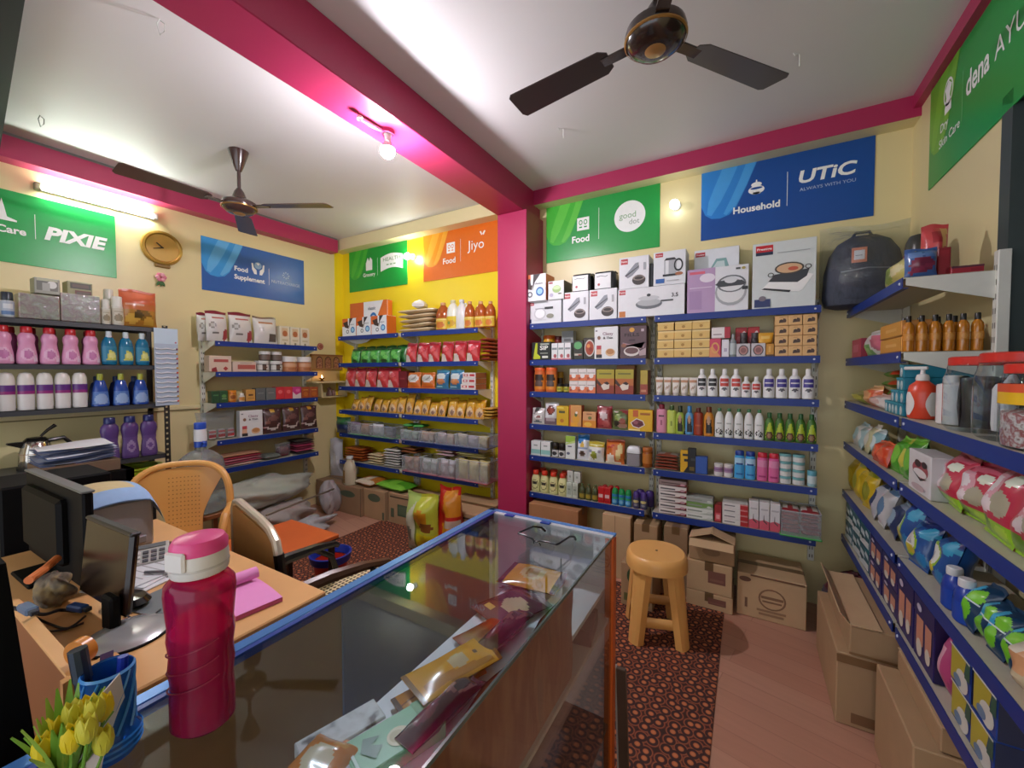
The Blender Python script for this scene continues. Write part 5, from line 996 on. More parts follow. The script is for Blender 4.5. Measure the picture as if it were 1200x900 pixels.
for u0, u1, v, b, sh, lb, sd in ((248, 258, 458.5, '#24492c', [('r', .2, .6, .8, .7, '#4a7a4c')], 'dark green carton, left end', '#1c3a22'), (258, 267.5, 458, '#27502f', [('e', .5, .55, .3, .14, '#5a8a4a'), ('r', .2, .3, .8, .36, '#8aa87a')], 'dark green carton with pale mark', '#1c3a22'), (288.5, 299.5, 456.5, '#c08f48', [('r', .25, .45, .75, .6, '#5a3a20'), ('r', .15, .2, .85, .28, '#a07434')], 'tan yellow carton', '#a07434'), (300, 311.5, 455, '#5a6060', [('r', .2, .55, .8, .62, '#7a8280')], 'dark grey carton, left of two', '#4a5050'), (312, 323.5, 454.5, '#636a68', [('r', .2, .55, .8, .62, '#838a88')], 'dark grey carton, right of two', '#4a5050'), (323.5, 333.5, 453.5, '#c02c36', [('e', .5, .6, .26, .16, '#d8686a')], 'red carton, left of two', '#a0202a'), (333.5, 343, 453.5, '#c4333a', [('e', .5, .6, .26, .16, '#d8686a')], 'red carton, right of two', '#a0202a'), (343, 353, 453.5, '#c23a7c', [('p', [(0, 0), (1, 0), (1, .5), (.4, .3), (0, .6)], '#d6c8c4'), ('e', .6, .7, .25, .14, '#d86a9a')], 'bright pink and white carton', '#a02a64'), (353.5, 363, 453.5, '#9c4a26', [('r', .2, .7, .8, .76, '#d0a04a'), ('e', .5, .35, .3, .2, '#b5642a')], 'orange brown carton, left of two', '#803a1c'), (363, 373, 453.5, '#a0502a', [('r', .2, .7, .8, .76, '#d0a04a'), ('e', .5, .35, .3, .2, '#b5642a')], 'orange brown carton, right of two', '#803a1c')):
    put(SL, Zl[3], u0, u1, v, carton('supplement_carton', b, sh, d=.07, side=sd), lb+', '+WL(3), 'carton', 'coloured supplement cartons')
put(SL, Zl[3], 268, 279.5, 457.5, jar('honey_jar', '#c2701e', '#d08428', label=(.15, .7, '#c88a3a'), lidz=.8, shapes=[('e', .5, .5, .25, .3, '#8a4a1c')]), 'orange jar between green carton and white bottle, third shelf', 'jar')
put(SL, Zl[3], 281, 288, 461, bottle('pill_bottle', '#d8d4cc', '#e0dcd4', label=(.1, .55, '#b5803c'), prof='round', capr=.7), 'small white pill bottle, '+WL(3), 'bottle')
# fourth
t = thing('gift_bag', 'clear bag with white packs, left end, '+WL(4), 'bag')
g = G(); q = G(); pouch_into(q, .3, .24, .12, '#ffffff', [], seed=71); film = CLEAR('#e6e8ea', haze=.12, gloss=.3, bump=.4)
g.v, g.f, g.sm = q.v, q.f, q.sm; g.m = [0]*len(q.f); g.mats = [film]; g.build('bag_film', t)
t.location = SL.loc(SL.along(259, Zl[4]), Zl[4]+.001, .08); t.rotation_euler.z = PI/2
for i in range(4):
    g = G(); g.box(-.025, -.02, 0, .025, .02, .075, '#c9c4c2', .004); g.box(-.0255, -.0206, .01, .0255, -.0195, .035, '#c0282e'); g.box(-.0255, -.0206, .05, .0255, -.0195, .066, '#d8686a')
    y0 = SL.along(259, Zl[4]); tag(g.build('soap_carton', loc=(-3.82-.08, y0-.105+i*.07, Zl[4]+.012), rz=PI/2), 'red and white small carton, %s, inside the clear bag' % nth(i, 4), 'carton', 'cartons in the clear bag')
put(SL, Zl[4], 281, 308.5, 481, carton('slimming_carton', '#dadbdb', slim, d=.06, side='#b9bbbc'), 'white carton showing a woman, '+WL(4), 'carton')
chp = [('e', .5, .88, .12, .06, '#c99a34'), ('p', [(.0, .3), (.4, .26), (1, .44), (1, .36), (.5, .2), (0, .22)], '#b39a98'), ('e', .48, .24, .3, .11, '#d2c8c2'), ('e', .48, .27, .24, .07, '#4a2e2a'), ('e', .5, .6, .3, .1, '#6e4a46'), ('r', .8, .88, .9, .94, '#b9aab0'), ('e', .2, .45, .12, .08, '#7c5248')]
row(SL, Zl[4], 309, 374, 3, 477, pouch('cereal_pouch', '#4a2c2c', chp, seed=72, d=.07, lean=.05, nu=16, nv=18), 'brown cereal pouch with white bowl', 'pouch', 'brown cereal pouches', WL(4))
# bottom: folded clothes
ya, yb = SL.along(254, Zl[5]), SL.along(310, Zl[5])
def cloth(g, w, d, h, c, seed=0):
    R = random.Random(seed); p = R.uniform(0, 6)
    def f(s):
        def fn(u, v):
            e = (math.sin(PI*u)*math.sin(PI*v))**.18 if 0 < u < 1 and 0 < v < 1 else 0
            return ((u-.5)*w*(1+.02*math.sin(9*v+p)), (v-.5)*d*(1+.02*math.sin(8*u+p)), max(.0005, h/2+s*h/2*e*(1+.1*math.sin(6*u+p)*math.sin(5*v))))
        return fn
    g.surf(f(1), 12, 8, c); g.surf(lambda u, v: f(-1)(1-u, v), 12, 8, c)
for i, (c, lb) in enumerate((('#c9b4a4', 'pale'), ('#b5566a', 'rose'), ('#c9808a', 'light pink'), ('#b03c4c', 'crimson'), ('#b98a6a', 'tan'))):
    g = G(); cloth(g, abs(yb-ya)*.94, .18, .019, M(c, rough=.9, var=.15), i); tag(g.build('folded_garment', loc=(-3.92, (ya+yb)/2, Zl[5]+.002+i*.0205), rz=PI/2+random.uniform(-.06, .06)), f'{lb} folded garment in wide stack, '+WL(5), 'garment', 'folded garments, wide stack')
g = G(); cloth(g, .15, .16, .045, M('#6a7068', rough=.9, var=.3), 9); tag(g.build('folded_garment', loc=(-3.91, SL.along(322, Zl[5]), Zl[5]+.002), rz=PI/2), 'greyish green folded garment beside wide stack, bottom shelf, blue rack', 'garment')
t = thing('cloth_pack', 'dark red cloth in a clear bag, '+WL(5), 'pack'); g = G(); pouch_into(g, .15, .13, .1, '#ffffff', [], seed=74); g.m = [0]*len(g.f); g.mats = [film]; g.build('bag_film', t); g = G(); cloth(g, .1, .07, .1, M('#6a2230', rough=.9, var=.3), 3); g.build('cloth', t); t.location = (-3.9, SL.along(337, Zl[5]), Zl[5]+.001); t.rotation_euler.z = PI/2
yc = SL.along(360, Zl[5])
for i, (c, lb) in enumerate((('#3c3034', 'dark'), ('#c9587a', 'pink'), ('#7c2a40', 'wine'), ('#c24468', 'deep pink'), ('#58343c', 'brownish'), ('#34302e', 'black'))):
    g = G(); cloth(g, .19, .2, .022, M(c, rough=.85, var=.15), i+20); tag(g.build('folded_garment', loc=(-3.93, yc, Zl[5]+.002+i*.0232), rz=PI/2+random.uniform(-.06, .06)), f'{lb} folded garment in right stack, '+WL(5), 'garment', 'folded garments, right stack')
# ================================================================ black slotted rack under the green sign
ZK = [1.77, 1.495, 1.215, .838]; SK = Shelf('L', -3.75, ZK)
DK = M('#3a3d42', rough=.4); SLOT = M('#20201f', rough=.45)
t = thing('slotted_rack', 'dark grey slotted angle rack against left wall under green sign', 'shelf rack')
for y in (.50, 1.315):
    for x in (-4.055, -3.752):
        g = G(); sx = -1 if x > -3.9 else 1
        g.box(min(x, x+sx*.003), y-.017, 0, max(x, x+sx*.003), y+.017, 1.79, SLOT); g.box(min(x, x+sx*.01), y+.014, 0, max(x, x+sx*.01), y+.017, 1.79, SLOT)
        if sx < 0:
            for k in range(44):
                z = .06+k*.04; g.add([(x+.0006, y-.008, z), (x+.0006, y+.004, z), (x+.0006, y+.004, z+.014), (x+.0006, y-.008, z+.014)], [(0, 1, 2, 3)], '#b9ab84')
        g.build('rack_post', t)
for z in ZK+[.56]:
    g = G(); g.box(-4.05, .3, z-.003, -3.752, 1.31, z, DK); g.box(-3.755, .3, z-.032, -3.752, 1.31, z, DK); g.box(-4.05, .3, z-.03, -4.047, 1.31, z, DK); g.build('shelf', t)
def WK(k): return ['top', 'second', 'third', 'fourth'][k-1]+' shelf, dark grey slotted rack'
put(SK, ZK[0], 1, 19, 342, bottle('supplement_bottle', '#c9ccd0', '#2c3440', label=(.05, .62, '#a9b5c4'), shapes=[('r', .1, .1, .9, .3, '#5a7aa8'), ('r', .2, .5, .8, .8, '#d2d6da')], prof='dome', capr=.9, sy=1), 'white and blue bottle with dark cap, left end, '+WK(1), 'bottle')
for i, (u0, u1, lb) in enumerate(((23, 72, 'left'), (72.5, 119.5, 'right'))):
    t = thing('dinner_set_carton', f'{lb} one of two clear fronted grey floral packs, '+WK(1), 'carton', group='clear fronted packs')
    a0, a1 = SK.along(u0, ZK[0]), SK.along(u1, ZK[0]); w = abs(a1-a0)*.98; h = SK.zat((u0+u1)/2, 345)-ZK[0]
    g = G(); g.box(-w/2, -.06, 0, w/2, .06, h, MIXED(['#9a9a78', '#c2bfac', '#a88488', '#b5b79c', '#cfcdc0'], 22, .35), .004); g.build('carton_body', t)
    g = G(); g.box(-w/2+.004, -.063, .004, w/2-.004, -.061, h-.004, CLEAR('#f0f2f2', haze=.08, gloss=.4, bump=.3)); g.build('clear_front', t)
    t.location = SK.loc((a0+a1)/2, ZK[0]+.001, .075); t.rotation_euler.z = PI/2
zz = SK.zat(60, 345)
put(SK, ZK[0], 40, 71, 326.5, carton('tiffin_carton', '#9a9c90', [('r', .08, .2, .92, .8, '#6d7068'), ('e', .68, .6, .2, .24, '#d8dad6'), ('r', .3, .2, .6, .7, '#a5a8a2'), ('r', .1, .82, .9, .95, '#b5b89a')], d=.1, side='#8c8e74'), 'small silver carton on left clear fronted pack', 'carton', z0=zz+.002, off=.02)
put(SK, ZK[0], 78.5, 109, 331, carton('tiffin_carton', '#8c8a5c', [('r', .12, .55, .95, .92, '#3c3a26'), ('r', .2, .64, .85, .84, '#5a4438'), ('r', .3, .1, .95, .45, '#6a3a2c'), ('r', .36, .2, .9, .36, '#54483a')], d=.1, side='#a09e70'), 'small olive carton on right clear fronted pack', 'carton', z0=zz+.002, off=.02)
wj = bottle('pill_jar', '#d0cec4', '#d9d8d0', label=(.05, .58, '#c4bfae'), shapes=[('e', .5, .4, .3, .24, '#8a8068'), ('r', .2, .72, .8, .82, '#a9a28c')], prof='dome', capr=.88, sy=1)
put(SK, ZK[0], 119.5, 131.5, 351, wj, 'white jar, left of three, '+WK(1), 'jar', 'white jars')
put(SK, ZK[0], 122.5, 137, 339, wj, 'taller white jar standing behind two others, '+WK(1), 'jar', 'white jars', off=.1)
put(SK, ZK[0], 132, 147.5, 347.5, wj, 'white jar beside the orange snack bag, '+WK(1), 'jar', 'white jars')
put(SK, ZK[0], 141.5, 187, 340, pouch('snack_bag', '#bd6a3a', [('r', 0, .0, 1, .45, '#a9762c'), ('r', .0, .62, 1, 1, '#c65f3c'), ('e', .3, .2, .18, .14, '#c9a045'), ('e', .62, .3, .2, .14, '#7a5a1c'), ('e', .75, .15, .16, .12, '#c2983c'), ('r', .1, .55, .6, .62, '#d2a08c'), ('e', .45, .32, .14, .1, '#54421a')], seed=81, d=.09, lean=.06, nu=18, nv=18), 'orange snack bag with nuts picture, right end, '+WK(1), 'pouch')
pk = bottle('detergent_bottle', '#d493b8', '#b8202c', label=(.06, .5, '#d493b8'), shapes=[('e', .5, .45, .3, .4, '#dcb0cc'), ('e', .52, .45, .18, .26, '#b870a4'), ('p', [(.7, 0), (1, 0), (.8, .5)], '#d9c0d4')], prof='pear', capr=.58, sy=.7)
row(SK, ZK[1], -10, 120, 5, 384, pk, 'pink bottle with red cap', 'bottle', 'pink red-capped bottles', WK(2))
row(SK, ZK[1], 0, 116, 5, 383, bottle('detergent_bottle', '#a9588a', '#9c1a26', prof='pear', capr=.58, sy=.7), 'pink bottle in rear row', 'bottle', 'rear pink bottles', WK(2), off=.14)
tl = bottle('dish_wash_bottle', M('#1c6f94', rough=.12), '#c9d4d8', label=(.1, .55, '#2a7c9c'), shapes=[('p', [(.3, .1), (.45, .75), (.8, .6), (.85, .1)], '#c2c25a'), ('e', .6, .4, .2, .2, '#d8d88a')], prof='shoulder', capr=.4, sy=.7)
row(SK, ZK[1], 119.5, 178, 3, 385, tl, 'teal bottle with grey cap', 'bottle', 'teal bottles', WK(2), gap=.9)
ro = bottle('fabric_bottle', '#d8d6d4', '#d9d6d0', label=(.42, .66, '#5a2a7a'), shapes=[('r', 0, 0, 1, .3, '#8a2a74')], prof='dome', capr=1, capdome=True, sy=.85)
row(SK, ZK[2], -3, 105.5, 5, 436, ro, 'white domed bottle with purple band', 'bottle', 'white domed bottles', WK(3))
bl = bottle('dish_wash_bottle', M('#274a9c', rough=.15), '#9aa43c', label=(.06, .45, '#4a70b4'), shapes=[('e', .5, .4, .34, .42, '#8aa4cc')], prof='cone', capr=.36, sy=.7)
row(SK, ZK[2], 107, 178, 3, 438, bl, 'blue bottle with lime nozzle', 'bottle', 'blue bottles', WK(3), gap=.86)
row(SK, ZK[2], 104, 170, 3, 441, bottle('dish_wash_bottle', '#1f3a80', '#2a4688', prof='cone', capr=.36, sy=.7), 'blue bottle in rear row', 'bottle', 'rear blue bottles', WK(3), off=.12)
pu = bottle('toilet_cleaner_bottle', '#5a3f7c', '#232a66', label=(.06, .5, '#644a86'), shapes=[('e', .5, .5, .22, .3, '#9a86b0'), ('e', .5, .45, .12, .16, '#6a4a8c')], prof='waist', capr=.62, sy=.6)
row(SK, ZK[3], 119, 187.5, 3, 488, pu, 'purple bottle with navy cap', 'bottle', 'purple bottles', WK(4), gap=.95)
# hanging card of combs at the rack's right post
t = thing('hanging_comb_card', 'hanging pale card of white combs at right post of slotted rack', 'comb card', (-3.735, 1.315, SK.zat(193, 475)), PI/2+.05)
w, h = .145, SK.zat(193, 385)-SK.zat(193, 475)
g = G(); g.box(-w/2, 0, 0, w/2, .003, h, '#a9b6c8'); g.box(-w/2, -.001, h*.8, w/2, 0, h, '#bcd0e0'); g.disc(w*.4, h*.82, .006, .006, -.002, '#a03a4a'); g.build('card', t)
for k in range(12):
    z = h*(.04+.062*k); g = G()
    g.tube([(-w*.46, -.006, z+.008), (-w*.25, -.008, z+.003), (0, -.009, z+.01), (w*.25, -.008, z+.004), (w*.46, -.006, z+.01)], .0052, M('#d9dadd', rough=.3), 6); g.box(w*.38, -.0125, z, w*.47, -.006, z+.014, ['#c2503a', '#b98a2c', '#6a3a5a'][k % 3], .002); g.build('comb', t)
# kettle
t = thing('kettle', 'steel electric kettle with black handle on dark slotted rack', 'kettle'); p = onX(44, 536, -3.86)
g = G(); g.lathe([(.075, .02), (.078, .03), (.074, .1), (.06, .16), (.05, .175)], M('#b9b4ac', rough=.15, metal=.9), 24); g.lathe([(.0735, .1), (.0742, .1), (.0745, .03)], '#a07a60', 24, cap=False); g.build('kettle_body', t)
g = G(); g.lathe([(.05, .172), (.055, .178), (.04, .195), (.0, .2)], M('#1a1918', rough=.25), 20); g.tube([(0, .02, .2), (0, .05, .235), (0, .085, .265)], [.006, .009, .012], M('#23211f', rough=.2), 8); g.build('lid', t)
g = G(); g.tube([(0, .05, .17), (0, .12, .178), (0, .15, .14), (0, .145, .07), (0, .12, .03)], .013, M('#161514', rough=.3), 8); g.build('handle', t)
g = G(); g.prism([(-.05, .13), (-.12, .165), (-.115, .175), (-.05, .175)], -.018, .018, M('#1d1b1a', rough=.3), axis='x'); g.build('spout', t)
g = G(); g.lathe([(.085, 0), (.085, .018), (.07, .022)], '#20201f', 24); g.build('base', t)
t.location = (-3.88, p.y, .8385)
# ---------------------------------------------------------------- shrine corner
t = thing('shrine_shelf', 'small cream wooden shrine shelf with two boards in left corner', 'shelf', (XL, 2.83, 0), PI/2)
WD = M('#d2bf8e', rough=.5)
g = G(); g.box(-.21, -.19, 1.325, .2, 0, 1.343, WD, .003); g.build('upper_board', t)
g = G(); g.box(-.12, -.15, 1.165, .2, 0, 1.18, WD, .003); g.build('lower_board', t)
for x in (-.12, .19): g = G(); g.box(x-.008, -.15, 1.18, x+.008, 0, 1.325, WD); g.build('side_board', t)
g = G(); g.box(-.14, -.012, 1.343, .2, 0, 1.46, M('#cdb27a')); g.build('back_board', t)
t = thing('picture_frame', 'row of three arched deity pictures above the shrine shelf', 'picture', (XL+.012, 2.87, 1.465), PI/2)
g = G(); g.box(-.2, -.02, 0, .19, 0, .165, M('#a07a4c', rough=.5), .004); g.box(-.2, -.024, .155, .19, 0, .172, '#8a5a34'); g.build('frame', t)
for i, x in enumerate((-.105, 0, .105)):
    g = G(); g.flat([(x-.04, .02), (x+.04, .02)]+[(x+.04*math.cos(a), .1+.05*math.sin(a)) for a in [PI*k/8 for k in range(9)]], -.0212, '#4a3020'); g.flat([(x-.032, .022), (x+.032, .022)]+[(x+.032*math.cos(a), .098+.042*math.sin(a)) for a in [PI*k/8 for k in range(9)]], -.0216, MIXED(['#a04a30', '#b98a6a', '#7a3a2a', '#c2a890'], 45)); g.build('picture', t)
t = thing('oil_lamp', 'small lit oil lamp on upper board of shrine shelf', 'lamp', (-3.99, 2.76, 1.344))
g = G(); g.lathe([(.02, 0), (.024, .004), (.008, .012), (.012, .02), (.028, .03), (.03, .036)], M('#7a4a20', rough=.3, metal=.7), 16); g.build('lamp_bowl', t)
g = G(); g.lathe([(.0, .034), (.006, .042), (.005, .052), (0, .068)], GLOW('#ffc07a', 40), 10); g.build('flame', t)
g = G(); g.lathe([(.028, 0), (.03, .02), (.02, .05), (.016, .065), (.022, .085), (0, .1)], MIXED(['#4a3a34', '#7a5a50', '#2e2624'], 60), 12, sx=1.5)
g.lathe([(.02, 0), (.022, .03), (.012, .06), (0, .07)], '#8a6a60', 10, c=(.0, .05, 0)); tag(g.build('idol', loc=(-3.98, 2.84, 1.181)), 'dark small idol on lower board of shrine shelf', 'idol')
g = G(); g.rot(Matrix.Rotation(PI/2, 4, 'X'), lambda q: q.lathe([(0, .012), (.02, .012), (.034, .008), (.038, 0)], M('#9c5a48', rough=.5), 20)); 
for k in range(8): a = k*PI/4; g.disc(.027*math.cos(a), .027*math.sin(a), .007, .007, -.0128, '#c98a78')
tag(g.build('wall_ornament', loc=(XL, 2.8, 1.725), rz=PI/2), 'round reddish ornament on left wall above the deity pictures', 'ornament')
# ================================================================ goods on the right wall rack
SR = Shelf('R', .5, ZR); SE = Shelf('B', 2.085, ZR[:2])
def WRr(k): return ['top', 'second', 'third', 'fourth', 'fifth', 'bottom'][k-1]+' shelf, right wall rack'
Zr = {k+1: z for k, z in enumerate(ZR)}
FILM = CLEAR('#f2f5f8', haze=.015, gloss=.3, bump=.8)
# backpack in clear plastic at the far end
t = thing('backpack', 'grey navy backpack in clear plastic on top of right wall rack', 'backpack', (.545, 2.96, Zr[1]+.001))
def sq(w, d, z0, z1, n=3, top=.5):
    return lambda u, v: None
BP = MIXED(['#2f3442', '#3c4252', '#353a48'], 50, .7, stretch=(1, 1, .3))
g = G(); g.lathe([(.12, 0), (.165, .015), (.178, .06), (.172, .2), (.15, .3), (.115, .36), (.06, .395), (0, .4)], BP, 32, sy=.56, sup=3.2); g.build('bag_body', t)
g = G(); g.lathe([(.1, .03), (.125, .05), (.128, .1), (.12, .17), (.1, .2), (0, .21)], BP, 24, c=(-.0, -.035, .0), sy=.55, sup=3.4); g.tube([(-.11, -.105, .19), (0, -.12, .2), (.11, -.105, .19)], .003, '#7a808c', 6); g.build('front_pocket', t)
g = G(); g.box(-.065, -.104, .235, .0, -.1, .315, '#d8866a', .001); g.box(-.055, -.106, .25, -.01, -.1035, .3, '#d9d8dc', .001); g.box(-.05, -.1066, .27, -.02, -.1055, .274, '#9a98a0'); g.build('paper_tag', t)
g = G(); g.tube([(.05, .03, .385), (.03, .02, .425), (-.03, .02, .425), (-.05, .03, .385)], .009, '#262a34', 8); g.build('grab_handle', t)
g = G(); q = G(); pouch_into(q, .4, .46, .27, '#ffffff', [], seed=90, nu=16, nv=16, wob=.12); g.v, g.f, g.sm = q.v, q.f, q.sm; g.m = [0]*len(q.f); g.mats = [FILM]; g.build('plastic_cover', t)
put(SR, Zr[1], 1031, 1060, 306, pouch('snack_pouch', '#c2ba6a', [('e', .35, .45, .26, .3, '#8aa03c'), ('e', .7, .5, .2, .2, '#d9cf9a')], seed=91, d=.06, lean=.1), 'lime yellow pouch at front edge, '+WRr(1), 'pouch')
put(SE, Zr[1], 1060, 1101, 290, pouch('toy_pack', '#3c5f9a', [('e', .5, .4, .38, .26, '#7a2e48'), ('p', [(.1, .2), (.9, .5), (.9, .36), (.2, .1)], '#8c3450'), ('e', .3, .75, .25, .12, '#6a8ac0'), ('e', .75, .75, .18, .12, '#5a7ab4')], seed=92, d=.05, lean=.05), 'blue and red soft pack, near end, '+WRr(1), 'pack')
put(SE, Zr[1], 1098, 1114, 290, carton('gift_carton', '#8a1c26', [('r', .15, .1, .85, .9, '#9c2430')], d=.06, side='#7a1620'), 'dark red upright carton behind blue pack, '+WRr(1), 'carton', off=.06)
put(SE, Zr[1], 1114, 1154, 311, carton('gift_carton', '#a02433', [('r', .0, .72, 1, 1, '#5a2a38'), ('r', .6, .2, .95, .6, '#8c1c2c')], d=.1, top='#6a3240'), 'low flat red carton near the window, '+WRr(1), 'carton')
put(SE, Zr[1], 1079, 1113, 262, pouch('sweet_pouch', '#c2474a', [('e', .3, .3, .2, .16, '#d9b4b0'), ('p', [(.6, .2), (.95, .9), (.7, .95)], '#c99a5a'), ('e', .5, .75, .2, .1, '#9c2a34')], seed=93, d=.07, lean=.0), 'red shiny pouch standing at the back, '+WRr(1), 'pouch', off=.1)
put(SR, Zr[1], 1052, 1063, 278, bottle('drink_bottle', '#8a2c44', '#3a3a34', prof='dome', capr=.9, capdome=True), 'wine red plastic bottle between backpack and pouches', 'bottle', off=.1)
# second shelf
honey = bottle('honey_bottle', M('#b9741c', rough=.1, coat=.5), '#1d1a18', label=(.3, .5, '#c4822e'), shapes=[('e', .5, .5, .2, .36, '#d2964c')], prof='straight', capr=.5, sy=1)
row(SE, Zr[2], 1058, 1156, 6, 368, honey, 'amber honey bottle with black cap', 'bottle', 'amber honey bottles', 'second shelf, right wall rack', gap=.9)
row(SE, Zr[2], 1052, 1130, 4, 371, honey, 'honey bottle in rear row', 'bottle', 'rear honey bottles', WRr(2), off=.09, gap=.9)
zc = Zr[2]
for i in range(2):
    put(SR, Zr[2], 1031, 1056.5, 400, carton('honey_carton', '#c98f3c', [('r', 0, 0, 1, .08, '#8a5a20'), ('r', .3, .4, .8, .6, '#d8a860')], d=.1, side='#b87a30', top='#d2a050'), 'orange yellow carton, %s of two, second shelf, right wall rack' % ('lower', 'upper')[i], 'carton', 'orange yellow cartons', z0=zc+i*.062, wh=(None, .06))
put(SR, Zr[2], 998, 1008, 398, carton('soap_carton', '#a8304a', [('r', .2, .3, .8, .7, '#c25a70')], d=.1, side='#8c243c'), 'crimson narrow carton, far end, '+WRr(2), 'carton')
put(SR, Zr[2], 1008, 1031, 387, pouch('wipes_pack', '#d6d4d4', [('p', [(0, 0), (.6, 0), (.5, .4), (.1, .5)], '#5a9a4a'), ('e', .8, .45, .2, .3, '#c2647c'), ('e', .25, .2, .2, .14, '#8ac06a')], seed=95, d=.08, lean=.12), 'white pack with green and pink print, '+WRr(2), 'pack')
# third shelf, far part
tp = carton('toothpaste_carton', '#1f8096', [('e', .5, .42, .28, .36, '#d2dcda'), ('e', .5, .25, .2, .2, '#b9c8c6'), ('r', 0, .86, 1, 1, '#2f93a6')], d=.2, side='#1f7f98', top='#2a8ca2')
pr = None
for ci, (y, n) in enumerate(((2.105, 4), (2.157, 3), (2.209, 2), (2.261, 1), (2.313, 1))):
    for k in range(n):
        if pr is None: o, d = tp(.047, .049); pr = o
        else: o = dup(pr, (0, 0, 0))
        o.location = (.512+d/2+random.uniform(0, .006), y, Zr[3]+.001+k*.0495); o.rotation_euler.z = -PI/2
        tag(o, 'teal toothpaste carton, %s from near end, %s, %s' % (['first column', 'second column', 'third column', 'fourth column', 'fifth column'][ci], ['lowest', 'second up', 'third up', 'fourth up'][k], 'third shelf'), 'carton', 'teal toothpaste cartons')
for i, (u0, u1, v, b, c2, lb) in enumerate(((998, 1011, 459, '#7a7c34', '#a8a44c', 'olive'), (1011, 1022, 452, '#c25a34', '#d8a06a', 'orange'), (1021, 1031, 462, '#d2cac4', '#c2a49a', 'whitish'))):
    put(SR, Zr[3], u0, u1, v, pouch('spice_pouch', b, [('e', .5, .5, .34, .3, c2), ('r', 0, .8, 1, 1, c2)], seed=100+i, d=.1, lean=.1), f'{lb} pouch towards far end, '+WRr(3), 'pouch', 'pouches at far end')
xa = .62
stack_in('spice_pack', 'green and orange pack', 'pack', 'green and orange packs', .64, 2.5, Zr[3]+.002, 4, .16, .22, .045, ['#5c8a34', '#c24a2a'], 'behind pouches, '+WRr(3), seed=31)
# third shelf, near part
t = thing('hand_wash_bottle', 'orange and white pump bottle beside teal cartons, '+WRr(3), 'bottle'); y = SR.along(1079, Zr[3], .05)
g = G(); g.lathe([(.036, 0), (.04, .006), (.041, .09), (.036, .12), (.02, .135), (.016, .14)], M('#d6452a', rough=.3), 20, sy=.75); g.build('bottle_body', t)
g = G()
for a in (-.9, .9): g.surf(lambda u, v: (.0418*math.cos(-PI/2+a+(u-.5)*1.1*math.sin(PI*(.1+.8*v))), .0418*.75*math.sin(-PI/2+a+(u-.5)*1.1*math.sin(PI*(.1+.8*v))), .012+.085*v), 8, 8, '#d8d6d2')
g.build('label', t)
g = G(); g.lathe([(.018, .138), (.02, .145), (.016, .16), (.007, .163), (.006, .18)], '#dcdad6', 14); g.box(-.05, -.009, .178, .014, .009, .19, '#dcdad6', .003); g.build('pump', t)
t.location = (.512+.04, y, Zr[3]+.001); t.rotation_euler.z = -.45
put(SR, Zr[3], 1090, 1104, 440, bottle('hand_wash_bottle', '#d9d8d6', '#e0dfdc', prof='tall', capr=.5, sy=.8), 'plain white bottle between orange bottle and red lidded jars', 'bottle', off=.04)
JC = CLEAR('#f0f6f8', haze=.012, gloss=.05)
def bigjar(label, y, r, h, fillf, x=.512, lid='#c92a20'):
    t = thing('storage_jar', label, 'jar', (x+r, y, Zr[3]+.001), -PI/2)
    g = G(); g.lathe([(.9*r, 0), (r, .012), (r, h*.7), (.93*r, h*.8), (.9*r, h*.9)], JC, 28, sup=3); g.build('jar_body', t)
    g = G(); g.lathe([(.93*r, h*.88), (.95*r, h*.885), (.95*r, h*.985), (.88*r, h)], M(lid, rough=.35), 28); 
    g.build('lid', t)
    fillf(t, r, h); return t
def f_black(t, r, h):
    for k, a in enumerate((1.15, 2.6, -.6)):
        g = G(); g.rot(Matrix.Rotation(a, 4, 'Z') @ Matrix.Translation((0, -r*.5, .01)), lambda q: pouch_into(q, r*1.15, h*.68, .026, '#08080b', [('r', .2, .35, .9, .4, '#2c2e36'), ('r', 0, .9, 1, 1, '#16171b')], seed=k, rough=.45)); o = g.build('coffee_pouch', loc=t.location, rz=-PI/2)
        tag(o, 'black pouch inside the red lidded jar, '+['front left', 'front right', 'rear'][k], 'pouch', 'black pouches in jar')
def f_white(t, r, h):
    R = random.Random(3)
    for k in range(7):
        a = k*.9; g = G(); g.lathe([(0, 0), (.011, .004), (.013, .02), (.012, h*.5), (.006, h*.56), (0, h*.57)], '#dcd8d8', 10)
        o = g.build('soft_toy_pen', loc=(t.location.x+r*.55*math.cos(a), t.location.y+r*.55*math.sin(a), t.location.z+.016+(k % 3)*.012), rz=0); tag(o, 'white slim tube %s inside second red lidded jar' % ['one', 'two', 'three', 'four', 'five', 'six', 'seven'][k] if False else 'white slim tube standing inside second red lidded jar', 'tube', 'white tubes in jar')
def f_sweets(t, r, h):
    g = G(); g.lathe([(0, .004), (.9*r, .004), (.93*r, .02), (.93*r, h*.42), (.5*r, h*.46), (0, h*.47)], MIXED(['#c9c0bc', '#9c4a4a', '#d8d2ce', '#7a4a40'], 60, .4), 20, sup=3); o = g.build('wrapped_sweets', loc=t.location); tag(o, 'mixed wrapped sweets filling the small red lidded jar', 'sweets'); o['kind'] = 'stuff'
    g = G(); g.lathe([(1.012*r, h*.52), (1.012*r, h*.66)], M('#e0b41c', rough=.4), 28, sup=3, cap=False); g.lathe([(1.012*r, h*.66), (1.012*r, h*.76)], M('#d2502a', rough=.4), 28, sup=3, cap=False); g.build('label', t)
bigjar('large clear jar with red lid holding black pouches, third shelf', 1.69, .088, .215, f_black)
bigjar('large clear jar with red lid holding white tubes, third shelf', 1.50, .088, .22, f_white)
bigjar('small clear jar with red lid and yellow band, near the photo edge', 1.355, .06, .19, f_sweets, x=.502)
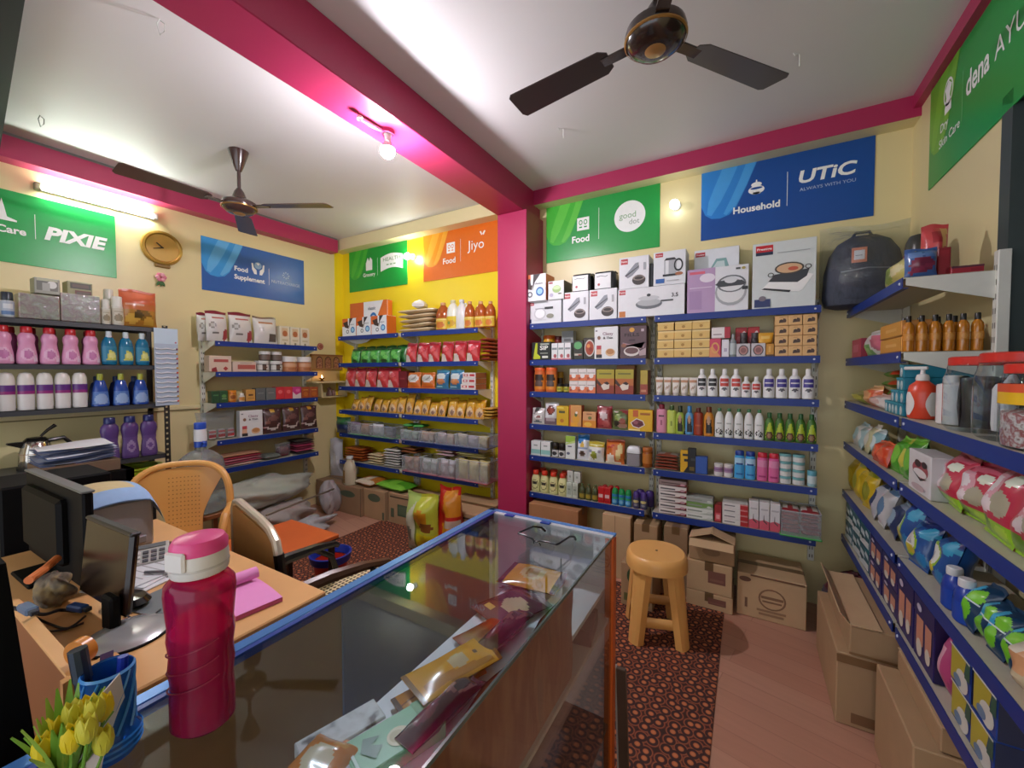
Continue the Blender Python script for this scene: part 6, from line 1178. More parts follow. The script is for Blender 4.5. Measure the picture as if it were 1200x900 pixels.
# fourth shelf
R = random.Random(11)
def heap(S, z, u0, u1, n, hs, w, d, cols, name, desc, cat, group, where, x0=.515, seed=0, lean=.5, shp=None, rzr=.2):
    y0, y1 = S.along(u0, z, .02), S.along(u1, z, .02); q = random.Random(seed)
    for i in range(n):
        c = cols[i % len(cols)]
        g = G(); pouch_into(g, w*q.uniform(.9, 1.1), hs*q.uniform(.85, 1.08), d, c[0], (shp or [])+[('e', .5, .45, .3, .26, c[1]), ('r', 0, .84, 1, 1, c[1])] if not shp else shp, seed=seed+i, nu=30, nv=34)
        Rm = Matrix.Rotation(-lean*q.uniform(.7, 1.2), 4, 'X'); g.v = [tuple(Rm @ Vector(v)) for v in g.v]; mn = min(v[2] for v in g.v); mny = min(v[1] for v in g.v); g.v = [(a, b-mny, e-mn) for a, b, e in g.v]
        o = g.build(name); y = y0+(y1-y0)*(i+.5)/n
        o.location = (x0+q.uniform(0, .012), y, z+.001); o.rotation_euler.z = -PI/2+q.uniform(-rzr, rzr)
        tag(o, f'{c[2] if len(c) > 2 else ""} {desc}, {nth(i, n) if n > 1 else ""}, {where}'.strip().replace(', ,', ','), cat, group)
heap(SR, Zr[4], 996, 1022, 4, .15, .115, .06, [('#b9b9b0', '#8fb0b4', 'pale grey'), ('#9ab4b4', '#d0d2cc', 'pale teal'), ('#b9b58c', '#d8d6c8', 'khaki'), ('#88b4ba', '#c9d8d8', 'teal')], 'wipes_pack', 'soft pack', 'pack', 'pale soft packs', WRr(4), seed=120, lean=.3)
heap(SR, Zr[4], 1023, 1039, 2, .11, .1, .06, [('#c9421f', '#d8603a', 'orange red')], 'snack_pouch', 'pouch', 'pouch', 'orange red pouches', WRr(4), seed=125, x0=.502, lean=.3)
heap(SR, Zr[4], 1039.5, 1062, 3, .165, .105, .055, [('#4a9a24', '#7cc43c', 'green'), ('#5aac2c', '#c2c04a', 'bright green'), ('#3f8a22', '#6cb43a', 'leaf green'), ('#63b82c', '#d8c83c', 'lime')], 'snack_pouch', 'crinkled pouch', 'pouch', 'green crinkled pouches', WRr(4), seed=130, lean=.3)
soap = [('r', 0, 0, 1, .2, '#8aba2c'), ('e', .3, .14, .2, .1, '#5c8a1c'), ('e', .75, .12, .16, .07, '#a8d040'), ('e', .35, .62, .26, .2, '#d8a0ac'), ('e', .3, .62, .16, .12, '#e0dadc'), ('e', .68, .42, .2, .16, '#a8a48c'), ('e', .4, .36, .14, .1, '#e2d4d6'), ('e', .75, .74, .12, .09, '#d6e0cc'), ('p', [(.1, .9), (.9, .95), (.9, .86), (.3, .8)], '#d86a80')]
put(SR, Zr[4], 1064, 1090, 530, carton('wash_powder_pack', '#d4d2d2', [('e', .55, .58, .36, .2, '#a04a50'), ('e', .55, .5, .3, .1, '#e0dcda'), ('e', .45, .72, .14, .09, '#3a2a28'), ('e', .75, .74, .12, .08, '#3a2a28'), ('p', [(.2, .5), (.6, .32), (.9, .44), (.6, .38)], '#2e2826'), ('e', .5, .14, .3, .08, '#b9a4a8')], d=.07, side='#c2c0c0'), 'white carton with red lips print beside green pouches', 'carton')
heap(SR, Zr[4], 1087, 1222, 4, .19, .165, .09, [('#b8304a', '#d8a0ac', 'glossy red')], 'detergent_pouch', 'detergent pouch', 'pouch', 'glossy red pouches', WRr(4), seed=140, lean=.28, shp=soap, rzr=.1)
heap(SR, Zr[4], 1090, 1230, 4, .2, .16, .07, [('#3a2a22', '#5a6a2a', 'dark brown')], 'detergent_pouch', 'pouch in rear row', 'pouch', 'rear brown pouches', WRr(4), seed=150, lean=.1, x0=.66)
# fifth shelf
heap(SR, Zr[5], 990, 1014, 4, .2, .115, .06, [('#b99c14', '#d0b42a', 'yellow'), ('#c9aa1c', '#8f9020', 'bright yellow')], 'noodle_pouch', 'crumpled pouch', 'pouch', 'yellow crumpled pouches', WRr(5), seed=160, lean=.15)
heap(SR, Zr[5], 1015, 1042, 3, .17, .115, .07, [('#a8aab0', '#2a3a5a', 'grey and navy'), ('#b9b8b8', '#5a7a9a', 'grey and blue'), ('#24345c', '#8aa0b4', 'navy')], 'wipes_pack', 'pack', 'pack', 'grey and navy packs', WRr(5), seed=165, lean=.3)
bluep = [('e', .4, .45, .34, .28, '#8fb82c'), ('e', .4, .48, .28, .2, '#d8dad2'), ('e', .4, .3, .3, .08, '#c9b83a'), ('p', [(.28, .42), (.34, .56), (.38, .44), (.46, .56), (.5, .42)], '#9a9c98'), ('r', 0, .82, 1, 1, '#1a2a6a'), ('e', .85, .75, .14, .14, '#3a9ac0'), ('e', .85, .2, .14, .14, '#2a7ab0')]
heap(SR, Zr[5], 1045, 1098, 3, .2, .125, .09, [('#1f4f92', '#8fb82c', 'blue and lime')], 'detergent_pouch', 'pouch with white splash', 'pouch', 'blue and lime pouches', WRr(5), seed=170, lean=.25, shp=bluep)
row(SR, Zr[5], 1097, 1124, 2, 668, bottle('toilet_cleaner_bottle', '#1c3c9a', '#d2d4d4', label=(.05, .5, '#2048a8'), prof='shoulder', capr=.5, sy=.7), 'royal blue bottle with white cap', 'bottle', 'royal blue bottles', WRr(5), rj=.1)
gp = [('e', .3, .4, .24, .3, '#2f9ac8'), ('e', .55, .3, .24, .2, '#6cbc2c'), ('e', .7, .66, .22, .16, '#7cc838'), ('e', .3, .75, .2, .14, '#4ab0d8'), ('r', .1, .5, .9, .54, '#c9d8dc')]
heap(SR, Zr[5], 1122, 1176, 4, .14, .078, .07, [('#143a5a', '#6cbc2c', 'dark blue and lime')], 'dish_wash_pouch', 'pouch', 'pouch', 'dark blue lime pouches', WRr(5), seed=180, lean=.45, shp=gp)
heap(SR, Zr[5], 1125, 1190, 4, .2, .085, .06, [('#10202c', '#3a6a3a', 'black and green')], 'dish_wash_pouch', 'pouch in rear row', 'pouch', 'rear dark pouches', WRr(5), seed=190, lean=.1, x0=.64, shp=[('e', .5, .5, .3, .2, '#5a8a3c'), ('e', .5, .52, .2, .12, '#b9c0b4'), ('r', 0, .8, 1, 1, '#0e1820')])
put(SR, Zr[5], 1176, 1212, 745, pouch('detergent_pouch', '#b9a88a', [('r', 0, 0, .16, 1, '#d2a410'), ('r', 0, 0, 1, .2, '#d2a410'), ('e', .6, .6, .26, .2, '#c9946a'), ('e', .4, .8, .2, .1, '#cfc6b4')], seed=200, d=.1, lean=.1), 'beige pouch with yellow edge, near end, '+WRr(5), 'pouch')
# bottom shelf
tw = [('p', [(0, 0), (1, .1), (1, .4), (0, .3)], '#c9d0d0'), ('p', [(.1, .5), (.6, .45), (.5, .7), (.1, .75)], '#c2ccd0'), ('p', [(.6, .7), (1, .6), (1, .8), (.7, .9)], '#b9c8cc'), ('e', .3, .35, .12, .08, '#1c3a4a')]
grid(SR, Zr[6], 990, 1017, 3, 2, 592, carton('detergent_carton', '#1f5a68', tw, d=.14, side='#a8b4b8', top='#24606c'), 'teal and white carton', 'carton', 'teal and white cartons', 'bottom shelf, right wall rack')
dia = [('r', 0, .72, 1, 1, '#241f5a'), ('p', [(.15, .2), (.5, .3), (.5, .72), (.15, .7)], '#c98a72'), ('p', [(.6, .26), (.9, .34), (.9, .72), (.6, .72)], '#c98a72'), ('e', .32, .22, .14, .14, '#d6cfc0'), ('e', .75, .26, .12, .12, '#d6cfc0'), ('e', .3, .86, .12, .06, '#b9b4c8')]
grid(SR, Zr[6], 1018, 1050, 2, 2, 640, carton('diaper_pack', '#2a2462', dia, d=.16, side='#1e1a4c', top='#26205c'), 'navy and peach diaper pack', 'pack', 'navy peach packs far', 'bottom shelf, right wall rack')
row(SR, Zr[6], 1050, 1094, 2, 690, carton('diaper_pack', '#2a2462', dia, d=.18, side='#1e1a4c', top='#26205c'), 'larger navy and peach diaper pack', 'pack', 'navy peach packs near', 'bottom shelf')
put(SR, Zr[6], 1094, 1112, 722, pouch('sanitary_pack', '#b84a7c', [('r', .2, 0, .5, .7, '#d8a0b4'), ('p', [(.5, 0), (1, 0), (1, .6)], '#a03a70')], seed=210, d=.08, lean=.1), 'pink and white pack between navy packs and yellow cartons', 'pack')
yb = [('p', [(.04, .06), (.6, .1), (.8, .96), (.04, .96)], '#b5a83a'), ('e', .62, .3, .3, .28, '#d2d2c8'), ('e', .4, .2, .2, .14, '#6a86a4'), ('p', [(.75, .5), (1, .5), (1, 1), (.85, 1)], '#2c5a4a'), ('r', 0, .95, 1, 1, '#d0d4d2')]
grid(SR, Zr[6], 1112, 1163, 2, 2, 748, carton('mosquito_coil_carton', '#24408c', yb, d=.2, side='#1c2448', top='#26458f'), 'blue and yellow carton', 'carton', 'blue and yellow cartons', 'bottom shelf, near end')
# ================================================================ cardboard boxes and bags on the floor
CARD = M('#ab8c68', rough=.75, var=.12, vs=8); CARD2 = M('#94785a', rough=.75, var=.12, vs=8); CARDL = M('#c2a37c', rough=.75, var=.1, vs=8); TAPE = M('#6e5436', rough=.35); INK = M('#5c4030', rough=.8)
def cbox(label, x0, x1, y0, y1, z0, z1, col=None, front=(), face='y', tape=True, flap=None, group=None, rz=0):
    """closed carton with flap seam and tape, printed marks on the side facing the room"""
    t = thing('cardboard_box', label, 'box', ((x0+x1)/2, (y0+y1)/2, z0+.0006), 0, group); c = col or CARD
    hx, hy, h = (x1-x0)/2, (y1-y0)/2, z1-z0
    g = G(); g.box(-hx, -hy, 0, hx, hy, h, c, .004); print_on(g, 2*hx, h, -hy-.0005, front)
    g.build('box_body', t)
    g = G(); lo = hx >= hy
    if lo: g.box(-hx+.002, -.0015, h-.001, hx-.002, .0015, h+.0006, '#6a5238'); 
    else: g.box(-.0015, -hy+.002, h-.001, .0015, hy-.002, h+.0006, '#6a5238')
    if tape:
        if lo: g.box(-hx-.0008, -.024, h-.05, hx+.0008, .024, h+.001, TAPE)
        else: g.box(-.024, -hy-.0008, h-.05, .024, hy+.0008, h+.001, TAPE)
    g.build('packing_tape', t)
    if flap:
        for p, sz, rot in flap:
            g = G(); g.rot(Matrix.Translation(p) @ Euler(rot).to_matrix().to_4x4(), lambda q: q.box(0, -sz[1]/2, 0, sz[0], sz[1]/2, .004, CARDL, .001)); g.build('flap', t)
    return t
stamp = [('e', .12, .86, .09, .06, '#6a4a38'), ('o', .52, .5, .2, .24, .14, '#8a6a50'), ('r', .36, .5, .68, .56, '#8a6a50'), ('r', .38, .42, .66, .46, '#8a6a50'), ('r', .3, .2, .72, .25, '#9a7a5c'), ('r', .33, .12, .69, .17, '#9a7a5c'), ('r', .12, .22, .16, .44, '#7a5a44'), ('r', .2, .955, .97, .995, '#6e4f36')]
cbox('large printed cardboard box on floor under the back wall rack', -.035, .305, 2.74, 3.06, 0, .258, CARDL, stamp)
mar = [('r', .48, .35, .86, .75, '#7e5448'), ('r', .52, .42, .82, .5, '#8c6454')]
cbox('cardboard box with maroon patch, lowest of the stack behind the stool', -.31, -.055, 2.70, 3.0, 0, .098, CARDL, mar)
cbox('cardboard box with maroon patch, middle of the stack behind the stool', -.31, -.06, 2.70, 3.0, .1, .285, CARDL, mar)
cbox('open flapped cardboard box on top of the stack behind the stool', -.30, -.05, 2.71, 2.98, .287, .415, CARD, [('e', .5, .5, .2, .2, '#8f7252')], tape=False, flap=[((-.125, -.07, .128), (.14, .12), (0, -.35, 0)), ((.125, -.07, .128), (.14, .12), (0, -.35, PI)), ((0, -.135, .128), (.06, .24), (0, .5, -PI/2))])
cbox('cardboard box standing behind the stack, left of the open box', -.46, -.315, 2.78, 2.95, 0, .44, CARD2)
cbox('narrow cardboard box near the rack post behind the stool', -.655, -.5, 2.78, 2.95, 0, .42, CARD)
cbox('cardboard box with green circle beside the orange counter post', -.66, -.47, 2.48, 2.74, .007, .27, CARD, [('e', .45, .72, .26, .22, '#3c5a3c'), ('r', .1, .12, .9, .3, '#6a6a3c')])
cbox('cardboard box behind the counter corner under the pillar rack', -.88, -.68, 2.79, 2.95, 0, .44, CARDL, [('r', .45, .0, .47, 1, '#8f7252')])
cbox('wide brown cardboard box beside the pillar under the rack', -1.47, -1.06, 2.79, 2.99, 0, .42, M('#a8764e', rough=.75, var=.12, vs=8))
# alcove boxes
leafp = [('e', .55, .78, .2, .12, '#4a5a48')]
grn = [('r', .22, .28, .62, .66, '#4a5e48'), ('r', .06, .2, .14, .5, '#56604a'), ('r', .04, .86, .96, .9, '#4c3c2c'), ('r', .25, .34, .58, .6, '#5a6c54')]
cbox('greyish cardboard box under alcove rack, left end of floor row', -4.02, -3.3, 2.69, 2.99, 0, .285, CARD2, [('e', .72, .72, .16, .12, '#55604a'), ('r', .985, 0, .995, 1, '#54402c')])
cbox('cardboard box under alcove rack beside the box with green logo', -3.295, -3.0, 2.72, 2.99, 0, .285, CARD, [('e', .5, .74, .3, .14, '#55604a'), ('r', .88, .05, .97, .3, '#55604a')])
cbox('cardboard box with green logo behind the yellow bag', -2.97, -2.43, 2.74, 2.99, 0, .29, CARD, grn)
cbox('cardboard box behind the red and orange bag', -2.42, -2.25, 2.74, 2.99, .0, .29, CARD2, [('r', .1, .86, .9, .9, '#4c3c2c')])
cbox('cardboard box with green logo at right end of alcove floor', -2.24, -1.79, 2.55, 2.99, 0.007, .33, CARD, grn)
SF = Shelf('B', 2.72, '')
stack_in('chips_pack', 'orange and white pouch lying', 'pouch', 'pouch on floor boxes', -3.33, 2.86, .287, 1, .26, .24, .075, ['#b5702c', '#d2c4ac'], 'on alcove boxes below the rack', seed=41)
g = G(); pouch_flat(g, .4, .22, .075, '#4f9a24', '#7cc03c', 5); tag(g.build('chips_pack', loc=(-2.98, 2.86, .292), rz=-.1), 'green and white pouch lying on alcove boxes below the rack', 'pouch')
SG = Shelf('B', 2.56, '')
bag1 = pouch('shopping_bag', '#b9bf3a', [('r', 0, 0, .42, 1, '#c9ccb4'), ('p', [(.0, .55), (.45, .9), (.45, 1), (0, 1)], '#a9c46a'), ('e', .62, .62, .2, .14, '#c98a1c'), ('e', .75, .48, .18, .08, '#7a4a1c'), ('r', .44, 0, 1, .36, '#d0c81c'), ('e', .2, .3, .1, .14, '#7a8272'), ('r', .38, .1, .43, .6, '#7a8a3a')], seed=230, d=.17, lean=.0, nu=20, nv=22, wob=.16)
put(SG, .0065, 473, 510, 580, bag1, 'white and yellow crumpled shopping bag on carpet by alcove boxes', 'bag', off=-.2)
bag2 = pouch('shopping_bag', '#b5221c', [('p', [(.45, 0), (1, 0), (1, .42), (.35, .5)], '#d28a14'), ('p', [(.3, .95), (.55, .6), (1, .58), (1, .9), (.6, .98)], '#c9801c'), ('r', .5, .46, 1, .56, '#b9a490'), ('p', [(0, .1), (.3, .0), (.2, .4), (0, .4)], '#c02a1c')], seed=231, d=.16, lean=.0, nu=18, nv=20, wob=.16)
put(SG, .0065, 511, 537, 572, bag2, 'red and orange shopping bag standing beside the white yellow bag', 'bag', off=-.13)
# jug and white bag in the corner
t, _ = jug('water_jug', '#c9bfa4')(.17, .29); tag(t, 'cream handled jug with brown picture in left alcove corner', 'jug'); t.location = (-3.545, 2.755, .286); t.rotation_euler.z = -.15
g = G(); g.surf(lambda u, v: (.0865*math.cos(-PI/2-.55+(u-.5)*1.3), .0865*.7*math.sin(-PI/2-.55+(u-.5)*1.3), .02+.13*v), 8, 6, MIXED(['#8a6a34', '#a9843c', '#5a3a20'], 30)); g.build('picture_label', t)
g = G(); pouch_into(g, .16, .42, .09, '#b9bac0', [('e', .5, .4, .3, .2, '#c9cacf'), ('r', .2, .7, .7, .74, '#a4a6ae')], seed=240, wob=.2, nu=16, nv=18); tag(g.build('plastic_bag', loc=(-3.95, 2.9, .286), rz=.3), 'tall white plastic bag standing behind the cream jug', 'bag')
# plastic wrapped bundles along the left wall
def blob(name, label, cat, c, s, mat, seed, amp=.14, rz=0, group=None, film=None):
    R = random.Random(seed); P = [(R.uniform(2, 6), R.uniform(2, 6), R.uniform(0, 6)) for _ in range(5)]
    def fn(u, v):
        th = 2*PI*u; ph = PI*v; r = 1+sum(amp/(k+1)*math.sin(P[k][0]*th*0+round(P[k][0])*th+P[k][1]*ph+P[k][2]) for k in range(5))*math.sin(ph)+amp*.22*math.sin(11*th+P[0][2])*math.sin(9*ph+P[1][2])*math.sin(ph)+amp*.16*math.sin(17*th+7*ph+P[2][2])*math.sin(ph)
        z = -math.cos(ph)*r; return (s[0]*math.sin(ph)*math.cos(th)*r, s[1]*math.sin(ph)*math.sin(th)*r, s[2]*max(-.92, z))
    g = G(); g.surf(fn, 72, 36, mat)
    t = thing(name, label, cat, c, rz, group); g.build('contents', t)
    if film:
        g = G(); g.surf(lambda u, v: tuple(q*1.06 for q in fn(u, v)), 72, 36, film); g.build('plastic_film', t)
    return t
PF = CLEAR('#f4f6f6', haze=.3, hcol='#eef2ee', gloss=.4, bump=1.0); PF2 = CLEAR('#f0f0f4', haze=.42, gloss=.4, bump=1.0)
blob('wrapped_bundle', 'long grey green plastic wrapped bundle along left wall under the rack', 'bundle', (-3.80, 2.0, .36), (.2, .46, .12), MIXED(['#8a8a74', '#a2b49a', '#c0b898', '#74806c'], 9, .45), 1, rz=.06, film=PF)
blob('wrapped_bundle', 'pinkish brown plastic wrapped roll lying below the grey green bundle', 'bundle', (-3.7, 2.13, .118), (.11, .28, .12), MIXED(['#b98870', '#a87464', '#c9aca0', '#b8a4a0'], 9, .45), 2, rz=.03, film=PF)
blob('crumpled_plastic', 'crumpled clear white plastic on floor beside the pinkish roll', 'plastic', (-3.39, 2.2, .062), (.1, .2, .065), MIXED(['#a9a09a', '#c2bcb8', '#8a7c76'], 12, .4), 3, amp=.22, film=PF2)
blob('wrapped_bundle', 'upright pinkish plastic wrapped bundle beside alcove floor boxes', 'bundle', (-3.7, 2.63, .155), (.1, .085, .165), MIXED(['#b98a74', '#a8705a', '#c9b4a8'], 10, .45), 4, film=PF2)
g = G(); a, b = onX(312, 604, -3.28), onX(391, 573, -3.45); g.tube([a, b], .009, M('#a49a8a', rough=.3, metal=.7), 8); tag(g.build('metal_rod'), 'thin metal rod leaning across the plastic wrapped bundles', 'rod')
# boxes by the right wall
cbox('tall cardboard box on floor in front of right rack, lower of two', .335, .585, 2.085, 2.62, 0, .30, CARD, [('r', .2, .06, .6, .2, '#7a5a3c'), ('r', 0, .86, 1, .97, '#7c5c3a')], tape=False)
cbox('cardboard box stacked on the tall box by right rack', .375, .56, 2.085, 2.60, .302, .418, CARD, [('r', 0, 0, 1, .08, '#8a6844')], tape=False, flap=[((-.092, 0, .117), (.1, .52), (0, -.03, 0)), ((-.092, 0, .114), (.055, .5), (0, -.9, PI))])
cbox('flat cardboard box on the low box under right rack near photo edge', .505, .70, 1.63, 2.02, .332, .405, CARD, [('r', .3, .3, .7, .5, '#5a422c')], tape=False, flap=[((-.097, 0, .075), (.075, .4), (0, -.04, 0))])
cbox('low cardboard box under right rack nearest to photo edge', .445, .73, 1.62, 2.02, 0, .33, CARD, [('r', .3, .6, .8, .72, '#6a4c34')], tape=False)
blob('cloth_heap', 'dark red and grey cloth heap in far right corner on floor', 'cloth', (.545, 2.87, .15), (.15, .16, .17), MIXED(['#3a3e42', '#5a1a20', '#4a4e54', '#7c1c24', '#2e2c30'], 9, .9), 6, amp=.2)
g = G(); g.box(-.018, -.008, 0, .018, .008, .46, M('#4a3a30', rough=.4), .002); g.box(-.019, -.009, .0, -.013, .009, .462, '#8a8a88', .001)
o = g.build('wooden_board', loc=(-.335, 1.325, .008)); o.rotation_euler = (.02, -.03, 0); tag(o, 'narrow dark board leaning at far end of the glass counter', 'board')
# stool
t = thing('stool', 'orange beige plastic stool on carpet in front of back rack', 'stool', (-.42, 2.31, .007), .32)
ST = M('#e8b066', rough=.36, var=.03)
def lob(u, r):
    d = min(abs((u-PI/4-k*PI/2+PI) % (2*PI)-PI) for k in range(4)); return r*(1.03-.05*math.exp(-(d/.16)**2)*0+.02*math.cos(4*u+PI))
g = G(); prof = [(.2, -.075), (1.06, -.075), (1.05, -.03), (1.0, -.008), (.93, 0), (.03, 0.0)]
vs = []; fs = []; n = 48
for k, z in prof:
    for i in range(n):
        a = 2*PI*i/n; r = lob(a, .15*k) if k > .3 else .15*k; vs.append((r*math.cos(a), r*math.sin(a), .455+z))
for j in range(len(prof)-1):
    for i in range(n): fs.append((j*n+i, j*n+(i+1) % n, (j+1)*n+(i+1) % n, (j+1)*n+i))
fs.append(tuple((len(prof)-1)*n+i for i in range(n))); g.add(vs, fs, ST, True); g.disc(0, 0, 0, 0, 0, ST, 3) if False else None
g.lathe([(.007, .4554), (0, .4555)], '#3a2a1a', 12, cap=False); g.build('seat', t)
LEGA = [PI/4+k*PI/2 for k in range(4)]
def P4(a, r, z): return Vector((r*math.cos(a), r*math.sin(a), z))
for a in LEGA:
    top, bot = P4(a, .128, .44), P4(a, .185, 0); tn = Vector((-math.sin(a), math.cos(a), 0)); nr = Vector((math.cos(a), math.sin(a), 0))
    g = G(); vs = []
    for p, w in ((top, .058), (bot, .042)):
        vs += [p+tn*w-nr*.03, p+tn*w*.75+nr*.002, p+tn*w*.3+nr*.008, p-tn*w*.3+nr*.008, p-tn*w*.75+nr*.002, p-tn*w-nr*.03, p-tn*(w-.006)-nr*.03, p-nr*.012, p+tn*(w-.006)-nr*.03]
    m = 9; g.add(vs, [tuple(range(m-1, -1, -1)), tuple(range(m, 2*m))]+[(i, (i+1) % m, m+(i+1) % m, m+i) for i in range(m)], ST); g.build('leg', t)
for k in range(4):
    a0, a1 = LEGA[k], LEGA[(k+1) % 4]; z = .115; r = .128+.057*(1-z/.44)
    g = G(); p, q = P4(a0, r, z), P4(a1, r, z); g.tube([p, (p+q)/2, q], .011, ST, 8); g.v = [(x, y, z+(zz-z)*2.6) for x, y, zz in g.v]; g.build('stretcher', t)
    ra = .128+.057*.1; p, q = P4(a0, ra, .385), P4(a1, ra, .385); g = G(); g.add([p+Vector((0, 0, .03)), q+Vector((0, 0, .03)), q-Vector((0, 0, .03)), q*.9+p*.1-Vector((0, 0, .012)), (p+q)/2-Vector((0, 0, .004)), p*.9+q*.1-Vector((0, 0, .012)), p-Vector((0, 0, .03))], [tuple(range(7))], ST); g.build('apron', t)
# ================================================================ desk, chairs and what stands on them
OAK = M('#d9a66c', rough=.4, var=.08, vs=6); OAKD = M('#87522c', rough=.45, var=.1, vs=6); BLK = M('#070708', rough=.6, spec=.12); BLKG = M('#1a1718', rough=.12, coat=.4)
DX0, DX1, DY0, DY1 = -2.42, -1.15, .262, .80
t = thing('desk', 'light wood office desk with raised ledge behind the glass counter', 'desk', ((DX0+DX1)/2, (DY0+DY1)/2, 0)); ox, oy = -(DX0+DX1)/2, -(DY0+DY1)/2
def L3(x, y, z): return (x+ox, y+oy, z)
def lb(g, x0, y0, z0, x1, y1, z1, m, b=0): g.box(x0+ox, y0+oy, z0, x1+ox, y1+oy, z1, m, b)
g = G(); lb(g, DX0, DY0, .722, DX1, DY1, .75, OAK, .004); g.build('desktop', t)
g = G(); lb(g, DX1-.045, DY0+.02, .0066, DX1-.025, DY1-.03, .722, OAKD); lb(g, DX0+.02, DY0+.02, .0066, DX0+.04, DY1-.03, .722, OAKD); lb(g, DX0+.04, DY0+.04, .12, DX1-.045, DY0+.055, .722, OAKD); g.build('side_panels', t)
g = G(); lb(g, -1.75, DY0-.016, .55, -1.168, DY0, .812, OAKD, .002); lb(g, -1.75, DY0-.018, .812, -1.168, DY0+.008, .818, OAK, .001); g.build('front_ledge', t)
g = G(); g.prism([(DY0-.035+oy, .70), (DY0+.06+oy, .70), (DY0+.06+oy, .825), (DY0+.048+oy, .845), (DY0+.03+oy, .85), (DY0-.035+oy, .838)], DX1-.018+ox, DX1+ox, M('#c28f58', rough=.4, var=.08, vs=6), axis='x'); g.build('side_return', t)
# old monitor seen from behind, pushed against the left
t = thing('monitor', 'large black monitor with grey top edge at left photo edge', 'monitor', (-2.08, .40, .7505), .02)
g = G(); g.hull(.30, .013, .155, BLK, .006, Matrix.Translation((0, .013, .165))); g.hull(.2, .02, .11, BLK, .012, Matrix.Translation((-.04, -.005, .17))); g.build('casing', t)
g = G(); g.box(-.302, -.004, .318, .302, .03, .326, M('#5c5e5c', rough=.4), .003); g.build('top_bezel', t)
g = G(); g.box(-.1, -.08, 0, .1, .03, .012, BLK, .004); g.box(-.03, 0, .01, .03, .025, .06, BLK); g.build('stand', t)
t = thing('computer_tower', 'black boxy case behind the large black monitor', 'computer', (-2.62, .5, 0)); g = G(); g.box(-.15, -.16, 0, .15, .16, 1.0, BLK, .008); g.build('casing', t); g = G(); g.box(-.1, -.1625, .6, .1, -.16, .66, '#232326', .001); g.box(-.1, -.1625, .85, .1, -.16, .9, '#232326', .001); g.build('drive_bay', t)
# slim monitor
t = thing('monitor', 'small glossy dark monitor seen from behind on round grey base', 'monitor', (-1.59, .40, .7505), .05)
g = G(); g.rot(Matrix.Translation((0, .0, .03)) @ Matrix.Rotation(-.1, 4, 'X'), lambda q: (q.hull(.15, .011, .112, M('#1d110e', rough=.22), .008, Matrix.Translation((0, 0, .115))), q.box(-.151, -.013, .218, .151, .012, .23, M('#262424', rough=.35), .004), q.box(-.154, .002, .0, -.15, .013, .22, '#a9a9a8'))); g.build('screen_casing', t)
g = G(); g.box(.09, -.035, .005, .15, -.012, .1, BLK, .006); g.box(.1, -.03, .004, .2, -.01, .018, BLK, .004); g.build('neck', t)
g = G(); g.lathe([(.088, 0), (.088, .006), (.075, .014), (.04, .02), (0, .021)], M('#b4b6b8', rough=.25, metal=.5), 36, c=(.18, -.01, 0)); g.lathe([(.092, 0), (.092, .004), (.088, .006)], BLK, 36, c=(.18, -.01, 0), cap=False); g.build('base', t)
# printer under a cloth
p1, p2 = onZ(80, 668, .75), onZ(158, 645, .75)
t = thing('printer', 'grey printer on desk covered with a pale blue cloth', 'printer', (-2.07, .568, .7505), PI/2-.02)
t.scale = (.66, 1, 1)
g = G(); g.box(-.16, .0, 0, .16, .26, .2, M('#9c9a9c', rough=.45), .012); g.box(-.12, -.01, .02, .12, 0, .05, '#87858a', .004); g.build('casing', t)
g = G(); 
def clo(u, v):
    x = (u-.5)*.36; y = -.015+v*.29; e = max(0, (abs(u-.5)-.36)/.14); z = .215+.012*math.sin(PI*v)+.02*math.sin(PI*u)-.09*e**2-(.03*(1-v)**6)
    return (x+.02*e, y, z)
g.surf(clo, 24, 14, M('#8fb0d8', rough=.8, var=.1), lambda x, z: M('#8fb0d8', rough=.8, var=.1) if z < .32 or x > .8 else M('#c9b98c', rough=.8, var=.1)); 
g.surf(lambda u, v: (lambda q: (q[0], q[1], q[2]-.004))(clo(1-u, v)), 24, 14, M('#7a98c0', rough=.8)); g.build('dust_cloth', t)
# calculator, case, papers
pc = onZ(167, 656, .765)
t = thing('calculator', 'grey calculator with tilted display on papers beside dark monitor', 'calculator', (pc.x, pc.y, .767), PI/2-.35)
g = G(); g.rot(Matrix.Rotation(.35, 4, 'X'), lambda q: q.box(-.075, -.05, 0, .075, .06, .018, M('#b4b4b0', rough=.35), .004)); g.build('calculator_body', t)
g = G()
for i in range(6):
    for j in range(3): g.rot(Matrix.Rotation(.35, 4, 'X'), lambda q: q.box(-.066+i*.0225, -.042+j*.022, .018, -.05+i*.0225, -.028+j*.022, .022, M('#55565c' if i > 2 else '#d0d0cc'), .001))
g.build('keys', t)
g = G(); g.rot(Matrix.Rotation(.35, 4, 'X'), lambda q: q.box(-.065, .03, .018, .065, .052, .021, M('#6c7072', rough=.2), .001)); g.build('display', t)
g = G(); g.lathe([(0, 0), (.06, .003), (.075, .014), (.06, .028), (0, .036)], M('#2a1a26', rough=.2), 20, sy=.55); tag(g.build('spectacle_case', loc=(-1.94, .66, .7512), rz=.9), 'dark purple glossy case behind the grey calculator', 'case')
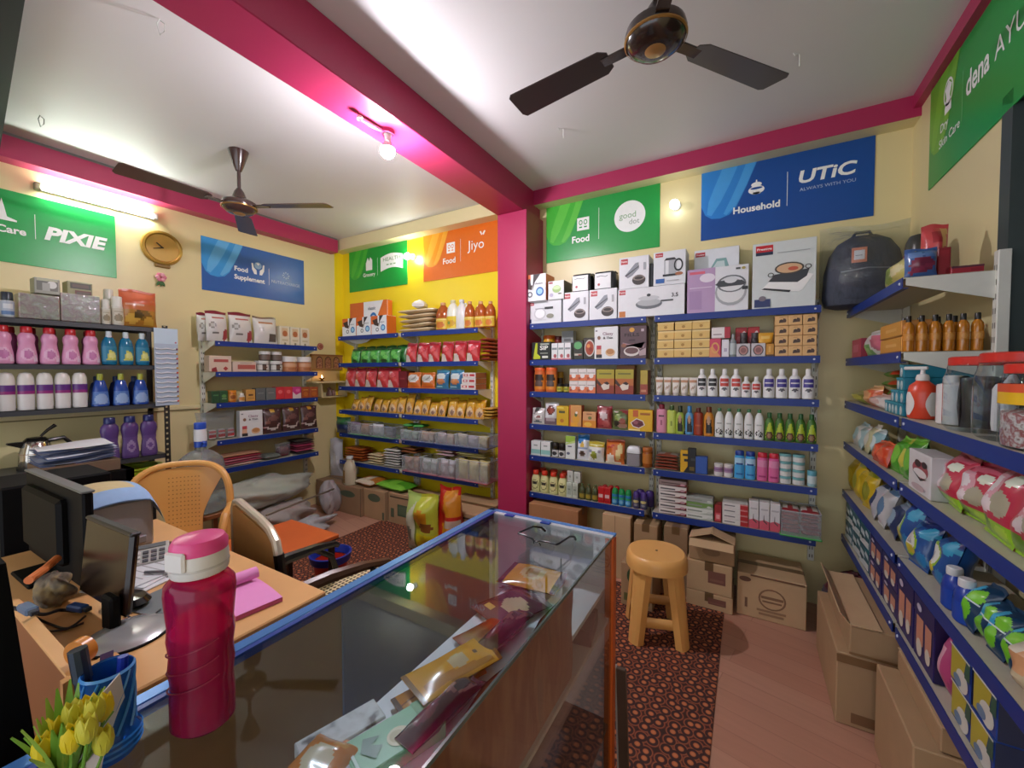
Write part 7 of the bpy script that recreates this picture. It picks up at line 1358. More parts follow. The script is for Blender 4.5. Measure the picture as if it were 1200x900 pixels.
for i, (u, v, w, d, r, c, lb_) in enumerate(((178, 672, .2, .28, .3, '#dcdee2', 'lower'), (182, 664, .2, .26, .42, '#e4e6ea', 'middle'), (176, 668, .16, .2, .2, '#d2d6dc', 'upper'))):
    p = onZ(u, v, .755+i*.004); g = G(); g.box(-w/2, -d/2, 0, w/2, d/2, .0035, c); 
    if i == 2:
        for k in range(5): g.box(-w*.4, -d*.4+k*.03, .0036, w*.3, -d*.4+k*.03+.004, .0038, '#9a9ca2')
    tag(g.build('paper_sheets', loc=(p.x, p.y, .7512+i*.004), rz=r), f'{lb_} of three white paper stacks under the calculator', 'paper')
p = onZ(190, 672, .766); g = G(); g.tube([(-.06, 0, .006), (.05, .01, .006), (.07, .012, .006)], [.005, .005, .002], M('#7c7e84', rough=.3)); tag(g.build('pen', loc=(p.x, p.y, .7636), rz=.5), 'grey pen lying on the white papers', 'pen')
p = onZ(176, 728, .752); g = G(); g.lathe([(.012, 0), (.013, .004), (.011, .012), (0, .014)], BLK, 14, sx=1.3); tag(g.build('rubber_stopper', loc=(p.x, p.y, .7508)), 'tiny black cap on desk near the round monitor base', 'cap')
p = onZ(150, 706, .76); g = G(); g.lathe([(.0, 0), (.035, .004), (.045, .016), (.035, .03), (0, .036)], M('#101012', rough=.15), 20, sx=1.5); tag(g.build('computer_mouse', loc=(p.x, p.y, .7508), rz=.3), 'black computer mouse on desk right of small monitor', 'mouse')
g = G(); g.box(-.1, -.07, 0, .1, .07, .003, '#6c7478'); p = onZ(180, 708, .752); tag(g.build('mouse_pad', loc=(p.x+.02, p.y+.03, .7508), rz=.2), 'grey mouse pad lying behind the black mouse', 'mouse pad')
# cables
def cable(label, uvz, r, col):
    pts = [onZ(u, v, z) for u, v, z in uvz]; P = []
    for i in range(len(pts)-1):
        p0 = pts[max(0, i-1)]; p1, p2 = pts[i], pts[i+1]; p3 = pts[min(len(pts)-1, i+2)]
        for k in range(8):
            s = k/8; P.append(.5*((2*p1)+(p2-p0)*s+(2*p0-5*p1+4*p2-p3)*s*s+(3*p1-p0-3*p2+p3)*s**3))
    P.append(pts[-1]); g = G(); g.tube(P, r, M(col, rough=.4), 6); return tag(g.build('cable'), label, 'cable')
zt = .757
cable('black cable looping over the desk ledge towards the small monitor', [(14, 712, .86), (30, 716, .85), (52, 720, .80), (70, 715, .77), (90, 716, zt), (102, 712, zt)], .0045, '#17171a')
cable('thin black cable curving below the blue connector', [(38, 722, .8), (60, 732, zt), (80, 736, zt), (100, 722, zt)], .003, '#1b1b1e')
cable('thin black cable across bare desk in front of monitor base', [(54, 740, zt), (75, 738, zt), (98, 730, zt)], .003, '#1d1512')
cable('black mouse cable curving past the tiny cap', [(152, 712, .765), (150, 722, zt), (170, 726, zt), (188, 714, zt)], .0025, '#141416')
for u, v, lbx, rz in ((92, 714, 'blue cable connector resting on desk beside the monitor', .3), (33, 716, 'grey blue cable connector on the wooden ledge', .1)):
    p = onZ(u, v, .765 if u > 50 else .855); g = G(); g.box(-.032, -.012, 0, .026, .012, .018, M('#30508c' if u > 50 else '#566a86', rough=.4), .004); g.box(.026, -.008, .003, .042, .008, .015, '#26303c', .002); tag(g.build('cable_connector', loc=(p.x, p.y, p.z-.004), rz=rz), lbx, 'connector')
g = G(); p = onX(26, 676, -1.95); g.tube([(0, -.07, 0), (0, 0, .004), (0, .05, .012)], .011, M('#d0733a', rough=.4), 10); tag(g.build('orange_handle_tool', loc=(-1.8, .33, .86), rz=.9), 'orange handled tool standing in front of the black monitor', 'tool')
blob('rag', 'small grey brown crumpled rag on desk below the black monitor', 'rag', (-1.78, .34, .80), (.05, .04, .05), MIXED(['#4a443c', '#7a6e5c', '#a08a5c'], 30, .9), 12)
g = G(); g.lathe([(.034, -.012), (.034, .012)], M('#c98236', rough=.35), 26); g.lathe([(.026, -.0125), (.026, .0125)], '#e0b07a', 26); g2 = G(); g2.rot(Matrix.Rotation(PI/2, 4, 'X'), lambda q: (q.lathe([(.02, -.014), (.036, -.014), (.036, .014), (.02, .014)], M('#d0832e', rough=.3), 26))); g2.v = [(x*.75, y*.75, z*.75) for x, y, z in g2.v]; tag(g2.build('tape_roll', loc=(-1.235, .272, .8465), rz=.5), 'brown tape roll standing behind the wooden ledge corner', 'tape')
# pink notepad
t = thing('notepad', 'pink notepad with curled first page on desk corner', 'notepad', (-1.345, .65, .7508), -.12)
g = G(); g.box(-.125, -.062, 0, .125, .062, .012, M('#c25a90', rough=.7)); g.build('page_block', t)
g = G(); PK = M('#e590cc', rough=.7, var=.03)
def pg(u, v):
    s = u*1.25
    if s < .75: x, z = .125-s*.25, .0135+.004*math.sin(PI*s/.75)
    else: a = (s-.75)/.5*5.2; x, z = -.0625-.019*math.sin(a)*1.1, .0135+.019*(1-math.cos(a))
    return (x, -.062+.124*v, z)
g.surf(pg, 36, 4, PK); g.surf(lambda u, v: (lambda q: (q[0], q[1], q[2]-.0008))(pg(1-u, v)), 36, 4, PK); g.build('curled_page', t)
# plastic chair behind the desk
t = thing('plastic_chair', 'orange beige plastic chair with perforated back behind desk', 'chair', (-2.86, 1.02, .0075), .95)
t.scale = (1.08, 1, .965)
PC = M('#dda45a', rough=.35, var=.03)
def back(x, z): return (x, .19+.05*(z-.45)-.09*(abs(x)/.24)**2, z)
g = G(); arch = [(.235*math.copysign(min(1, abs(math.cos(a))**.62), math.cos(a)), .60+.30*abs(math.sin(a))**.62) for a in [PI*k/28 for k in range(29)]]
pts = [back(.225, .40)]+[back(*q) for q in arch]+[back(-.225, .40)]
g.tube(pts, .019, PC, 10); 
def slab(fn, nu, nv):
    g.surf(lambda u, v: back(*fn(u, v)), nu, nv, PC); g.surf(lambda u, v: (lambda q: (q[0], q[1]+.014, q[2]))(back(*fn(1-u, v))), nu, nv, PC)
slab(lambda u, v: ((u-.5)*2*(.085+.125*max(0, (v-.25)/.75)**1.3), .43+.445*v-.01*(abs(u-.5)*2)**2*max(0, v-.4)*4), 16, 16)
g.build('backrest', t)
g = G()
for i in range(9):
    for j in range(13): x, z = -.07+i*.0175, .5+j*.026; q = back(x, z); g.box(q[0]-.003, q[1]-.0012, z-.003, q[0]+.003, q[1]-.0004, z+.003, '#a8723a')
for s in (-1, 1):
    P = []
    for k in range(13): a = k/12; P.append((lambda x, z: (lambda q: (q[0], q[1]-.004, q[2]))(back(x, z)))(s*(.095+.085*math.sin(a*1.5)), .50+.30*math.sin(a*PI/2)))
g.build('perforations', t)
g = G(); g.hull(.23, .21, .016, PC, .01, Matrix.Translation((0, -.02, .43))); g.build('seat', t)
for sx in (-1, 1):
    for sy, yy in ((-1, -.2), (1, .17)):
        g = G(); g.prism([(sx*.19, .43), (sx*.235, .43), (sx*.25, 0), (sx*.21, 0)], yy-.02, yy+.02, PC); g.build('leg', t)
    g = G(); g.tube([(sx*.225, .15, .62), (sx*.25, .05, .645), (sx*.25, -.12, .63), (sx*.245, -.18, .56), (sx*.24, -.19, .43)], [.018, .02, .02, .018, .018], PC, 8); g.build('armrest', t)
# low orange table
t = thing('side_table', 'low table with orange laminate top behind the steel chair', 'table', (-2.285, 1.27, 0))
ORG = M('#c8602a', rough=.35, var=.1, vs=5)
g = G(); g.box(-.235, -.245, .478, .235, .245, .5, ORG, .003); g.box(-.236, -.246, .474, .236, .246, .479, '#2a1a14'); g.build('tabletop', t)
for sx in (-1, 1):
    for sy in (-1, 1): g = G(); g.box(sx*.21-.014, sy*.21-.014, 0.007, sx*.21+.014, sy*.21+.014, .474, M('#1c1816', rough=.4), .002); g.build('leg', t)
# steel chair
t = thing('armchair', 'steel chair with cream back, brown armrests and woven seat', 'chair', (-1.66, 1.1, .007))
def C3(x, y, z): return (x+1.66, y-1.1, z-.007)
FR = M('#1b1917', rough=.3); TUB = M('#cfc4ae', rough=.25, metal=.2)
g = G(); g.tube([C3(-2.0, .94, .60), C3(-1.99, .935, .84), C3(-1.97, .93, .865), C3(-1.93, .925, .875), C3(-1.7, .895, .845), C3(-1.62, .885, .825), C3(-1.57, .88, .79), C3(-1.555, .88, .74)], .017, TUB, 10); g.build('top_rail', t)
g = G(); g.tube([C3(-1.555, .88, .745), C3(-1.535, .885, .6), C3(-1.53, .9, .43)], .02, FR, 8); g.build('back_post', t); g = G(); g.tube([C3(-2.0, .94, .62), C3(-1.99, .95, .43)], .018, FR, 8); g.build('back_post', t)
g = G(); g.add([C3(-1.985, .925, .52), C3(-1.55, .87, .50), C3(-1.57, .868, .80), C3(-1.975, .918, .86), C3(-1.985, .945, .52), C3(-1.55, .89, .50), C3(-1.57, .888, .80), C3(-1.975, .938, .86)], [(0, 1, 2, 3), (7, 6, 5, 4), (0, 4, 5, 1), (1, 5, 6, 2), (2, 6, 7, 3), (3, 7, 4, 0)], M('#b48a52', rough=.6, var=.08)); g.build('back_panel', t)
WV = newmat('woven_cane')
m, nt, out = WV; pz = nt.nodes.new('ShaderNodeBsdfPrincipled'); nt.links.new(pz.outputs[0], out.inputs[0]); tc = nt.nodes.new('ShaderNodeTexCoord'); br = nt.nodes.new('ShaderNodeTexBrick'); br.inputs['Scale'].default_value = 1; br.inputs['Brick Width'].default_value = .02; br.inputs['Row Height'].default_value = .022; br.inputs['Mortar Size'].default_value = .0042; br.offset = 0
br.inputs['Color1'].default_value = lin('#3a2c20'); br.inputs['Color2'].default_value = lin('#46382a'); br.inputs['Mortar'].default_value = lin('#dccfa4'); nt.links.new(tc.outputs['Object'], br.inputs[0]); nt.links.new(br.outputs[0], pz.inputs['Base Color']); pz.inputs['Roughness'].default_value = .6
g = G(); g.box(*C3(-1.72, .88, .44), *C3(-1.3, 1.42, .455), m, .004); g.build('woven_seat', t)
g = G(); q = [C3(-1.72, .88, .442), C3(-1.3, .88, .442), C3(-1.3, 1.42, .442), C3(-1.72, 1.42, .442)]; g.tube(q, .012, FR, 8, closed=True); g.build('seat_frame', t)
def arm(x0, x1, col, nm):
    g = G(); P = [C3(x0, .855, .655), C3(x0+(x1-x0)*.35, .97, .665), C3(x0+(x1-x0)*.7, 1.1, .66), C3(x1, 1.2, .645), C3(x1, 1.22, .63)]
    g.tube(P, [.024, .024, .02, .015, .012], col, 8); return g.build(nm, t)
arm(-1.40, -1.31, M('#5a3e28', rough=.3, var=.15, vs=12), 'armrest'); arm(-1.66, -1.66, FR, 'armrest')
for x in (-1.31, -1.68): g = G(); g.tube([C3(x, 1.12, .64), C3(x, 1.2, .58), C3(x, 1.24, .45), C3(x, 1.25, .007)], .013, FR, 8); g.build('leg', t)
for x in (-1.34, -1.70): g = G(); g.tube([C3(x, .9, .45), C3(x, .88, .007)], .013, FR, 8); g.build('leg', t)
# bucket
t = thing('bucket', 'red bucket with blue rim on carpet under the chair arm', 'bucket', (-2.42, 1.72, .007))
g = G(); g.lathe([(0, .003), (.085, 0), (.11, .17), (.104, .17), (.08, .008)], M('#c23420', rough=.35), 24, cap=False); g.build('bucket_body', t)
g = G(); g.lathe([(.108, .165), (.125, .17), (.135, .22), (.122, .222), (.104, .175)], M('#20349c', rough=.35), 24, cap=False); g.build('rim', t)
# water dispenser bottle
t = thing('water_bottle', 'large clear water bottle with blue hand pump behind plastic chair', 'water bottle', (-3.2, 1.30, .50))
g = G(); g.lathe([(.12, 0), (.135, .01), (.135, .12), (.13, .13), (.135, .14), (.135, .3), (.12, .36), (.07, .405), (.033, .42), (.03, .45)], CLEAR('#cdd8d4', haze=.16, gloss=.45), 32); g.build('bottle_body', t)
g = G(); g.lathe([(.036, .44), (.036, .48)], M('#2a50b4', rough=.3), 20); g.lathe([(.038, .48), (.036, .56)], M('#d2d4d6', rough=.3), 20); g.lathe([(.032, .56), (.034, .565), (.034, .6), (.03, .605)], M('#2a50b4', rough=.3), 20); g.tube([(.03, 0, .475), (.08, -.01, .48), (.1, -.015, .47)], .008, M('#2a50b4', rough=.3), 8); g.build('pump', t)
t = thing('bottle_stand', 'plain wooden stand carrying the large water bottle', 'stand', (-3.2, 1.30, 0)); g = G(); g.box(-.15, -.15, .47, .15, .15, .499, OAKD, .004); g.build('stand_top', t)
for sx in (-1, 1):
    for sy in (-1, 1): g = G(); g.box(sx*.13-.014, sy*.13-.014, 0, sx*.13+.014, sy*.13+.014, .47, OAKD); g.build('leg', t)
# black cabinet with orange panel, box and papers in front of the slotted rack
t = thing('cabinet', 'black open fronted cabinet with orange inside beside plastic chair', 'cabinet', (-3.2, .78, 0), PI/2)
g = G(); w = .19
for x0, z0, x1, z1 in ((-.2, .0, -.165, .866), (.135, 0, .175, .866), (-.2, .795, .175, .866), (-.2, .0, .175, .45)): g.box(x0, 0, z0, x1, .36, z1, BLK, .002)
g.build('cabinet_body', t)
g = G(); g.box(-.165, .05, .45, .135, .06, .795, M('#d8691e', rough=.5)); g.build('orange_panel', t)
t = cbox('flat brown box under white papers on the black cabinet', -3.5, -3.22, .585, .90, .867, .935, M('#6a5440', rough=.75), [], tape=False)
R = random.Random(4)
for i in range(5):
    g = G(); cc = ['#d9dce4', '#c2cbe0', '#e0e2e8', '#d4d8e0', '#e4e5ea'][i]
    g.surf(lambda u, v: ((u-.5)*.27, (v-.5)*.3, .012+.008*math.sin(5*u+i)*math.sin(4*v+2*i)+.01*v*v), 8, 8, cc); g.surf(lambda u, v: ((.5-u)*.27, (v-.5)*.3, .002+.006*math.sin(5*(1-u)+i)*math.sin(4*v+2*i)+.01*v*v), 8, 8, '#8a9ac4')
    tag(g.build('newspaper', loc=(-3.36+R.uniform(-.01, .01), .745+R.uniform(-.012, .012), .937+i*.018), rz=R.uniform(-.08, .08)), f'{["lowest", "second", "third", "fourth", "topmost"][i]} crumpled paper in white pile on the flat brown box', 'paper', 'white paper pile')
t = thing('basin', 'lime green plastic basin on lower shelf of slotted rack', 'basin', (-3.87, 1.12, .5605))
g = G(); g.lathe([(.0, .003), (.12, 0), (.16, .19), (.155, .19), (.115, .01)], M('#a8c42c', rough=.35), 30, cap=False, sx=.9, sy=1.1); g.build('basin_body', t); g = G(); g.lathe([(.155, .185), (.178, .19), (.178, .198), (.155, .197)], M('#b4d034', rough=.35), 30, cap=False, sx=.9, sy=1.1); g.build('rim', t)
# dark board at the left edge of the view, shutter housing overhead
g = G(); g.prism([(-.3, 0), (.19, 0), (.152, .862), (.131, 1.142), (.128, 1.18), (-.3, 1.18)], -.945, -.9, M('#050506', rough=.7, spec=.1), axis='x'); tag(g.build('black_board'), 'tall black board standing between desk and counter at left edge', 'board')
g = G(); g.prism([(-3.95, .6), (-2.3, .42), (-1.78, .36), (-1.78, -.1), (-3.95, -.1)], 2.80, ZC-.001, M('#161b20', rough=.6), axis='z'); struct('trim_7', g)
# ================================================================ glass display counter
CX0, CX1, CY0, CY1, CZ = -.835, -.365, -.35, 1.285, .92
ABL = M('#4f86cc', rough=.25, metal=.3); ADK = M('#123a94', rough=.3); ALU = M('#c9ced6', rough=.3, metal=.3)
t = thing('display_counter', 'glass topped display counter with blue frame and orange corner post', 'counter', ((CX0+CX1)/2, .47, 0)); kx, ky = -(CX0+CX1)/2, -.47
def cb(g, x0, y0, z0, x1, y1, z1, m, b=0): g.box(x0+kx, y0+ky, z0, x1+kx, y1+ky, z1, m, b)
GLT = CLEAR('#eef5f8', haze=.0, gloss=.12, rough=.01); GLF = CLEAR('#eef2f2', haze=.0, gloss=.15, rough=.02)
g = G(); cb(g, CX0+.004, CY0, CZ-.006, CX1-.001, CY1-.004, CZ, GLT); g.build('glass_top', t)
g = G(); cb(g, CX1-.006, CY0, .06, CX1, CY1-.03, CZ-.007, GLF); g.build('front_glass', t)
g = G(); cb(g, CX1-.004, CY0, CZ-.007, CX1+.0004, CY1-.03, CZ+.0006, M('#46585a', rough=.2)); g.build('glass_edge', t)
g = G(); cb(g, CX0-.014, CY0, CZ-.004, CX0+.012, CY1+.012, CZ+.004, ABL, .001); cb(g, CX0+.012, CY0, CZ-.002, CX0+.024, CY1, CZ+.0025, ADK); cb(g, CX0-.013, CY0, CZ-.03, CX0-.0, CY1+.01, CZ-.004, ADK)
cb(g, CX0-.014, CY1-.006, CZ-.004, CX1+.004, CY1+.014, CZ+.004, ABL, .001); cb(g, CX0+.024, CY1-.026, CZ-.03, CX1, CY1-.006, CZ+.0025, ALU); g.build('aluminium_frame', t)
for x in (-.745, -.60): g = G(); cb(g, x-.018, CY1-.03, CZ+.001, x+.018, CY1-.012, CZ+.006, ADK, .001); g.build('clip', t)
g = G(); cb(g, CX0, CY1-.012, .0066, CX1, CY1, CZ-.03, M('#c9c4ca', rough=.25)); g.build('end_panel', t)
g = G(); cb(g, CX1-.022, CY1-.028, .0066, CX1+.006, CY1+.006, CZ-.004, M('#c4581c', rough=.4), .002); g.build('corner_post', t)
g = G(); cb(g, CX0, CY1-.03, .0066, CX0+.02, CY1-.012, CZ-.03, M('#d6d2cc', rough=.3)); g.build('corner_post', t)
g = G(); cb(g, CX0, .62, .06, CX0+.006, CY1-.03, CZ-.03, M('#465a82', rough=.3)); g.build('sliding_door', t)
g = G(); cb(g, CX0-.008, CY0, .06, CX0-.002, .66, CZ-.03, M('#8a6a48', rough=.4, var=.1)); g.build('sliding_door', t)
g = G(); cb(g, CX0-.01, CY0, .0066, CX1, CY1-.012, .06, M('#3a2a28', rough=.5)); g.build('base', t)
g = G(); cb(g, -.672, CY0, .732, -.392, CY1-.013, .745, M('#eef0f3', rough=.35)); g.build('shelf', t)
g = G(); cb(g, -.50, CY0, .648, -.373, CY1-.013, .66, M('#d2cac8', rough=.4)); g.build('middle_shelf', t); g = G(); cb(g, -.80, CY0, .30, -.373, CY1-.013, .312, M('#5a4644', rough=.5)); g.build('lower_shelf', t)
ZS = .7455
# ---- sweets on the upper shelf
def lying(name, u, v, w, d, h, rz, base, shapes, label, cat, seed=0, tilt=0, z=ZS, ry=0, film=False, group=None):
    p = onZ(u, v, z+h*.5); g = G(); q = G(); pouch_into(q, w, d, h, base, shapes, seed=seed, nu=18, nv=20, rough=.22)
    g.v = [(a, c-d/2, h/2-b) for a, b, c in q.v]; g.f, g.sm, g.m, g.mats = q.f, q.sm, q.m, q.mats
    o = g.build(name); o.location = (p.x, p.y, z+.002+h*.12); o.rotation_euler = (tilt, ry, rz); return tag(o, label, cat, group)
amber = [('r', 0, .9, 1, 1, '#4a2030'), ('r', 0, 0, 1, .1, '#4a2030'), ('e', .5, .5, .3, .22, '#d8b878'), ('e', .5, .5, .22, .1, '#b5823c'), ('r', .1, .14, .3, .2, '#e0a030')]
lying('chocolate_pouch', 625, 679, .15, .2, .035, -PI/2+.1, '#e09a20', amber, 'orange pouch with maroon ends under the spectacles', 'pouch', 1, tilt=0)
lying('chocolate_pouch', 600, 712, .15, .19, .02, -.35, '#5a2a3c', [('e', .6, .5, .3, .2, '#c9b48a'), ('e', .3, .2, .12, .06, '#d8b060'), ('r', 0, .92, 1, 1, '#8a7078')], 'maroon clear pouch with cream label on counter shelf', 'pouch', 2)
lying('chocolate_bar', 572, 742, .085, .17, .016, -.3, '#94341c', [('r', 0, .6, 1, 1, '#a8301c'), ('r', .1, .1, .9, .5, '#8a4a2c')], 'reddish brown chocolate bar on counter shelf', 'chocolate bar', 3)
gold = [('e', .5, .55, .24, .12, '#cbb58c'), ('r', .42, .75, .58, .78, '#6a4a1c'), ('r', 0, .0, 1, .05, '#8a5a14'), ('r', .0, .95, 1, 1, '#8a5a14'), ('p', [(.62, .1), (.9, .1), (.95, .9), (.8, .9)], '#b9781a')]
lying('chocolate_bar', 516, 806, .07, .2, .02, -.34, '#c8842a', [('r', .45, 0, .5, 1, '#8a5214'), ('r', 0, 0, 1, .06, '#5a3618')], 'gold ribbed chocolate bar, lowest on counter shelf', 'chocolate bar', 5)
lying('chocolate_bar', 532, 784, .1, .21, .022, -.32, '#e2a024', gold, 'gold chocolate bar with oval label lying on the ribbed bar', 'chocolate bar', 4, z=ZS+.02)
lying('chocolate_bar', 520, 812, .05, .12, .016, -.6, '#8a4a2c', [('r', .1, .2, .9, .8, '#c2904a')], 'small brown and gold bar beside the ribbed gold bar', 'chocolate bar', 6, z=ZS+.002)
for (u, v, w, d, lb_, s) in ((592, 742, .05, .2, 'dark maroon crumpled wrapper against front glass behind gold bars', 7), (520, 835, .05, .2, 'maroon and purple foil wrapper against front glass beside green carton', 8)):
    lying('foil_wrapper', u, v, w, d, .05, -.1, '#4a1626', [('e', .4, .3, .3, .14, '#7a2a44'), ('p', [(.1, .6), (.9, .9), (.9, .7), (.3, .5)], '#8c5a54'), ('e', .6, .75, .2, .1, '#2e1424')], lb_, 'wrapper', s)
t2 = thing('soap_carton', 'green soap carton with cream oval on counter shelf', 'carton', tuple(onZ(463, 866, ZS+.02))[:2]+(ZS+.0008,), -.33)
g = G(); g.box(-.042, -.085, 0, .042, .085, .03, M('#7ab884', rough=.35), .002)
def onTop(g, shapes, w, d, z, rough=.35):
    q = G(); print_on(q, w, d, 0, shapes, rough=rough); b = len(g.v)
    g.v += [(x, zz-d/2, z-y) for x, y, zz in q.v]
    for f, i, s in zip(q.f, q.m, q.sm): g.f.append(tuple(b+j for j in f)); g.m.append(g.mi(q.mats[i])); g.sm.append(s)
onTop(g, [('r', 0, .8, 1, 1, '#5a9a5c'), ('e', .62, .52, .25, .13, '#d2c08a'), ('e', .6, .5, .16, .08, '#b9a464'), ('p', [(.2, .2), (.5, .12), (.8, .22), (.6, .34), (.45, .24), (.34, .36)], '#3c6e4c'), ('r', .1, .03, .9, .06, '#c6dcc8')], .084, .17, .0304); g.build('carton_body', t2)
t2 = thing('marble_print_box', 'two white boxes with black flake print taped together', 'box', tuple(onZ(408, 872, ZS+.02))[:2]+(ZS+.0008,), -.3)
MB = MIXED(['#d4d2d0', '#dcdad8', '#c9c6c4', '#4a4646'], 32, .4, 2, .05)
for s in (-1, 1): g = G(); g.box(s*.031-.029, -.075, 0, s*.031+.029, .075, .028, MB, .002); g.build('box_half', t2)
lying('biscuit_pouch', 372, 905, .1, .12, .04, .2, '#cf7a1c', [('e', .5, .5, .3, .2, '#d8c8a8'), ('e', .7, .8, .14, .08, '#e0a040')], 'orange pouch at near end of counter shelf', 'pouch', 9)
for u, v, lb_ in ((592, 689, 'upper silver wire clip on white counter shelf'), (567, 710, 'lower silver wire clip on white counter shelf')):
    p = onZ(u, v, ZS+.006); g = G(); g.tube([(-.02, 0, .002), (.02, .004, .004), (.03, .0, .01), (.02, -.006, .012), (-.01, -.004, .01)], .0025, M('#8a8a8c', rough=.2, metal=.8), 6); tag(g.build('wire_clip', loc=(p.x, p.y, ZS+.002), rz=.2), lb_, 'clip')
# ---- lower shelf goods behind the front glass
t2 = thing('pouch_carton', 'maroon flat box with white label on lower counter shelf', 'box', (-.437, 1.14, .6606), .15); g = G(); g.box(-.055, -.06, 0, .055, .06, .05, M('#4a1c2a', rough=.3), .003); g.box(-.02, -.03, .05, .03, .03, .0508, '#d8d6dc'); g.box(-.05, .035, .05, .05, .05, .052, '#6a4a54'); g.build('box_body', t2)
for i, (y, c, c2, lb_) in enumerate(((1.0, '#6a3a48', '#b9a4ac', 'far clear maroon wrapper on lower counter shelf'), (.86, '#8a4a30', '#a8683c', 'middle brown wrapper on lower counter shelf'), (.70, '#7a3c34', '#9a6a5c', 'near brownish wrapper on lower counter shelf'))):
    g = G(); pouch_into(g, .12, .075, .05, c, [('e', .5, .5, .3, .2, c2), ('r', 0, .85, 1, 1, '#9a8a90')], seed=50+i, nu=16, nv=16, wob=.2); tag(g.build('plastic_wrapper', loc=(-.452, y, .6608), rz=-PI/2+.1), lb_, 'wrapper')
g = G(); g.surf(lambda u, v: (-.381+.004*math.sin(14*u+3*v)*math.sin(5*v), .36+.60*u, .662+.245*v-.01*abs(math.sin(9*u))*v), 40, 10, MIXED(['#7a4a34', '#9a5e3c', '#8a4a30', '#a87050', '#8c6250'], 5, .35, stretch=(1, 3, .7)))  # added sheet, coloured like the brown floor reflected in the front glass
g.surf(lambda u, v: (-.384+.004*math.sin(14*(1-u)+3*v)*math.sin(5*v), .96-.60*u, .662+.245*v-.01*abs(math.sin(9*(1-u)))*v), 40, 10, '#7a4a34')
tag(g.build('brown_reflection_sheet'), 'brown crinkled sheet added behind the front glass of counter as its floor reflection', 'paper')
# ---- spectacles
t2 = thing('spectacles', 'black half rim spectacles on far end of glass counter', 'spectacles', (-.53, 1.055, CZ+.001), -.12)
SB_ = M('#17171b', rough=.3)
g = G(); g.tube([(-.066, 0, .036), (-.04, -.003, .038), (-.012, -.003, .034), (-.006, -.004, .03), (.006, -.004, .03), (.012, -.003, .034), (.04, -.003, .038), (.066, 0, .036)], .0028, SB_, 6); g.build('bridge_and_rims', t2)
for s in (-1, 1):
    g = G(); g.tube([(s*.066, 0, .036), (s*.069, .01, .036), (s*.066, .08, .033), (s*.06, .12, .018), (s*.056, .135, .003)], [.0032, .003, .0028, .0036, .004], SB_, 6); g.build('temple', t2)
    g = G(); g.add([(s*.036+.029*math.cos(PI+PI*k/12)*1, -.003, .036+.034*math.sin(PI+PI*k/12)) for k in range(13)], [tuple(range(13))], CLEAR('#f2f4f6', haze=.02, gloss=.3)); g.build('lens', t2)
    g = G(); g.tube([(s*.01, -.001, .028), (s*.012, .004, .018)], .002, SB_, 5); g.build('nose_pad', t2)
# ---- pink bottle
t2 = thing('water_bottle', 'pink plastic water bottle with white and pink cap on counter', 'bottle', (-.708, .283, CZ+.0006), .35)
t2.scale = (1.05, 1.05, .9)
PB = CLEAR('#d0307c', haze=.3, gloss=.2, rough=.12, hcol='#c8286c')
pr = [(.0, .001), (.036, .0), (.041, .006), (.041, .05), (.0395, .075), (.042, .1), (.040, .125), (.043, .15), (.0415, .172), (.0435, .195), (.0455, .225), (.0445, .238), (.036, .25), (.026, .254), (.025, .262)]
g = G(); g.lathe(pr, PB, 36, sy=.88, cap=False); g.build('bottle_body', t2)
g = G(); g.lathe([(r*.95, z+.002) for r, z in pr[:8]]+[(.0395, .158)], M('#b01450', rough=.25), 32, sy=.88, cap=False); g.build('drink', t2)
g = G()
for k in range(3): g.tube([(.0425*math.cos(-2.9+a*2.6), .0425*.88*math.sin(-2.9+a*2.6), .06+.03*k+.035*a) for a in [j/12 for j in range(13)]], .0012, M('#8c0f40', rough=.3), 5)
g.build('grip_groove', t2)
g = G(); g.lathe([(.0395, .158), (0, .1585)], M('#d85a98', rough=.3), 32, sy=.88, cap=False); g.build('drink_surface', t2)
g = G(); g.lathe([(.0335, .256), (.035, .26), (.035, .282), (.034, .292)], M('#d9d6d6', rough=.35), 30); g.lathe([(.0352, .268), (.0358, .27), (.0352, .272)], '#c4c0c0', 30, cap=False); g.box(-.018, -.037, .27, .014, -.03, .302, M('#dedada', rough=.35), .003); g.build('cap', t2)
g = G(); g.lathe([(.0335, .289), (.0345, .294), (.034, .305), (.03, .313), (.018, .317), (0, .318)], M('#e0488e', rough=.3), 30); g.build('flip_lid', t2)
# ---- tulips and pen holder
t2 = thing('flower_pot', 'small pot of yellow artificial tulips on near counter corner', 'flowers', tuple(onZ(78, 952, CZ))[:2]+(CZ+.0006,))
t2.scale = (.82, .82, .95)
g = G(); g.lathe([(.03, 0), (.036, .03), (.04, .05), (.036, .05)], M('#d8d4cc', rough=.4), 20); g.build('pot', t2)
R = random.Random(9); YE = M('#e0c81c', rough=.5); YG = M('#c9c23a', rough=.5); LG = M('#6a9a2c', rough=.5); LG2 = M('#8aa83a', rough=.5)
heads = [(-.012, .012, .112), (.016, .02, .10), (.036, .0, .108), (.028, .026, .124), (-.03, -.002, .098), (.0, -.02, .095), (.045, .03, .088), (-.02, .03, .105), (.01, .04, .112), (.052, .012, .118)]
for i, (x, y, z) in enumerate(heads):
    g = G()
    for k in range(5):
        a = k*2*PI/5+i; g.rot(Matrix.Translation((x+.006*math.cos(a), y+.006*math.sin(a), z)) @ Matrix.Rotation(a, 4, 'Z') @ Matrix.Rotation(.12, 4, 'Y'), lambda q: q.lathe([(0, -.016), (.009, -.008), (.0105, .002), (.007, .012), (0, .02)], YE if i % 3 else YG, 8, sx=.5))
    g.build('tulip_head', t2)
    g = G(); g.tube([(x*.3, y*.3, .045), (x*.8, y*.8, z*.6), (x, y, z-.012)], .0022, LG, 6); g.build('stem', t2)
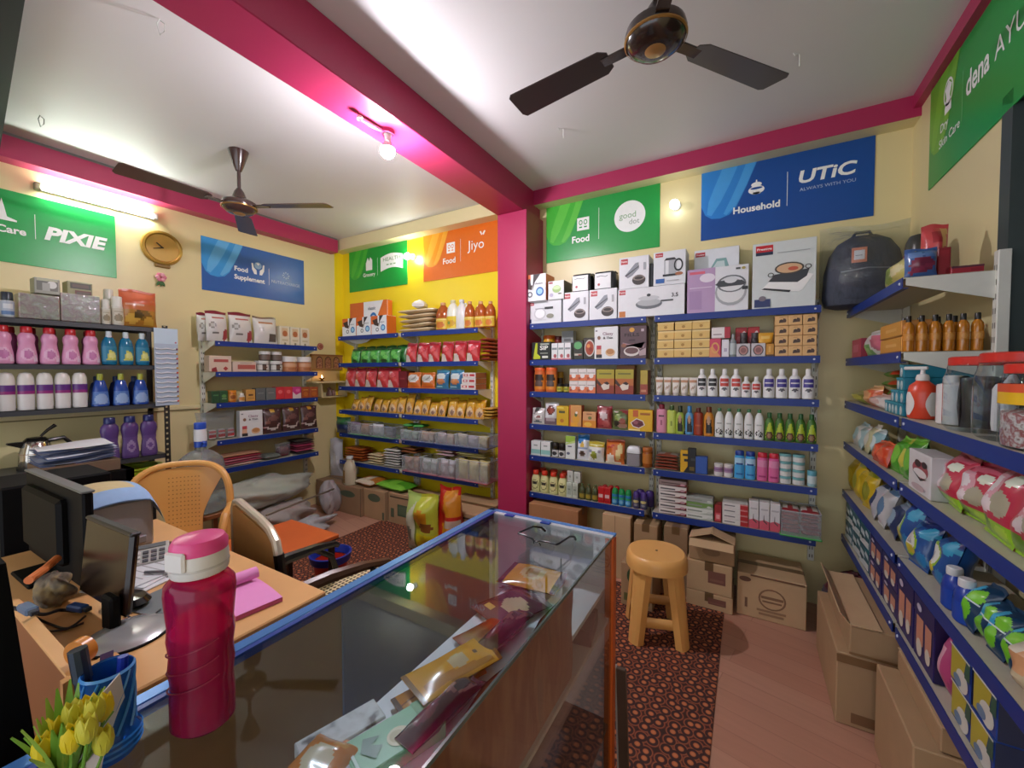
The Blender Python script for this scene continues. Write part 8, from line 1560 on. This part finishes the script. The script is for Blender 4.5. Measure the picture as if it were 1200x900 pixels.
for i in range(22):
    a = i*2.4; r = .02+.03*R.random(); h = .09+.05*R.random(); g = G()
    ca, sa = math.cos(a), math.sin(a); w = .007
    vs = []
    for k in range(6):
        s = k/5; rr = .008+r*s**1.3; ww = w*math.sin(PI*(.15+.8*s)); vs += [(rr*ca-ww*sa, rr*sa+ww*ca, .04+h*s*.8), (rr*ca+ww*sa, rr*sa-ww*ca, .04+h*s*.8), (rr*ca*1.04, rr*sa*1.04, .04+h*s*.8-.001)]
    fs = []
    for k in range(5): fs += [(3*k, 3*k+3, 3*k+5, 3*k+2), (3*k+2, 3*k+5, 3*k+4, 3*k+1), (3*k+1, 3*k+4, 3*k+3, 3*k)]
    g.add(vs, fs, LG if i % 2 else LG2, True); g.build('leaf', t2)
t2 = thing('pen_holder', 'translucent blue twisted pen holder behind the yellow tulips', 'pen holder', (-.757, .192, CZ+.0006))
t2.scale = (.76, .76, 1)
BP_ = CLEAR('#3a8ae0', haze=.45, gloss=.4, hcol='#2a72c8')
g = G(); g.lathe([(.0, .002), (.036, .0), (.043, .008), (.044, .02), (.036, .032), (.033, .04), (.034, .1), (.036, .118), (.033, .118), (.031, .04)], BP_, 32, cap=False)
for k in range(10):
    g.tube([(.0355*math.cos(2*PI*k/10+s*1.3), .0355*math.sin(2*PI*k/10+s*1.3), .036+.08*s) for s in [j/10 for j in range(11)]], .0022, M('#4a92e0', rough=.15), 5)
for z in (.012, .02, .028): g.lathe([(.0435, z-.002), (.0455, z), (.0435, z+.002)], M('#2f7cd0', rough=.15), 30, cap=False)
g.lathe([(.0345, .116), (.0375, .118), (.0345, .121)], M('#5aa0e8', rough=.15), 30, cap=False); g.build('holder_body', t2)
p0 = Vector((-.757, .192, CZ))
def stick(name, label, cat, a, b, r, col, cap=None):
    g = G(); A, B = p0+Vector(a), p0+Vector(b); g.tube([A, B], r, M(col, rough=.35), 10)
    if cap: g.tube([A+(B-A)*.7, B], r*1.12, M(cap, rough=.3), 10)
    tag(g.build(name), label, cat)
stick('marker_pen', 'dark blue marker standing in the blue pen holder', 'pen', (-.012, -.012, .01), (-.03, -.022, .15), .009, '#1c2430', '#263040')
stick('ball_pen', 'royal blue pen in the blue pen holder', 'pen', (.004, .006, .01), (.0, .016, .128), .006, '#2238a8')
g = G(); g.box(-.0006, -.018, 0, .0006, .018, .1, '#d8d8dc'); o = g.build('visiting_card', loc=p0+Vector((.014, .004, .03))); o.rotation_euler = (.35, .2, .6); tag(o, 'white card leaning inside the blue pen holder', 'card')
g = G(); g.box(-.0006, -.016, 0, .0006, .016, .1, '#5a4a78'); o = g.build('visiting_card', loc=p0+Vector((-.016, -.004, .025))); o.rotation_euler = (-.4, -.1, .9); tag(o, 'purple card leaning inside the blue pen holder', 'card')
# ================================================================ daylight from the open shop front
w = bpy.data.worlds.new('world'); SC.world = w; w.use_nodes = True
bg = w.node_tree.nodes['Background']; bg.inputs[0].default_value = (.86, .92, 1, 1); bg.inputs[1].default_value = 1.5
SC.view_settings.exposure = .45
SC.cycles.max_bounces = 10; SC.cycles.transparent_max_bounces = 24; SC.cycles.diffuse_bounces = 4
SC.cycles.caustics_reflective = False; SC.cycles.caustics_refractive = False
SC.cycles.sample_clamp_indirect = 6
